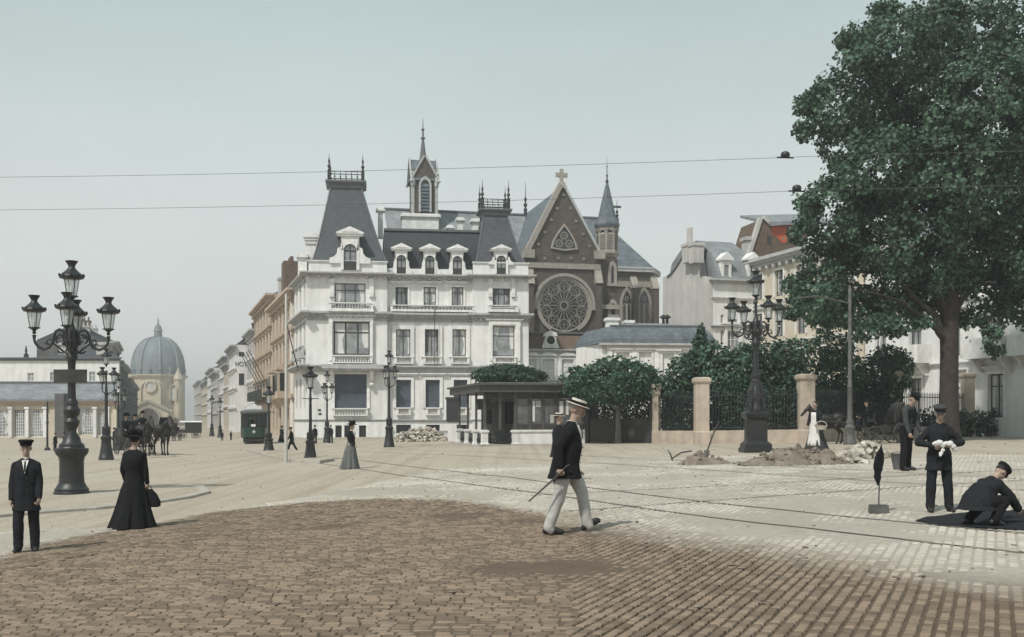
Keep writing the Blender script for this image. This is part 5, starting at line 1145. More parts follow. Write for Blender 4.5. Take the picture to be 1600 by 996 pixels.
def bell_base(mb,k,h): mb.lathe([(.27*k,-.05),(.27*k,.10*h),(.25*k,.13*h),(.22*k,.30*h),(.18*k,.55*h),(.17*k,.75*h),(.20*k,.80*h),(.20*k,.86*h),(.13*k,.93*h),(.15*k,1.0*h),(.14*k,1.15*h),(.16*k,1.2*h),(.08*k,1.28*h)],14)
def street_lamp(px,py,ytop,label,kind='single',p=None,thin=1.0,group='single street lamps'):
    p=p or gput(px,py); hh=(py-ytop)/F*p.y; t=thing('street_lamp',label,'street lamp',p,0,group); mb=MB(); k=thin
    bell_base(mb,k,hh*.30/1.25); mb.build('base',W['iron'],t,True)
    zl=hh-(.85 if kind=='single' else 1.5)
    mb=MB(); mb.lathe([(.085*k,hh*.28),(.065*k,hh*.34),(.055*k,hh*.6),(.05*k,zl-.5),(.075*k,zl-.45),(.05*k,zl-.38),(.04*k,zl-.14)],10); mb.build('post',W['iron'],t,True)
    if kind=='single':
        mb=MB(); mb.tube([(-.32,0,zl-.42),(.32,0,zl-.42)],.018,5); mb.build('ladder_bar',W['iron'],t); add_lantern(t,(0,0,zl),1.0)
    else:
        for j in range(3):
            a=R(20)+j*2*PI/3; mb=MB(); e=lambda r,z:(r*cos(a),r*sin(a),z); mb.tube([e(.03,zl-.55),e(.16,zl-.42),e(.28,zl-.38),e(.34,zl-.25),e(.32,zl-.12)],.024,5); mb.build('arm',W['iron'],t,True); add_lantern(t,e(.32,zl+.02),.78)
        mb=MB(); mb.lathe([(.04,zl-.2),(.035,zl+.45),(.07,zl+.5),(.03,zl+.55)],8); mb.build('centre_stem',W['iron'],t,True); add_lantern(t,(0,0,zl+.82),.8)
    return t
street_lamp(485,720,573,'single lantern street lamp on the kerbed refuge, in front of the mansion corner')
street_lamp(420,708,604,'single lantern street lamp standing in front of the green tram',thin=1.1)
street_lamp(608,699,548,'three-armed lamp before the middle of the mansion, beside the rubble','multi',group='branched street lamps',thin=1.1)
street_lamp(511,692,580,'three-armed lamp close against the mansion wall by the cellar windows','multi',group='branched street lamps')
street_lamp(166,719,545,'three-armed lamp just right of the round-pedestal candelabra','multi',group='branched street lamps',thin=1.2)
street_lamp(185,704,586,'three-armed lamp behind, at the corner of the cream pavilion','multi',group='branched street lamps',thin=1.2)
street_lamp(926,690,596,'thin street lamp standing in front of the round clipped tree',thin=.9)
street_lamp(331,682,618,'distant street lamp on the right pavement of the far street')
street_lamp(344,684,622,'street lamp by the hotel, second of the distant pair')
t=thing('tram_mast','grey iron tram mast with a swelling base beside the harnessed horse','mast',gput(1328,695)); hh=(695-452)/F*t.location.y; mb=MB()
mb.lathe([(.27,-.05),(.27,.12),(.22,.2),(.19,.62),(.22,.68),(.22,.76),(.15,.85),(.17,.95),(.11,1.1),(.10,2.4),(.12,2.45),(.085,2.55),(.07,hh),(.02,hh+.15)],14); mb.build('post',W['ironworn'],t,True); mb=MB(); mb.tube([(0,0,hh-.6),(-1.6,-.5,hh-.35),(-2.6,-.8,hh-.5)],.03,6); mb.build('bracket_arm',W['ironworn'],t)
t=thing('tram_mast','thin pale tram mast with a slanting stay, on the kerbed refuge','mast',gput(447,723)); hh=(723-462)/F*t.location.y; MB().lathe([(.07,-.05),(.06,1.5),(.045,hh),(.01,hh+.1)],8).build('post',W['greywall'],t,True); MB().tube([(0,0,hh-1.0),(.45,.1,hh-2.9)],.02,5).build('stay_rod',W['iron'],t)
t=thing('iron_post','thin iron post with a knob, at the left by the cream pavilion','post',gput(74,704)); MB().lathe([(.16,-.05),(.16,.1),(.06,.2),(.045,1.5),(.09,1.55),(.05,1.65),(.04,2.6),(.07,2.68),(.02,2.8)],8).build('shaft',W['iron'],t,True)
# overhead wires
for (a,b,ix,lb) in (((-90,278,30),(1285,244,26),1227,'upper overhead tram wire with a dark bell insulator near the tree'),((-90,329,30),(1290,297,26),1245,'lower overhead tram wire with a dark bell insulator near the tree')):
    A,B=P(*a),P(*b); t=thing('overhead_wire',lb,'wire',A,0,'overhead tram wires'); pts=[]
    for i in range(25):
        k=i/24; v=A.lerp(B,k)-A; v.z-=.18*4*k*(1-k)*.5; pts.append(v)
    ext=(B-A).normalized()*9; pts.append(pts[-1]+ext); MB().tube(pts,.0055,5).build('wire',W['ironworn'],t)
    k=(ray(ix)*A.y-A.x)/((B.x-A.x)-ray(ix)*(B.y-A.y)); v=A.lerp(B,k)-A; v.z-=.18*2*k*(1-k); mb=MB(); c=(v.x,v.y,v.z)
    mb.lathe([(.10,.01),(.115,.06),(.09,.12),(.03,.15)],10,c); mb.tube([(v.x-.2,v.y,v.z),(v.x+.2,v.y,v.z-.01)],.02,6); mb.build('insulator',W['iron'],t,True)
# ================================================================== PLANTS
class Leaves:
    def __init__(s): s.v=[];s.f=[]
    def leaf(s,p,n,size):
        n=n.normalized(); a=n.orthogonal().normalized(); th=random.uniform(0,2*PI); b=n.cross(a); u=a*cos(th)+b*sin(th); w=n.cross(u)
        l=size*random.uniform(.7,1.3); h=l*.42; d=n*(-l*.16); k=len(s.v)
        s.v+=[tuple(p-u*l*.5),tuple(p+w*h+d*.3),tuple(p+u*l*.55+d),tuple(p-w*h+d*.3)]; s.f+=[(k,k+1,k+2),(k,k+2,k+3)]
    def build(s,name,mat,parent):
        me=bpy.data.meshes.new(name); me.from_pydata(s.v,[],s.f); me.materials.append(mat); me.update(); return link(name,me,parent)
def foliage(lobes,n,size,seed,gap=.0,freq=1.0,shell=.55,floor=None,spray=0):
    rnd=random.Random(seed); L=Leaves(); tot=sum((a*b*c)**.72 for _,(a,b,c) in lobes)
    for c,(rx,ry,rz) in lobes:
        c=Vector(c); m=int(n*((rx*ry*rz)**.72)/tot)
        for _ in range(m):
            d=Vector((rnd.gauss(0,1),rnd.gauss(0,1),rnd.gauss(0,1)))
            if d.length<1e-3: continue
            d.normalize(); r=shell+(1-shell)*rnd.random()**.6 if rnd.random()<.8 else rnd.random()
            bump=1+.28*noise.noise(d*2.3+c*.7)+.18*noise.noise(d*6+c)
            p=c+Vector((d.x*rx,d.y*ry,d.z*rz))*(r*bump)
            if gap and noise.noise(p*freq+Vector((seed,0,0)))<-0.5+gap: continue
            if floor is not None and p.z<floor: continue
            nrm=d*.7+Vector((rnd.gauss(0,.6),rnd.gauss(0,.6),rnd.gauss(.35,.5)))
            if nrm.length<.1: continue
            L.leaf(p,nrm,size)
    return L
def limbs(mb,start,ends,r0,seed,twigs=3,bend=.12):
    rnd=random.Random(seed); s=Vector(start)
    for e,r in ends:
        e=Vector(e); d=e-s; pts=[]; rs=[]
        for i in range(8):
            k=i/7; p=s+d*k+Vector((rnd.gauss(0,1),rnd.gauss(0,1),rnd.gauss(0,.6)))*d.length*bend*.25*sin(PI*k); p.z+=d.length*.12*sin(PI*k); pts.append(p); rs.append(r*(1-k*.85))
        mb.tube(pts,rs,7)
        for _ in range(twigs):
            i=rnd.randint(3,6); q=pts[i]; w=Vector((rnd.gauss(0,1),rnd.gauss(0,1),rnd.gauss(.5,.6)))*d.length*.16
            mb.tube([q,q+w*.5+Vector((0,0,.1)),q+w],[rs[i]*.55,rs[i]*.35,rs[i]*.1],5)
TY=50; tb=G(1483,TY); tr=thing('chestnut_tree','huge dark green broadleaf tree towering over the right side of the square','tree',tb)
def TL(px,py,dy=0): return P(px,py,TY+dy)-tb
px_m=F/TY
rnd=random.Random(3)
lob=[(1418,72,78,52),(1505,52,85,60),(1600,70,80,85),(1340,170,88,62),(1440,165,105,78),(1555,165,110,88),(1645,170,70,95),(1322,222,50,38),(1390,262,98,62),(1500,270,120,84),(1610,280,95,95),(1318,330,72,58),(1300,395,55,40),(1410,360,115,70),(1540,375,115,75),(1640,380,70,80),(1288,448,58,42),(1358,450,80,50),(1450,432,85,44),(1545,462,50,58),(1610,450,60,62),(1270,470,42,30),(1325,490,45,32),(1400,478,48,30),(1535,520,26,26)]
lobes=[]
for a,b,c,d in lob:
    r=(c+d)/2/px_m*1.05; lobes.append((TL(a,b,rnd.uniform(-3.0,3.2)),(c/px_m,r,d/px_m)))
foliage(lobes,150000,.195,11,gap=.40,freq=.85,shell=.5).build('crown',W['leaf'],tr)
# loose open sprays at the top and left edge
sp=[(TL(a,b,rnd.uniform(-2,2)),(c/px_m,c/px_m,d/px_m)) for a,b,c,d in ((1350,95,45,30),(1345,60,40,28),(1400,30,50,24),(1262,165,26,22),(1268,320,26,22),(1258,360,24,24),(1240,445,26,18),(1285,500,30,14),(1470,20,60,24),(1370,505,40,16),(1440,480,44,16),(1505,500,14,20),(1300,505,34,18),(1345,520,30,16),(1395,512,30,16),(1250,470,24,16),(1300,120,22,18),(1320,255,26,20),(1300,290,26,18),(1325,62,24,14),(1380,16,30,14),(1440,505,24,12),(1256,205,20,22),(1246,372,20,20),(1555,545,18,16),(1238,490,20,12),(1275,145,22,16))]
foliage(sp,24000,.18,12,gap=.36,freq=1.1,shell=.05).build('outer_sprays',W['leaf'],tr)
mb=MB(); rt=.36
mb.tube([(0,0,-.3),(0,0,.15),(.02,0,.7),(0,.05,2),(.03,.05,4.0),(0,0,5.6),(.15,.1,8.0),(.2,.1,11),(.3,.2,14.5)],[.80,.56,.45,.41,.40,.42,.31,.2,.06],14)
s=(0,0,4.6)
limbs(mb,(0,0,4.5),[(TL(1400,440,-1),.22),(TL(1330,455,-1.5),.13)],.3,5); limbs(mb,(0,0,5.5),[(TL(1565,420,1),.2),(TL(1610,300,.5),.17),(TL(1380,300,1),.17),(TL(1330,190,-1),.13)],.2,6); limbs(mb,(.15,.1,8.5),[(TL(1540,170,-1),.17),(TL(1440,110,1),.14),(TL(1600,90,0),.12),(TL(1505,60,0),.12),(TL(1370,90,0),.08)],.2,7,5)
mb.build('trunk',W['bark'],tr,True)
def shrub(label,px,base,lobs,Y,n,size,mat='leafmid',name='shrub',cat='shrub',group='garden shrubs behind the railings',trunk=0,seed=1,gap=.24):
    b=G(px,Y); t=thing(name,label,cat,b,0,group); k=F/Y; rn=random.Random(seed)
    lo=[(P(a,c,Y+rn.uniform(-.5,.5)*d/k)-b,(d/k,(d+e)/2/k,e/k)) for a,c,d,e in lobs]
    foliage(lo,n,size,seed,gap=gap,freq=1.3,floor=.02).build('foliage' if name!='pollard_tree' else 'crown',W[mat],t)
    mb=MB(); tr_=trunk or .06; z=max(.5,lo[0][0].z*.9)
    mb.tube([(0,0,-.1),(.02,0,z*.3),(0,.02,z*.7),(lo[0][0].x*.3,0,z)],[tr_*1.3,tr_,tr_*.9,tr_*.6],8)
    for c,r in lo: mb.tube([(0,.02,z*.6),((c.x)*.5,c.y*.5,(z*.6+c.z)/2),tuple(c)],[tr_*.6,tr_*.4,tr_*.15],5)
    mb.build('trunk' if trunk else 'stems',W['barkgrey' if trunk else 'bark'],t,True); return t
shrub('round clipped tree with a dense wide crown and pale trunk, right of the kiosk',966,690,[(960,598,72,36),(915,600,40,30),(1000,600,40,34),(960,578,45,22),(1020,607,20,22),(900,590,22,18)],55,11000,.16,'leafmid','pollard_tree','tree','clipped trees near the kiosk',.14,21)
shrub('low flat-topped clipped tree behind the kiosk roof, before the mansion',800,680,[(795,588,52,15),(760,588,25,13),(830,588,25,13),(790,578,40,9)],66,6000,.17,'leafdk','pollard_tree','tree','clipped trees near the kiosk',.12,22)
SH=[('broad shrub filling the gap left of the second pillar',1062,[(1064,600,30,48),(1054,635,20,35),(1082,578,25,30)],56.5,4500,'leafmid'),
 ('dark pointed conifer rising above the shrubs by the pavilion',1096,[(1096,575,24,42),(1096,545,15,28),(1096,522,7,16)],56,3600,'leafdk'),
 ('bright green shrub in the middle of the railings, left of the square candelabra',1135,[(1140,590,44,40),(1120,560,30,28),(1150,632,44,44),(1165,556,26,22)],54.5,6500,'leafmid'),
 ('dense tall shrub directly behind the square candelabra',1195,[(1195,560,40,32),(1185,600,40,42),(1215,590,34,46),(1195,640,40,44)],55.5,6500,'leafdk'),
 ('rounded shrub just left of the tall right-hand pillar',1240,[(1235,556,34,30),(1240,600,34,44),(1238,640,28,40)],55.5,5200,'leafmid'),
 ('bushy shrub with pale leaves behind the horse, under the big tree',1300,[(1295,550,44,34),(1310,590,45,44),(1290,630,40,40),(1330,640,38,36)],55,6500,'leafmid'),
 ('dark spreading shrub behind the carriage hood',1365,[(1365,585,38,32),(1350,625,40,34),(1390,560,30,24),(1385,610,26,30)],57,5500,'leafdk'),
 ('small leafy shrub near the right-hand pillar top, before the white house',1410,[(1405,570,22,20),(1415,590,14,20)],61,1800,'leafmid')]
for i,(lb,px,lo,Y,n,m) in enumerate(SH): shrub(lb,px,690,lo,Y,n,.17,m,seed=30+i)
def hedge(label,pa,pb,ytop,Ya,Yb,n,seed):
    a,b=G(pa,Ya),G(pb,Yb); t=thing('hedge',label,'hedge',a,0,'hedges behind the railings'); lo=[]; m=7
    for i in range(m):
        k=(i+.5)/m; px=pa+(pb-pa)*k; Y=Ya+(Yb-Ya)*k; h=(P(px,ytop,Y)-G(px,Y)).z; c=G(px,Y)-a+Vector((0,0,h*.45)); lo.append((c,(abs(b.x-a.x)/m*.75,.55,h*.56)))
    foliage(lo,n,.15,seed,gap=.06,freq=1.3,floor=.02).build('foliage',W['leafdk'],t)
    mb=MB(); 
    for c,r in lo: mb.tube([(c.x,c.y,-.05),(c.x+.1,c.y,c.z)],[.05,.02],5)
    mb.build('stems',W['bark'],t)
hedge('dark ivy hedge between the first and second stone pillars',1034,1088,612,54,51.8,3200,51)
hedge('dark ivy hedge behind the railings at the square candelabra',1108,1250,604,51.6,51.2,7500,52)
hedge('dark hedge right of the tall pillar, behind the horse and carriage',1270,1386,600,52.5,59.5,6500,53)
hedge('low dark hedge below the white house, behind the bending man and tree',1400,1600,640,60,63,6000,54)
# ================================================================== GARDEN WALL AND RAILINGS
gw=thing('garden_wall','sandy stone garden wall with square capped pillars and dark iron railings','wall',(0,0,0))
pil=[(1025,54,600,12),(1096,50.6,590,21),(1259,50,585,23),(1396,58.5,580,18),(1512,62,583,16)]
for px,Y,yt,w in pil:
    g=G(px,Y); k=F/Y; h=(P(px,yt,Y)-g).z; hw=w/2/k; mb=MB()
    mb.lathe([(hw*1.12,-.2),(hw*1.12,.55),(hw,.6),(hw,h-.32),(hw*1.12,h-.28),(hw*1.25,h-.2),(hw*1.25,h-.06),(hw*.9,h)],4,tuple(g),sq=1); mb.build('pillar',W['wallstone'],gw)
def spans(i,j,h=.62,rail=True):
    a,b=pil[i],pil[j]; A,B=G(a[0],a[1]),G(b[0],b[1]); d=(B-A); L=math.hypot(d.x,d.y); ang=math.atan2(d.y,d.x); s0=a[3]/2/F*a[1]; s1=b[3]/2/F*b[1]
    f=lambda u:A.z+d.z*u/L; m=MB(); u0,u1=s0*.98,L-s1*.98
    m.add([(u0,-.2,f(u0)-.4),(u1,-.2,f(u1)-.4),(u1,.2,f(u1)-.4),(u0,.2,f(u0)-.4),(u0,-.2,f(u0)+h),(u1,-.2,f(u1)+h),(u1,.2,f(u1)+h),(u0,.2,f(u0)+h)],[(0,3,2,1),(4,5,6,7),(0,1,5,4),(1,2,6,5),(2,3,7,6),(3,0,4,7)])
    o=m.build('plinth',W['wallstone' if i<3 else 'wallgrey'],gw,loc=(A.x,A.y,0),rotz=ang)
    m=MB(); n=int((u1-u0)/.14)
    top=2.35
    for k in range(n):
        u=u0+(u1-u0)*(k+.5)/n; m.box(u-.014,u+.014,-.014,.014,f(u)+h,f(u)+top); m.lathe([(.03,0),(.02,.05),(.002,.16)],4,(u,0,f(u)+top))
    for z in (h+.12,top-.12): m.tube([(u0,0,f(u0)+z),(u1,0,f(u1)+z)],.025,4)
    m.build('railing',W['iron'],gw,loc=(A.x,A.y,0),rotz=ang)
for i in range(4): spans(i,i+1)
hedge('added dark hedge standing in for the shade behind the iron gate',908,1030,618,58.5,57,4500,55)  # hedge added to give the dark shade seen through the gate bars
A,B=G(919,57),G(1020,54.2); d=B-A; ang=math.atan2(d.y,d.x); L=d.length
gt=thing('iron_gate','dark closed iron gate in shade under the round clipped tree','gate',A,ang); mb=MB()
MB().box(.05,L-.05,-.03,.03,.1,1.3).build('lower_panel',W['wood'],gt)
for i in range(34):
    u=L*(i+.5)/34; mb.box(u-.02,u+.02,-.02,.02,1.3,2.6)
mb.box(.05,L-.05,-.03,.03,2.5,2.6); mb.build('bars',W['iron'],gt)
for u in (0,L*.5,L): 
    m=MB(); m.lathe([(.13,-.2),(.13,2.6),(.18,2.65),(.18,2.75),(.05,2.9)],8,(u,-.06,0)); m.build('post',W['iron'],gt)
# ================================================================== KIOSK
KF=Fr(757,56,13,0); KF.z=gz(KF.x,56); ks=KF.root('kiosk','dark wooden waiting kiosk with flat roof, glazed panels and low pale stone base','kiosk')
kz=lambda py:(HY-py)/F*56+EYE-KF.z
zt,zf=kz(599),kz(613); KL=6.1; KD=8.2
mb=MB(); mb.box(-.35,KL+.5,-.4,KD+.35,zf,zt-.1); mb.box(-.5,KL+.65,-.55,KD+.5,zt-.1,zt); mb.build('roof_fascia',W['kioskwood'],ks)
mb=MB(); mb.loft([[(-.48,-.53,zt),(KL+.6,-.53,zt),(KL+.6,KD+.45,zt),(-.48,KD+.45,zt)],[(.8,1.5,zt+.1),(KL-.8,1.5,zt+.1),(KL-.8,KD-1.5,zt+.1),(.8,KD-1.5,zt+.1)]]); mb.build('roof',W['lead'],ks)
zb=kz(672); z0=-.15
post=[(0.0,.0),(0,2.2),(0,4.6),(0,7.2),(1.62,0),(.82,0),(2.4,0),(3.1,0),(3.8,0),(4.6,0),(5.4,0),(6.05,0),(6.05,7.2)]
for i,(u,y) in enumerate(post):
    MB().box(u-.055,u+.055,y-.055,y+.055,zb if i<4 else zb,zf).build('post',W['kioskwood'],ks)
    if i<5:
        m=MB(); m.lathe([(.2,z0),(.2,.14),(.16,.18),(.16,zb-.16),(.21,zb-.12),(.21,zb-.03),(.1,zb)],4,(u,y,0),sq=1); m.build('stone_pier',W['trim'],ks)
def lattice(p,q,z0,z1):
    m=MB(); a,b=Vector(p),Vector(q); n=max(3,int((b-a).length/.16))
    for z in (z0+.05,(z0+z1)/2,z1-.05): m.tube([(a.x,a.y,z),(b.x,b.y,z)],.022,4)
    for i in range(1,n):
        c=a.lerp(b,i/n); m.tube([(c.x,c.y,z0),(c.x,c.y,z1)],.014,4)
    for i in range(n):
        c=a.lerp(b,(i+.5)/n); dd=(b-a).normalized()*.06; m.tube([(c.x+dd.x*cos(t*PI/4),c.y+dd.y*cos(t*PI/4),z0+(z1-z0)*.32+.10*sin(t*PI/4)) for t in range(9)],.016,4)
    m.build('iron_panel',W['iron'],ks)
for p,q in (((.17,0),(1.45,0)),((0,.2),(0,2.0)),((0,2.4),(0,4.4)),((0,4.8),(0,7.0))): lattice(p,q,.12,zb-.2)
mb=MB(); mb.box(1.80,KL+.2,-.16,.10,z0,zb-.1); mb.box(1.80,KL+.25,-.22,.12,zb-.1,zb); mb.build('low_wall',W['trim'],ks)
mb=MB(); mb.box(-.2,.18+1.5,-.24,.2,z0,.12) if 0 else mb.box(-.3,KL+.3,-.3,-.23,z0,.1); mb.build('step',W['kerb'],ks)
sill=zb+.28
mb=MB(); mb.box(1.68,KL+.1,-.03,.05,zb,sill); mb.build('sill_panel',W['wood'],ks)
MB().box(0,KL,-.05,.05,zf-.32,zf-.001).build('transom',W['wood'],ks)
us=[1.62,2.4,3.1,3.8,4.6,5.4,6.05]
for a,b in zip(us,us[1:]):
    m=MB(); m.box(a+.06,b-.06,-.01,.01,sill,zf-.33); f=m.build('glazed_panel',W['kioskglass'],ks)
    m=MB(); c=(a+b)/2; m.box(a+.055,a+.11,-.03,.03,sill,zf-.33).box(b-.11,b-.055,-.03,.03,sill,zf-.33).box(a+.11,b-.11,-.03,.03,sill,sill+.07); m.build('sash',W['kioskwood'],f)
for u,w,zz,m_ in ((2.55,.12,sill+.15,'whitecloth'),(3.25,.16,sill+.1,'midgrey'),(4.0,.20,sill+.55,'whitecloth'),(4.35,.16,sill+.5,'whitecloth'),(4.05,.12,sill+.02,'midgrey'),(5.0,.14,sill+.6,'midgrey'),(1.80,.14,sill+.05,'midgrey'),(2.1,.14,sill+.05,'midgrey'),(2.72,.3,sill+.9,'greywall'),(3.5,.2,sill+.05,'greywall'),(4.75,.12,sill+.2,'whitecloth'),(5.6,.3,sill+.4,'midgrey')):
    MB().box(u,u+w,-.03,-.012,zz,zf-.45 if zz>sill+.05 else sill+.5).build('curtain',W[m_],ks)
MB().box(1.62,1.72,.05,KD-.5,0,sill).box(1.62,1.72,.05,KD-.5,zf-.5,zf).build('inner_wall',W['wood'],ks)
for q in range(6): MB().box(1.62,1.72,.3+q*1.25,.42+q*1.25,sill,zf-.5).build('mullion',W['wood'],ks)
for u,w,m_ in ((.35,.1,'midgrey'),(.55,.1,'midgrey'),(1.05,.08,'whitecloth')):
    MB().box(u,u+w,2.5,2.6,.3,zf-.3).build('upright',W[m_],ks)
MB().box(.15,.9,2.55,2.65,1.9,zf-.3).build('signboard',W['midgrey'],ks); MB().box(.9,1.6,2.3,2.4,.2,zf-.4).build('door',W['midgrey'],ks)
MB().box(-.3,KL+.3,-.3,KD+.3,-.4,.03).build('floor_slab',W['kerb'],ks)
MB().box(.0,KL,KD-.1,KD,0,zf).build('rear_wall',W['wood'],ks) if 0 else MB().box(1.72,KL,KD-.6,KD-.5,0,zf).build('rear_wall',W['wood'],ks)
p=G(707,72); t=thing('ticket_booth','narrow booth with dark glazed upper half and white base, left of the kiosk','booth',p); k=F/72
MB().box(-.28,.28,-.28,.28,-.1,1.25).build('base',W['trim'],t); MB().box(-.36,.38,-.34,.34,1.25,1.36).build('counter',W['wood'],t); MB().box(-.34,.34,-.30,.30,1.36,2.75).build('glazed_upper',W['glassdk'],t); mb=MB(); mb.box(-.45,.45,-.42,.42,2.75,2.9)
for sx in(-1,1):
    for sy in (-1,1): mb.box(sx*.36-.03,sx*.36+.03,sy*.32-.03,sy*.32+.03,1.36,2.75)
mb.build('roof',W['wood'],t)
# ================================================================== ROADWORKS
def mound(name,label,px,py,rx,ry,h,seed,mat='earth',cat='earth heap',stones=24):
    c=gput(px,py); t=thing(name,label,cat,c,0,'heaps of dug earth'); mb=MB(); n,m=64,24; vs=[];fs=[]
    for i in range(m+1):
        k=i/m
        for j in range(n):
            a=2*PI*j/n; w=1+.22*noise.noise(Vector((cos(a)*1.5,sin(a)*1.5,seed))); x,y=rx*k*cos(a)*w,ry*k*sin(a)*w
            z=h*max(0,(1-k**1.2))*(.8+.5*noise.noise(Vector((x*1.8,y*1.8,seed))))+.15*noise.noise(Vector((x*5,y*5,seed)))*(1-k)+.09*noise.noise(Vector((x*13,y*13,seed)))*(1-k); vs.append((x,y,z-.03*(k>.98)))
    for i in range(m):
        fs+=[(i*n+j,i*n+(j+1)%n,(i+1)*n+(j+1)%n,(i+1)*n+j)[::-1] for j in range(n)]
    mb.add(vs,fs); mb.build('soil',W[mat],t,True); rn=random.Random(seed)
    mb=MB()
    for _ in range(stones):
        a=rn.uniform(0,2*PI); k=rn.uniform(.25,1.15); x,y=rx*k*cos(a),ry*k*sin(a); z=h*max(0,1-min(1,k)**1.3)*.95; s=rn.uniform(.025,.075); mb.ell((x,y,z),(s,s*.9,s*.7),6,4,Matrix.Rotation(rn.uniform(0,3),3,'Z'))
    mb.build('loose_stones',W['earth'],t)['kind']='stuff'; return t
mound('earth_heap','large heap of dug earth and stones right of the square candelabra',1245,727,1.55,.9,.54,4,stones=70)
mound('earth_heap','small dark heap of earth with a shovel standing in it',1098,727,.72,.5,.38,9,stones=12)
def stonepile(label,px,py,rx,ry,h,n,smin,smax,seed,name='stone_pile',mat='rubble'):
    c=gput(px,py); t=thing(name,label,'stone pile',c,0,'piles of paving stones'); rn=random.Random(seed); mb=MB()
    for _ in range(n):
        a=rn.uniform(0,2*PI); k=rn.random()**.55; x,y=rx*k*cos(a),ry*k*sin(a); z=rn.uniform(0,1)*h*(1-k*k)+smin*.4; s=rn.uniform(smin,smax); m=Matrix.Rotation(rn.uniform(0,3.1),3,'Z')@Matrix.Rotation(rn.uniform(-.7,.7),3,'X')@Matrix.Rotation(rn.uniform(-.6,.6),3,'Y')
        b=MB(); b.frus((-s,s,-s*.7,s*.7),-s*.5,(-s*.85,s*.85,-s*.55,s*.55),s*.5); mb.add([m@Vector(v)*rn.uniform(.9,1.1)+Vector((x,y,z)) for v in b.v],b.f)
    mb.build('stones',W[mat],t); return t
stonepile('long pale pile of rubble along the foot of the mansion wall',657,690,2.0,.9,1.0,420,.06,.16,5)
stonepile('pile of pale paving blocks between the earth heap and the bending man',1352,718,.85,.5,.42,60,.08,.15,6)
stonepile('low scatter of paving blocks at the right edge of the large earth heap',1318,726,.7,.35,.14,22,.07,.12,7)
stonepile('few loose blocks beside the square candelabra pedestal',1226,712,.5,.25,.1,12,.06,.1,8)
t=thing('plank_crate','long low white crate at the end of the rubble pile','crate',gput(688,689)); mb=MB(); mb.box(-.75,.75,-.3,.3,0,.62); mb.build('crate_body',W['trim'],t); mb=MB(); mb.box(-.8,.8,-.34,.34,.62,.68); 
for u in (-.6,.6): mb.box(u-.05,u+.05,-.33,-.301,.02,.62)
mb.build('battens',W['trimgrey'],t)
b=gput(1104,722); t=thing('shovel','long handled shovel stuck upright in the small earth heap','shovel',b+Vector((0,-.1,.3))); MB().tube([(0,0,0),(.16,0,.45),(.34,0,.86)],.022,6).build('handle',W['wood'],t); mb=MB(); mb.loft([[(-.10,-.08,-.26),(-.06,-.11,-.26),(.0,-.08,-.26),(-.06,-.07,-.26)],[(-.10,.0,.02),(-.02,-.05,.02),(.08,.0,.02),(-.02,.02,.02)]]); mb.build('blade',W['ironworn'],t)
b=gput(1050,722); t=thing('pickaxe','pickaxe lying left of the small earth heap, one point raised','pickaxe',b); mb=MB(); mb.tube([(0,0,.08),(.3,.1,.26),(.62,.2,.30)],.022,6); mb.build('handle',W['wood'],t); MB().tube([(-.14,.0,.36),(-.05,0,.22),(0,0,.08),(.02,.02,.0)],[.008,.025,.03,.01],6).build('head',W['ironworn'],t)
b=gput(1405,736); t=thing('bucket','dark tapered bucket on the ground at the bending man','bucket',b); mb=MB(); mb.lathe([(.13,0),(.20,.36),(.21,.37),(.19,.37),(.12,.03)],18,close=False); mb.lathe([(.125,0),(.125,.03)],18); mb.build('pail',W['midgrey'],t,True); MB().tube([(.2*cos(R(a)),0,.36+.05*sin(R(a))) for a in range(0,181,15)],.008,5).build('bail_handle',W['iron'],t)
b=gput(1373,805); t=thing('warning_flag','dark furled warning flag on a thin stick set in a grey block','flag',b); k=b.y/F
mb=MB(); mb.frus((-.135,.135,-.09,.09),0,(-.12,.12,-.08,.08),.12); mb.build('block',W['ironworn'],t); MB().tube([(0,0,.1),(.012,0,.6),(.04,0,1.02)],.010,6).build('stick',W['wood'],t)
rg=[]
for i in range(15):
    k=i/14; z=.98-.56*k; w=(.014+.055*sin(PI*min(1,k*1.05))**.8)*(1-.25*(k>.62)*(k<.72)); ring=[]
    for j in range(10):
        a=2*PI*j/10; r=w*(1+.35*sin(3*a+k*5)); ring.append((.036-.045*k-.03*sin(PI*k)+r*cos(a),r*.6*sin(a),z+.02*sin(2*a)))
    rg.append(ring)
mb=MB(); mb.loft(rg); mb.build('cloth',W['black'],t,True)
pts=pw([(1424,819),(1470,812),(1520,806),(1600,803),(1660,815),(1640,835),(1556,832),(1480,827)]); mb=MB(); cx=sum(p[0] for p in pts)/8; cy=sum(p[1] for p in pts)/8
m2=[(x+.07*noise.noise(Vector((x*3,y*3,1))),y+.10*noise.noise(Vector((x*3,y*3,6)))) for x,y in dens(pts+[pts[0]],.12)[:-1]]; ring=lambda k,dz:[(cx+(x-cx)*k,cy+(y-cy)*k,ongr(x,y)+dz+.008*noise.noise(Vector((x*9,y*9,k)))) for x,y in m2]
mb.loft([ring(1,.012),ring(.97,.03),ring(.6,.035),ring(.2,.035)]); t=thing('dark_patch','dark flat patch laid on the paving under the crouching worker','cloth',(0,0,0)); mb.build('sheet',W['navy'],t,True)  # thin dark sheet with an uneven edge, laid flat on the paving
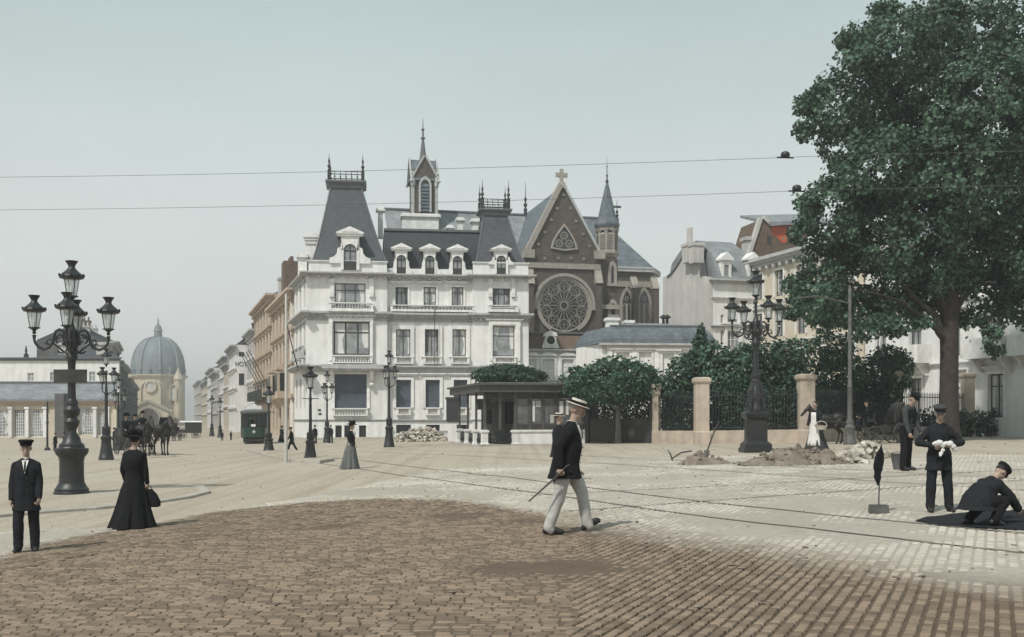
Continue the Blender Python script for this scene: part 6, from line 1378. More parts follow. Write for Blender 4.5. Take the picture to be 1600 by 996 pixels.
# ================================================================== PEOPLE, HORSES, VEHICLES
def remesh(mb,voxel,name,mat,parent,smooth=3,wr=0,wf=9,seed=0,zones=None):
    me=bpy.data.meshes.new(name); me.from_pydata(mb.v,[],mb.f); o=bpy.data.objects.new(name,me); COL.objects.link(o)
    m=o.modifiers.new('r','REMESH'); m.mode='VOXEL'; m.voxel_size=voxel; m.use_smooth_shade=True
    s=o.modifiers.new('s','SMOOTH'); s.iterations=smooth; s.factor=.5
    bpy.context.view_layer.update(); ev=o.evaluated_get(bpy.context.evaluated_depsgraph_get()); nm=bpy.data.meshes.new_from_object(ev)
    bpy.data.objects.remove(o); bpy.data.meshes.remove(me); nm.name=name
    if wr:
        n=[v.normal.copy() for v in nm.vertices]
        for v,q in zip(nm.vertices,n):
            p=v.co; k=noise.noise(Vector((p.x*wf,p.y*wf,p.z*wf*.45+seed)))+.5*noise.noise(Vector((p.x*wf*2.3,p.y*wf*2.3,p.z*wf*1.5+seed)))
            v.co=p+q*wr*k
    mats=mat if isinstance(mat,list) else [mat]
    nm.materials.clear()
    for x in mats: nm.materials.append(x)
    if zones: nm.polygons.foreach_set('material_index',[zones(f.center) for f in nm.polygons])
    nm.polygons.foreach_set('use_smooth',[True]*len(nm.polygons)); nm.update(); return link(name,nm,parent)
def dirv(flex,abd,s): f,a=R(flex),R(abd); return Vector((s*sin(a),-sin(f)*cos(a),-cos(f)*cos(a)))
STAND=dict(lean=2,side=0,ht=0,hy=0,legs=((2,3,-2,2),(0,4,-3,3)),arms=((4,9,14,4),(0,9,12,4)),foot=(0,0),hip=0)
def fk(ps):
    p=dict(STAND); p.update(ps); J={}
    a=R(p['lean']); sd=Vector((sin(R(p['side'])),-sin(a),cos(a))).normalized(); pel=Vector((0,0,.93))
    J['pel']=pel; J['sd']=sd; J['chest']=pel+sd*.32; J['neck']=pel+sd*.53; hd=Vector((sd.x,-sin(a+R(p['ht'])),cos(a+R(p['ht'])))).normalized()
    J['head']=J['neck']+hd*.155+Vector((0,-.012,0)); J['hm']=Matrix.Rotation(R(p['hy']),3,'Z')@Matrix.Rotation(a+R(p['ht']),3,'X')
    for i,s in enumerate((-1,1)):
        th,ta,sh,sa=p['legs'][i]; h=pel+Vector((s*.095,0,-.02)); k=h+dirv(th,ta,s)*.43; an=k+dirv(sh,sa,s)*.42
        J['hip%d'%i],J['knee%d'%i],J['ank%d'%i]=h,k,an; fp=R(p['foot'][i]); fy=R(8*s); J['toe%d'%i]=an+Vector((sin(fy)*cos(fp),-cos(fy)*cos(fp),sin(fp)))*.17+Vector((0,0,-.055*cos(fp)))
        J['heel%d'%i]=an+Vector((0,.045*cos(fp),-.06-.03*sin(fp)))
        ua,ub,fa,fb=p['arms'][i]; shd=J['neck']-sd*.105+Vector((s*.168,0,0)); e=shd+dirv(ua,ub,s)*.29; w=e+dirv(fa,fb,s)*.255
        J['sh%d'%i],J['el%d'%i],J['wr%d'%i]=shd,e,w; J['hd%d'%i]=(w-e).normalized()
    lo=min(min(J['toe0'].z,J['heel0'].z),min(J['toe1'].z,J['heel1'].z))-.03
    if ps.get('seat') is not None: lo=pel.z-ps['seat']
    for q in list(J):
        if q not in('sd','hm') and not q.startswith('hd'): J[q]=J[q]-Vector((0,0,lo)) if isinstance(J[q],Vector) else J[q]
    return J
def hand(mb,w,d,s,curl,nrm=None,sc=1.0):
    n=nrm or Vector((-s,0,0)); n=(n-d*n.dot(d)).normalized(); u=d.cross(n)
    mb.caps(w,w+d*.05,.026,.03,8)
    for i in range(4): mb.caps(w+d*.03+u*(i-1.5)*.012,w+d*.085+u*(i-1.5)*.021,.017,.013,7)
    for i in range(4):
        b=w+d*.088+u*(i-1.5)*.021; l=(.034,.041,.039,.03)[i]; c=R(curl); d1=(d*cos(c)+n*sin(c)); d2=(d*cos(2*c)+n*sin(2*c)); d3=(d*cos(2.8*c)+n*sin(2.8*c))
        mb.caps(b,b+d1*l,.0105,.0098,6); mb.caps(b+d1*l,b+d1*l+d2*l*.75,.0098,.009,6); mb.caps(b+d1*l+d2*l*.75,b+d1*l+d2*l*.75+d3*l*.55,.009,.0075,6)
    t0=w+d*.03-u*.03; t1=t0-u*.03+d*.03+n*.015; mb.caps(t0,t1,.014,.012,6); mb.caps(t1,t1+d*.03+n*.02,.011,.009,6)
def ring(c,rx,ry,n=20,m=None,p=2.4):
    o=[]
    for j in range(n):
        a=2*PI*j/n; ca,sa=cos(a),sin(a); v=Vector((rx*math.copysign(abs(ca)**(2/p),ca),ry*math.copysign(abs(sa)**(2/p),sa),0)); o.append(Vector(c)+(m@v if m else v))
    return o
def person(label,pos,htot,heading,pose={},top='navy',legs='navy',hat='cap',hatmat='black',hair='hair',woman=False,skirt=None,shirt=False,near=True,curl=(35,35),hem=.30,fat=1.0,apron=False,group=None,beard=False,vest=None,hatband=None,jac=1.0):
    J=fk(pose); t=thing('person',label,'person',pos,R(heading),group); vx=.0105 if near else .022; sm=5 if near else 1
    # ---- body
    b=MB(); sd=J['sd']; hm=J['hm']; H=J['head']
    Hd=lambda x,y,z:H+hm@Vector((x,y,z))
    b.caps(J['pel'],J['chest'],.09 if woman else .115,.10 if woman else .12,12); b.caps(J['chest'],J['neck']-sd*.06,.10 if woman else .12,.075,12); b.caps(J['neck']-sd*.07,H-hm@Vector((0,-.005,.05)),.056,.052,10)
    b.ell(Hd(0,.012,.03),(.080,.098,.098),14,10,hm); b.ell(Hd(0,-.02,-.045),(.056,.064,.075),12,8,hm); b.ell(Hd(0,-.055,-.085),(.032,.028,.026),8,6,hm)
    b.caps(Hd(0,-.084,.028),Hd(0,-.108,-.018),.011,.016,7); b.ell(Hd(0,-.080,.043),(.055,.018,.012),8,6,hm); b.ell(Hd(0,-.083,-.052),(.026,.012,.010),7,5,hm)
    for s in (-1,1): b.ell(Hd(s*.077,.015,.0),(.012,.022,.033),7,6,hm); b.ell(Hd(s*.042,-.063,-.012),(.024,.022,.022),7,5,hm)
    for i,s in enumerate((-1,1)):
        b.caps(J['hip%d'%i],J['knee%d'%i],.082,.053,10); b.caps(J['knee%d'%i],J['ank%d'%i],.053,.036,10); b.caps(J['ank%d'%i]-Vector((0,0,.03)),J['toe%d'%i],.035,.024,8)
        b.caps(J['neck']-sd*.11,J['sh%d'%i]-Vector((s*.03,0,.02)),.045,.036,8); b.caps(J['sh%d'%i]-Vector((s*.025,0,.02)),J['el%d'%i],.038,.036,9); b.caps(J['el%d'%i],J['wr%d'%i],.038,.026,9)
        if near: hand(b,J['wr%d'%i],J['hd%d'%i],s,curl[i])
        else: b.caps(J['wr%d'%i],J['wr%d'%i]+J['hd%d'%i]*.11,.034,.026,8)
    remesh(b,.0085 if near else .02,'body',W['skin'],t,2 if near else 1)
    if near:
        for s in (-1,1): e=MB(); e.ell(Hd(s*.031,-.083,.012),(.013,.008,.006),8,6,hm); e.build('eye',W['hair'],t,True)
    # ---- hair, beard
    h=MB(); 
    if woman: h.ell(Hd(0,.025,.045),(.088,.098,.092),14,10,hm); h.ell(Hd(0,.10,.03),(.055,.045,.055),10,8,hm)
    else: h.ell(Hd(0,.026,.045),(.081,.094,.09),14,10,hm)
    h.build('hair',W[hair],t,True)
    if beard:
        m=MB(); m.ell(Hd(0,-.094,-.040),(.036,.014,.012),8,6,hm); 
        if beard=='full': m.ell(Hd(0,-.065,-.095),(.045,.04,.05),10,8,hm)
        m.build('moustache',W[hair],t,True)
    # ---- shoes
    for i in range(2):
        s=MB(); an=J['ank%d'%i]; s.caps(an+Vector((0,.0,.02)),J['heel%d'%i]+Vector((0,0,.015)),.047,.044,10); s.caps(J['heel%d'%i]+Vector((0,0,.012)),J['toe%d'%i],.044,.036,10); s.caps(an-Vector((0,0,.01)),J['toe%d'%i]+Vector((0,.02,.01)),.046,.034,10); remesh(s,.012 if near else .022,'shoe',W['leather'],t,2)
    # ---- lower garment
    if skirt:
        z0=.02; zw=J['pel'].z+.10; n=44; rg=[]; sk=random.Random(len(label)); L=10; px_,py_=J['pel'].x,J['pel'].y
        for i in range(L+1):
            k=i/L; z=zw+(z0-zw)*k; r0=.135+.075*min(1,k*3)+skirt*k**1.5; o=[]
            for j in range(n):
                a=2*PI*j/n; f=1+.10*k*sin(a*9+1.3*sin(a*2))+.05*k*sin(a*17+k*2); back=1+.28*k*max(0,sin(a)); o.append((px_*(1-k)+r0*f*cos(a),py_*(1-k)+.03*k+r0*f*.9*sin(a)*back,z+(.012*sin(a*9) if i==L else 0)))
            rg.append(o)
        m=MB(); m.loft(rg); m.build('skirt',W[legs],t,True)
    else:
        q=MB()
        for i in range(2):
            kn,an=J['knee%d'%i],J['ank%d'%i]; q.caps(J['hip%d'%i]+Vector((0,0,.03)),kn,.108*fat**.5,.083,12); q.caps(kn,an+Vector((0,0,.0)),.083,.074,12); q.caps(an+Vector((0,-.01,.0)),an+Vector((0,-.025,-.03)),.072,.066,10)
        q.caps(J['pel']+Vector((-.05,0,.06)),J['pel']+Vector((.05,0,.06)),.125,.125,12); q.caps(J['pel']+Vector((-.05,.01,-.03)),J['pel']+Vector((.05,.01,-.03)),.115,.115,12)
        remesh(q,vx,'trousers',W[legs],t,sm,.011,8,1)
    # ---- jacket
    q=MB(); rotm=Vector((0,0,1)).rotation_difference(sd).to_matrix(); pl=J['pel']; nk=J['neck']
    A=lambda u:pl+sd*u
    dn=Vector((0,0,-1)) if pose.get('seat') is None and pose.get('lean',2)<45 else -sd
    if woman: prof=[(u,rx*fat,ry*fat) for u,rx,ry in [(-.02,.150,.125),(.05,.135,.12),(.12,.135,.12),(.24,.168,.148),(.34,.175,.15),(.42,.165,.12),(.48,.115,.085)]]+[(.53,.062,.058)]
    else: prof=[(.0,.178*fat,.142*fat),(.12,.172*fat,.136*fat),(.24,.188,.142*fat),(.34,.200,.140),(.40,.175,.124),(.455,.125,.098),(.515,.074,.070),(.54,.064,.062)]
    rg=[ring(A(u),rx,ry,22,rotm) for u,rx,ry in prof]
    if not woman or hem>.05:
        e=hem; k=1.0 if not woman else .78; rg=[ring(pl+dn*e+Vector((0,.02,0)),.20*fat*k+.02,.165*fat*k+.02,22,None),ring(pl+dn*e*.5+Vector((0,.01,0)),.19*fat*k,.155*fat*k,22,None)]+rg
    q.loft(rg)
    for i,s in enumerate((-1,1)):
        sh,el,wr=J['sh%d'%i],J['el%d'%i],J['wr%d'%i]; r1=.072*(1.2 if woman else 1)*jac
        q.caps(J['neck']-sd*.035+Vector((s*.045,0,0)),sh+Vector((-s*.012,0,-.012)),.045,r1*.92,10); q.caps(sh+Vector((-s*.012,0,-.01)),el,r1*.95,.062*jac,12); q.caps(el,wr-(wr-el)*.03,.063*jac,.048*jac,12)
    zz=None
    remesh(q,vx,'bodice' if woman else 'jacket',W[top],t,sm,.013 if near else .004,7,3)
    fr=A(.40)+rotm@Vector((0,-.127,0)); 
    if shirt:
        m=MB(); mm=rotm
        yo=-.012
        V=[(-.050,-.082+yo,.505),(.050,-.082+yo,.505),(.030,-.126+yo,.42),(0,-.152+yo*1.5,.30),(-.030,-.126+yo,.42)]
        m.add([A(z)+rotm@Vector((x,y,0)) for x,y,z in V]+[A(z)+rotm@Vector((x,y+.03,0)) for x,y,z in V],[(0,4,3,2,1),(5,6,7,8,9),(0,1,6,5),(1,2,7,6),(2,3,8,7),(3,4,9,8),(4,0,5,9)]); m.build('shirt_front',W['whitecloth'],t)
        if near: m=MB(); m.tube([A(.49)+rotm@Vector((0,-.094+yo,0)),A(.42)+rotm@Vector((0,-.132+yo,0)),A(.33)+rotm@Vector((0,-.152+yo,0))],[.010,.013,.010],6); m.build('necktie',W['black'],t)
        m=MB(); m.lathe([(.066,0),(.062,.045),(.058,.045),(.060,0)],14); m.v=[tuple(A(.50)+rotm@Vector(v)) for v in m.v]; m.build('collar',W['whitecloth'],t,True)
    if near and not woman and not vest:
        m=MB()
        for u in (.02,.12,.22): c=A(u)+rotm@Vector((.03,-(.150 if u<.2 else .152)*fat-.004,0)); m.ell(c,(.012,.007,.012),7,5)
        m.build('buttons',W['leather'],t,True)['kind']='stuff'
    if vest:
        m=MB(); m.loft([ring(A(u),rx*1.06,ry*1.07,22,rotm) for u,rx,ry in prof[1:6]]); remesh(m,vx,'waistcoat',W[vest],t,2,.005)
    if apron:
        n=14; rg=[]; rr=MB(); zw=J['pel'].z+.42
        vs=[];fs=[]
        for i in range(11):
            k=i/10; z=zw+(.16-zw)*k; wd=R(26+ (18 if k>.35 else 0)+8*k); rad=(.185 if k<.4 else .2+.17*(k-.4)**1.1*skirt/.2)
            for j in range(n): a=-PI/2-wd+2*wd*j/(n-1); f=1+.04*sin(a*14)*k; vs.append((rad*1.10*f*cos(a),J['pel'].y*(1-k)+rad*1.06*f*sin(a)+.02*k-.02,z))
        for i in range(10):
            fs+=[(i*n+j,i*n+j+1,(i+1)*n+j+1,(i+1)*n+j) for j in range(n-1)]
        rr.add(vs,fs); o=rr.build('apron',W['whitecloth'],t,True); 
        so=o.modifiers.new('s','SOLIDIFY'); so.thickness=.012
    # ---- hat
    m=MB(); put=lambda mb,z=.085,tilt=0: setattr(mb,'v',[tuple(Hd(0,0.012,z)+hm@Matrix.Rotation(R(tilt),3,'X')@Vector(v)) for v in mb.v])
    if hat=='boater':
        m.lathe([(.155,0),(.158,.006),(.155,.012),(.102,.012),(.10,.075),(.096,.079),(.02,.080)],28); put(m,.07); m.build('boater_hat',W['straw'],t,True)
        m=MB(); m.lathe([(.1035,.014),(.1025,.05)],28,close=False); put(m,.07); m.build('hat_band',W['black'],t,True)
    elif hat=='bowler':
        m.lathe([(.130,.012),(.135,.016),(.128,.006),(.095,.003),(.096,.05),(.088,.085),(.06,.112),(.02,.120)],24); m.v=[(x,y*1.15,z) for x,y,z in m.v]; put(m,.065); m.build('bowler_hat',W[hatmat],t,True)
    elif hat=='cap':
        m.lathe([(.088,0),(.095,.03),(.115,.055),(.118,.072),(.09,.085),(.02,.088)],22); m.v=[(x,y*1.12-.005,z) for x,y,z in m.v]
        v=MB(); v.slab([(.085*cos(R(a)),-.06-.085*sin(R(a))*(.95)) for a in range(0,181,15)],.0,.008); m.add([(x,y,z-.004-(.25*max(0,-.06-y))) for x,y,z in v.v],v.f); put(m,.06); m.build('peaked_cap',W[hatmat],t,True)
    elif hat=='womanhat':
        rg=[]; 
        for r,z in ((.10,-.01),(.19,.0),(.20,.012),(.19,.022),(.105,.03),(.10,.075),(.07,.10),(.02,.105)):
            rg.append([(r*cos(2*PI*j/26)*(1+.05*sin(6*PI*j/13)),r*sin(2*PI*j/26),z+.02*(r>.15)*sin(4*PI*j/26)) for j in range(26)])
        m.loft(rg); 
        rn=random.Random(5)
        for _ in range(16): a=rn.uniform(0,2*PI); m.ell((.10*cos(a),.10*sin(a),.07+rn.uniform(-.01,.05)),(.05,.04,.045),7,5)
        put(m,.085); m.build('trimmed_hat',W[hatmat],t,True)
    elif hat=='kerchief':
        pass
    top_z=max(J['head'].z+.125,0)+(.07 if hat in('boater','bowler') else .045 if hat!='none' else 0)
    if htot: t.scale=(htot/top_z,)*3
    return t,J
def ph(px,fy,ty): p=gput(px,fy); return p,(fy-ty)/F*p.y
def att(root,o): o.parent=root; return o
# 1 the man in the straw boater
p,h=ph(884,837,622)
bm,J=person('man in black jacket, pale trousers and straw boater striding past with a cane',p,h,88,dict(lean=9,ht=10,hy=-6,legs=((-12,2,-18,2),(30,2,9,2)),arms=((-38,16,8,8),(4,4,16,-4)),foot=(0,28)),top='black',legs='flannel',hat='boater',hair='greyhair',shirt=True,curl=(62,45),fat=1.25,hem=.21,beard=True)
w=J['wr0']+J['hd0']*.08; cn=thing('walking_stick','dark walking stick held behind by the man in the boater','walking stick'); k=bm.scale[0]; M_=Matrix.Translation(p)@Matrix.Rotation(R(88),4,'Z')@Matrix.Scale(k,4)
a0=M_@(w+Vector((-.01,-.02,.03))); e0=P(826,784,a0.y-.03); cn.location=a0; d=e0-a0
MB().tube([(0,0,0),tuple(d*.5),tuple(d)],[.013,.012,.010],8).build('shaft',W['wood'],cn,True); mb=MB(); mb.tube([(0,0,0),tuple(-d.normalized()*.05+Vector((0,0,.02))),tuple(-d.normalized()*.09+Vector((.02,0,.02)))],[.014,.017,.012],8); mb.build('handle',W['leather'],cn,True)
# 2 left man
p,h=ph(41,866,688); person('man in dark suit, white shirt and peaked cap walking in at the left edge',p,h,16,dict(lean=1,hy=4,legs=((6,2,-3,1),(-2,2,-5,2)),arms=((3,6,10,3),(6,6,22,2))),shirt=True,hat='cap',curl=(45,60))
# 3 woman in black from behind, with bag
p,h=ph(209,828,679); wb_,J=person('woman in long black dress and trimmed hat seen from behind, holding a bag',p,h,172,dict(lean=3,arms=((2,10,6,6),(5,14,22,-2))),top='black',legs='black',hat='womanhat',woman=True,skirt=.20,hem=.34,curl=(40,70),fat=1.22)
M_=Matrix.Translation(p)@Matrix.Rotation(R(172),4,'Z')@Matrix.Scale(wb_.scale[0],4); q=MB(); 
bg=thing('handbag','soft black bag hanging from the hand of the woman in black','bag',M_@(J['wr0']+J['hd0']*.09)); s_=wb_.scale[0]
q.loft([ring((.02,0,-.02),.05,.03,14),ring((.03,0,-.10),.12,.05,14),ring((.05,0,-.22),.16,.065,14),ring((.06,0,-.30),.15,.06,14),ring((.06,0,-.32),.10,.03,14)]); q.build('pouch',W['black'],bg,True); MB().tube([(-.04,0,-.04),(-.03,0,.02),(.01,0,.045),(.05,0,.02),(.07,0,-.05)],.008,6).build('strap',W['leather'],bg)
# 4 woman crossing
p,h=ph(548,733,660); person('woman in dark bodice and grey skirt with black hat crossing the square',p,h,70,dict(lean=4,arms=((10,8,50,-5),(-5,8,10,2))),top='black',legs='midgrey',hat='womanhat',woman=True,skirt=.16,hem=.05,near=False,shirt=True)
# 5 right-hand man holding a white paper
p,h=ph(1467,803,635); pm,J=person('man in dark suit and flat cap at the right, holding up a crumpled white cloth',p,h,-6,dict(lean=1,ht=16,hy=-8,legs=((2,4,0,3),(4,5,-2,5)),arms=((8,38,72,-52),(18,36,78,-50))),hat='cap',hatmat='greycloth',shirt=False,curl=(55,55),hem=.27)
M_=Matrix.Translation(p)@Matrix.Rotation(R(-6),4,'Z')@Matrix.Scale(pm.scale[0],4); c=M_@((J['wr0']+J['wr1'])/2+Vector((0,-.09,.0)))
ct=thing('white_cloth','crumpled white cloth in the hands of the man at the right','cloth',c); q=MB(); rn=random.Random(4)
for x,z,r in ((-.16,.03,.06),(-.09,.05,.07),(-.03,.0,.06),(.03,.03,.055),(.10,.03,.07),(.17,-.02,.065),(.21,-.08,.05),(-.02,-.09,.045),(-.05,-.15,.04),(-.07,-.19,.025)): q.ell((x,rn.uniform(-.02,.02),z),(r,.035,r*.8),9,7)
remesh(q,.010,'folds',W['whitecloth'],ct,2,.016,20,2); ct.scale=(.78,.7,.78)
# 6 man in waistcoat bending over
p,h=ph(1416,738,615); person('man in dark waistcoat and cap standing sideways by the bucket, looking down',p,h,35,dict(lean=10,ht=24,legs=((4,3,-3,2),(-3,3,-5,3)),arms=((12,8,24,4),(8,6,30,0))),top='greycloth',legs='black',hat='cap',vest='black',curl=(45,45),hem=.02)
# 7 crouching worker
p=gput(1526,828); t7,J=person('worker crouching with rounded back on the dark cloth at the right edge',p,0,112,dict(lean=42,ht=14,hy=0,legs=((100,14,-46,6),(92,16,-52,6)),arms=((44,8,40,2),(34,8,46,0)),foot=(-10,-10)),top='navy',legs='black',hat='cap',curl=(50,50),hem=.10,fat=1.5,jac=1.35); k=(826-730)/F*p.y/(J['head'].z+.12); t7.scale=(k,)*3
# 8 maid with apron and basket
p,h=ph(1275,704,628); ap,J=person('woman in white apron carrying a pale basket, before the harnessed horse',p,h,-40,dict(lean=5,ht=8,arms=((14,8,42,-4),(12,10,60,-2)),legs=((18,2,4,2),(-14,2,-24,2))),top='navy',legs='greycloth',hat='none',woman=True,skirt=.20,hem=.05,apron=True)
M_=Matrix.Translation(p)@Matrix.Rotation(R(-40),4,'Z')@Matrix.Scale(ap.scale[0],4); c=M_@(J['wr1']+Vector((.12,.02,-.10))); bk=thing('basket','pale wicker basket on the arm of the woman in the apron','basket',c); mb=MB(); mb.lathe([(.12,-.11),(.17,.02),(.18,.04),(.16,.04),(.11,-.09)],16); mb.v=[(x*1.25,y,z) for x,y,z in mb.v]; mb.build('bowl',W['straw'],bk,True); MB().tube([(.2*cos(R(a)),0,.03+.16*sin(R(a))) for a in range(0,181,15)],.012,6).build('handle',W['straw'],bk)
# 9 far figures
def far(label,px,fy,ty,hd,hat='bowler',top='black',legs='navy',**k): p,h=ph(px,fy,ty); return person(label,p,h,hd,k.pop('pose',{}),top=top,legs=legs,hat=hat,near=False,**k)
far('man in long dark coat and bowler at the far right, left of a pair',1535,679,614,30,hem=.5); far('second man in dark coat, half behind his companion at the far right edge',1550,677,613,-60,hem=.45)
far('man in dark coat striding away along the mansion side',456,706,667,-70,'cap',pose=dict(lean=6,legs=((-22,2,-30,2),(26,2,12,2)),arms=((18,8,30,4),(-16,8,-4,4))),hem=.4)
far('woman in dark dress by the mansion side, at the left of the striding man',440,691,666,150,'womanhat',woman=True,skirt=.14)
far('man in dark suit standing behind the refuge street lamp',492,694,664,200,'bowler',hem=.36); far('man in dark suit leaning by the cellar windows of the mansion',517,693,664,-20,'cap',hem=.3)
far('man in a straw boater, half hidden behind the striding man',872,757,645,60,'boater','navy','black')
far('man in dark coat waiting at the left end of the group by the pavilion corner',178,697,668,100,hem=.4); far('woman in dark dress in the group beside the open carriage',196,699,668,60,'womanhat',woman=True,skirt=.14); far('man with cap in the group, between the carriage and the branched lamps',205,697,667,-30,'cap')
far('dark clad person beside the iron post at the cream pavilion',86,705,677,70,'cap'); far('second dark clad person by the cream pavilion, half behind the candelabra',100,704,676,-80,'bowler')
far('pedestrian in dark coat on the right pavement of the far street, near the hotel',347,689,673,10,'bowler',hem=.45); far('pedestrian in dark clothes, left of the green tram',361,688,673,-120,'cap')
# ------------------------------------------------------------------ horses
def horse(label,pos,heading,sc=1.0,group='harness horses'):
    t=thing('horse',label,'horse',pos,R(heading),group); t.scale=(sc,)*3; b=MB()
    b.ell((0,-.05,1.16),(.25,.55,.27),16,10); b.ell((0,.48,1.22),(.25,.33,.28),14,9); b.ell((0,-.48,1.18),(.22,.28,.31),14,9); b.ell((0,.1,1.02),(.24,.5,.2),12,8)
    b.caps((0,-.55,1.28),(0,-.85,1.62),.19,.125,12); b.caps((0,-.85,1.62),(0,-.92,1.75),.125,.09,10)
    b.caps((0,-.90,1.73),(0,-1.08,1.58),.10,.085,10); b.caps((0,-1.06,1.60),(0,-1.26,1.36),.082,.058,10); b.ell((0,-1.27,1.35),(.055,.06,.055),8,6)
    for s in (-1,1):
        b.caps((s*.05,-.88,1.82),(s*.065,-.90,1.93),.03,.008,6)
        o=.10*s
        b.caps((s*.13,-.46,1.02),(s*.13,-.47+o,.70),.10,.065,9); b.caps((s*.13,-.47+o,.70),(s*.13,-.45+o*1.4,.52),.062,.052,9); b.caps((s*.13,-.45+o*1.4,.52),(s*.13,-.45+o*1.5,.16),.042,.036,8); b.caps((s*.13,-.45+o*1.5,.16),(s*.13,-.50+o*1.5,.07),.042,.05,8); b.caps((s*.13,-.50+o*1.5,.07),(s*.13,-.51+o*1.5,.035),.055,.06,8)
        o=-.12*s
        b.caps((s*.13,.50,1.08),(s*.14,.36+o*.4,.82),.165,.115,10); b.caps((s*.14,.36+o*.4,.82),(s*.13,.62+o,.54),.10,.055,9); b.caps((s*.13,.62+o,.54),(s*.13,.57+o*1.2,.17),.045,.038,8); b.caps((s*.13,.57+o*1.2,.17),(s*.13,.52+o*1.2,.07),.044,.05,8); b.caps((s*.13,.52+o*1.2,.07),(s*.13,.50+o*1.2,.035),.055,.06,8)
    remesh(b,.021,'body',W['horse'],t,3)
    m=MB(); m.tube([(0,.76,1.34),(0,.88,1.22),(0,.92,.95),(0,.88,.55)],[.05,.07,.075,.02],8); m.build('tail',W['hair'],t,True)
    m=MB(); m.loft([[(-.02,-.60,1.50),(.02,-.60,1.50),(.02,-.52,1.42),(-.02,-.52,1.42)],[(-.03,-.80,1.78),(.03,-.80,1.78),(.03,-.72,1.68),(-.03,-.72,1.68)],[(-.02,-.93,1.90),(.02,-.93,1.90),(.02,-.86,1.82),(-.02,-.86,1.82)]]); m.build('mane',W['hair'],t,True)
    m=MB(); 
    m.tube([(.22*cos(R(a)),-.60-.10*sin(R(a)),1.27+.36*sin(R(a))) for a in range(0,361,20)],.035,7); m.build('horse_collar',W['leather'],t,True)
    m=MB(); m.tube([(.275*cos(R(a)),-.10,1.14+.29*sin(R(a))) for a in range(0,361,18)],.016,5); 
    for s in (-1,1): m.tube([(s*.24,-.6,1.2),(s*.29,0,1.12),(s*.27,.75,1.05)],.015,5); m.tube([(s*.07,-1.2,1.42),(s*.10,-1.0,1.62),(s*.16,-.6,1.5)],.010,4)
    m.build('harness',W['leather'],t); return t
def wheel(par,x,y,r,n=12,mat='wood'):
    mb=MB(); mb.tube([(x,y+r*cos(2*PI*j/28),r+r*sin(2*PI*j/28)) for j in range(29)],.032,6); w=mb.build('wheel',W[mat],par,True)
    mb=MB()
    for j in range(n): a=2*PI*j/n; mb.tube([(x,y+.06*cos(a),r+.06*sin(a)),(x,y+(r-.02)*cos(a),r+(r-.02)*sin(a))],[.022,.016],5)
    mb.build('spokes',W[mat],w); mb=MB(); mb.tube([(x-.09,y,r),(x+.09,y,r)],.07,10); mb.build('hub',W[mat],w)
def carriage(label,pos,heading,hood=True,sc=1.0,name='carriage'):
    t=thing(name,label,'carriage',pos,R(heading)); t.scale=(sc,)*3
    for s in (-1,1): wheel(t,s*.62,-.62,.40,10); wheel(t,s*.66,.75,.50,12)
    mb=MB(); mb.loft([[(-.5,y,z),(.5,y,z),(.5,y,z2),(-.5,y,z2)] for y,z,z2 in ((-.55,.62,.70),(-.35,.50,.78),(.2,.48,.80),(.55,.55,1.05),(1.0,.72,1.25),(1.12,.85,1.32))]); mb.build('tub_body',W['leather'],t,True)
    mb=MB(); mb.box(-.45,.45,.45,.95,1.0,1.14); mb.build('rear_seat',W['greycloth'],t); mb=MB(); mb.box(-.42,.42,-.95,-.55,1.02,1.16).box(-.42,.42,-.62,-.56,1.16,1.45); mb.build('driver_seat',W['leather'],t)
    mb=MB(); mb.tube([(-.4,-.98,.6),(-.4,-1.05,1.0)],.02,5).tube([(.4,-.98,.6),(.4,-1.05,1.0)],.02,5).box(-.42,.42,-1.12,-1.05,.72,1.12); mb.build('dashboard',W['leather'],t)
    if hood:
        mb=MB(); rg=[]
        for i in range(8):
            a=R(8+ i*15); rg.append([(x*(.56),.95-.62*sin(a)*1.0-(.1*abs(x)==0)*0,1.15+.78*cos(a)*(1 if abs(x)<.9 else .4)*1) if abs(x)<1 else (x*.56,.95-.5*sin(a),1.12+.15*cos(a)) for x in (-1,-.85,-.4,0,.4,.85,1)])
        vs=[v for r in rg for v in r]; n=7; fs=[(i*n+j,i*n+j+1,(i+1)*n+j+1,(i+1)*n+j) for i in range(7) for j in range(n-1)]; mb.add(vs,fs); o=mb.build('folding_hood',W['leather'],t,True); so=o.modifiers.new('s','SOLIDIFY'); so.thickness=.03
    mb=MB(); mb.tube([(-.62,-.62,.40),(.62,-.62,.40)],.03,6).tube([(-.66,.75,.5),(.66,.75,.5)],.03,6).tube([(0,-.62,.45),(0,.75,.5)],.04,6)
    for s in (-1,1): mb.tube([(s*.4,-.3,.5),(s*.42,.0,.42),(s*.45,.7,.55),(s*.4,1.1,.72)],.02,5)
    mb.build('undercarriage',W['iron'],t); mb=MB()
    for s in (-1,1): mb.tube([(s*.42,-.85,.62),(s*.40,-1.6,.95),(s*.33,-3.3,1.08)],.028,6)
    mb.build('shafts',W['wood'],t); return t
def seated(label,carr,loc,hd,**k):
    m=Matrix.Translation(carr.location)@Matrix.Rotation(carr.rotation_euler.z,4,'Z')@Matrix.Scale(carr.scale[0],4)
    pz=dict(lean=4,legs=((78,6,8,2),(74,6,4,2)),arms=((26,8,66,-8),(24,8,60,-8)),seat=0); pz.update(k.pop('pose',{}))
    p=m@Vector(loc); t,J=person(label,p,0,math.degrees(carr.rotation_euler.z)+hd,pz,near=False,hem=.05,**k); t.scale=(carr.scale[0],)*3; return t
b=gat(1380,693); p=Vector((b.x,b.y,b.z)); cr=carriage('black hooded carriage standing at the right, behind the bending man',p,-88,sc=.92)
p2=p+Vector((-2.62*.92,.0,0)); p2.z=gz(p2.x,p2.y); horse('dark horse harnessed to the hooded carriage, partly behind the apron woman',p2,-88,.92)
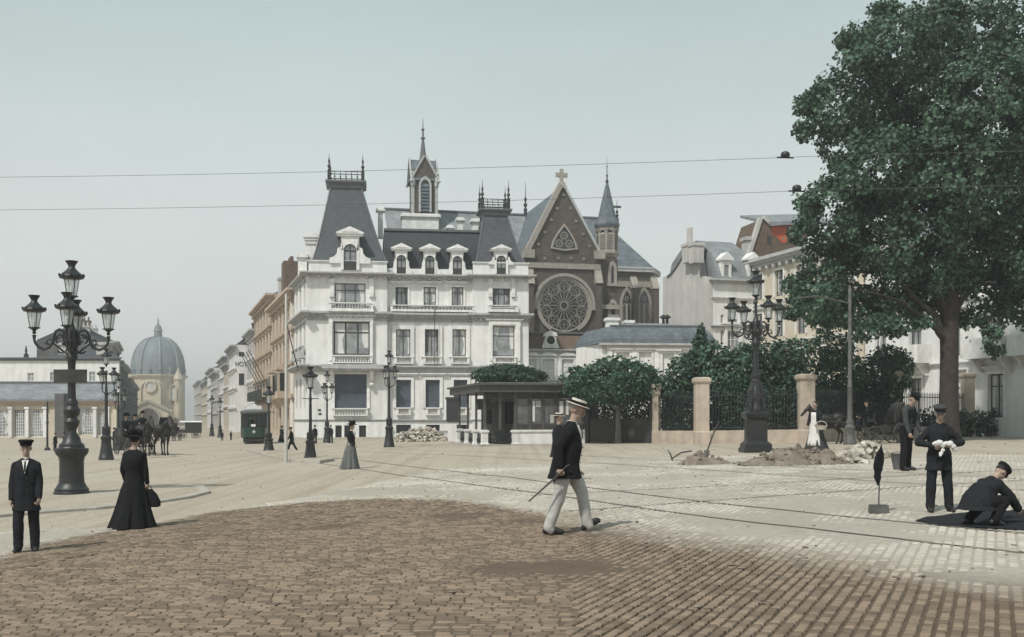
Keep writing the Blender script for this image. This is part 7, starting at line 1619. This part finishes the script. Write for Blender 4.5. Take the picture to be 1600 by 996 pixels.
seated('coachman in dark coat and bowler on the hooded carriage seat',cr,(0,-.75,1.22),0,hat='bowler',top='black')
b=gat(238,712); cl=carriage('open carriage with driver, drawn by two dark horses at the left',b+Vector((-1.6,2.2,0)),38,False,1.0)
m=Matrix.Translation(cl.location)@Matrix.Rotation(R(38),4,'Z')
for s,lb in ((-.45,'left horse of the pair drawing the open carriage'),(.45,'right horse of the pair, nearest the street, at the open carriage')):
    q=m@Vector((s,-2.6,0)); q.z=gz(q.x,q.y); horse(lb,q,38,1.0)
seated('driver with raised arm on the open carriage',cl,(0.1,-.75,1.30),0,hat='bowler',top='black',pose=dict(arms=((60,20,80,10),(30,8,66,-8))))
seated('passenger in a dark hat in the open carriage',cl,(-.22,.68,1.16),0,hat='womanhat',top='black',woman=True,legs='black',hatmat='black'); seated('second passenger in a bowler in the open carriage',cl,(.22,.68,1.16),0,hat='bowler')
b=gat(265,689); cc=carriage('small dark carriage seen from behind, far down the street',b,176,True,.95); 
b=gat(296,685); t=thing('delivery_wagon','dark box wagon with white roof load, far down the street before the dome church','wagon',b,R(-62)); t.scale=(.62,)*3
for s in (-1,1): wheel(t,s*.7,-.9,.42,10); wheel(t,s*.72,.9,.52,12)
MB().box(-.65,.65,-.5,1.6,.75,2.3).build('box_body',W['wood'],t); MB().box(-.55,.55,-1.4,-.5,.85,1.25).build('driver_bench',W['wood'],t); mb=MB(); mb.loft([[(-.72,-1.3,2.3),(.72,-1.3,2.3),(.72,1.7,2.3),(-.72,1.7,2.3)],[(-.5,-1.2,2.5),(.5,-1.2,2.5),(.5,1.6,2.5),(-.5,1.6,2.5)]]); mb.build('roof',W['trim'],t); MB().tube([(-.4,-1.3,.8),(-.36,-3.4,1.05)],.03,5).build('shaft',W['wood'],t); MB().tube([(.4,-1.3,.8),(.36,-3.4,1.05)],.03,5).build('shaft',W['wood'],t)
q=Matrix.Translation(b)@Matrix.Rotation(R(-62),4,'Z')@Vector((0,-1.75,0)); q.z=gz(q.x,q.y); horse('dark horse in the shafts of the distant box wagon',q,-62,.66)
# ------------------------------------------------------------------ tram
b=gat(397,694); T=thing('tram','dark green electric tram car seen end-on with open platform and white roof board','tram',b,R(14)); sc=(696-640)/F*b.y/3.0; T.scale=(sc,)*3
mb=MB(); mb.loft([ring((0,y,z),w,d,24,None,5) for y,z,w,d in ((3,.45,1.0,2.9),(3,.55,1.08,3.1),(3,1.3,1.1,3.12),(3,1.36,1.1,3.12))]); mb.build('dash_panel',W['green'],T)
mb=MB(); mb.box(-1.0,1.0,1.4,5.4,1.36,2.55); mb.build('saloon',W['glassdk'],T); 
for x in (-1.02,-.36,.36,1.02): MB().box(x-.05,x+.05,-.0+.1*abs(x)*0+(.02 if abs(x)<.5 else .25),.1+(.02 if abs(x)<.5 else .25),1.36,2.6).build('platform_post',W['green'],T)
for y in (1.4,2.4,3.4,4.4,5.35): MB().box(-1.06,-.99,y-.06,y+.06,1.36,2.58).build('window_post',W['green'],T); MB().box(.99,1.06,y-.06,y+.06,1.36,2.58).build('window_post',W['green'],T)
mb=MB(); mb.loft([ring((0,3,z),w,d,24,None,5) for z,w,d in ((2.55,1.12,3.2),(2.72,1.15,3.25),(2.82,1.0,3.1),(2.95,.5,2.6))]); mb.build('roof',W['lead'],T)
MB().box(-.62,.62,.25,.30,2.90,3.2).build('route_board',W['trim'],T); mb=MB(); mb.prism([(-.3,3.2),(.3,3.2),(0,3.42)],.25,.30); mb.build('board_crest',W['trim'],T)
mb=MB(); mb.tube([(0,3,2.9),(.1,3.2,3.3),(.4,5.6,5.0)],.03,6); mb.build('trolley_pole',W['iron'],T); MB().box(-.85,.85,.2,5.8,.12,.48).build('truck',W['iron'],T)
mb=MB(); mb.ell((0,-.13,1.0),(.14,.06,.14),10,8); mb.build('headlamp',W['trimgrey'],T,True); MB().box(-.9,.9,-.35,-.22,.25,.40).build('bumper',W['iron'],T)
MB().box(-.25,.12,-.14,-.10,1.45,1.65).build('number_plate',W['trim'],T)
p=Matrix.Translation(b)@Matrix.Rotation(R(14),4,'Z')@Matrix.Scale(sc,4)@Vector((-.25,.75,.62)); person('tram driver in dark uniform on the front platform of the tram',p,1.75*sc,0,near=False,hat='cap')
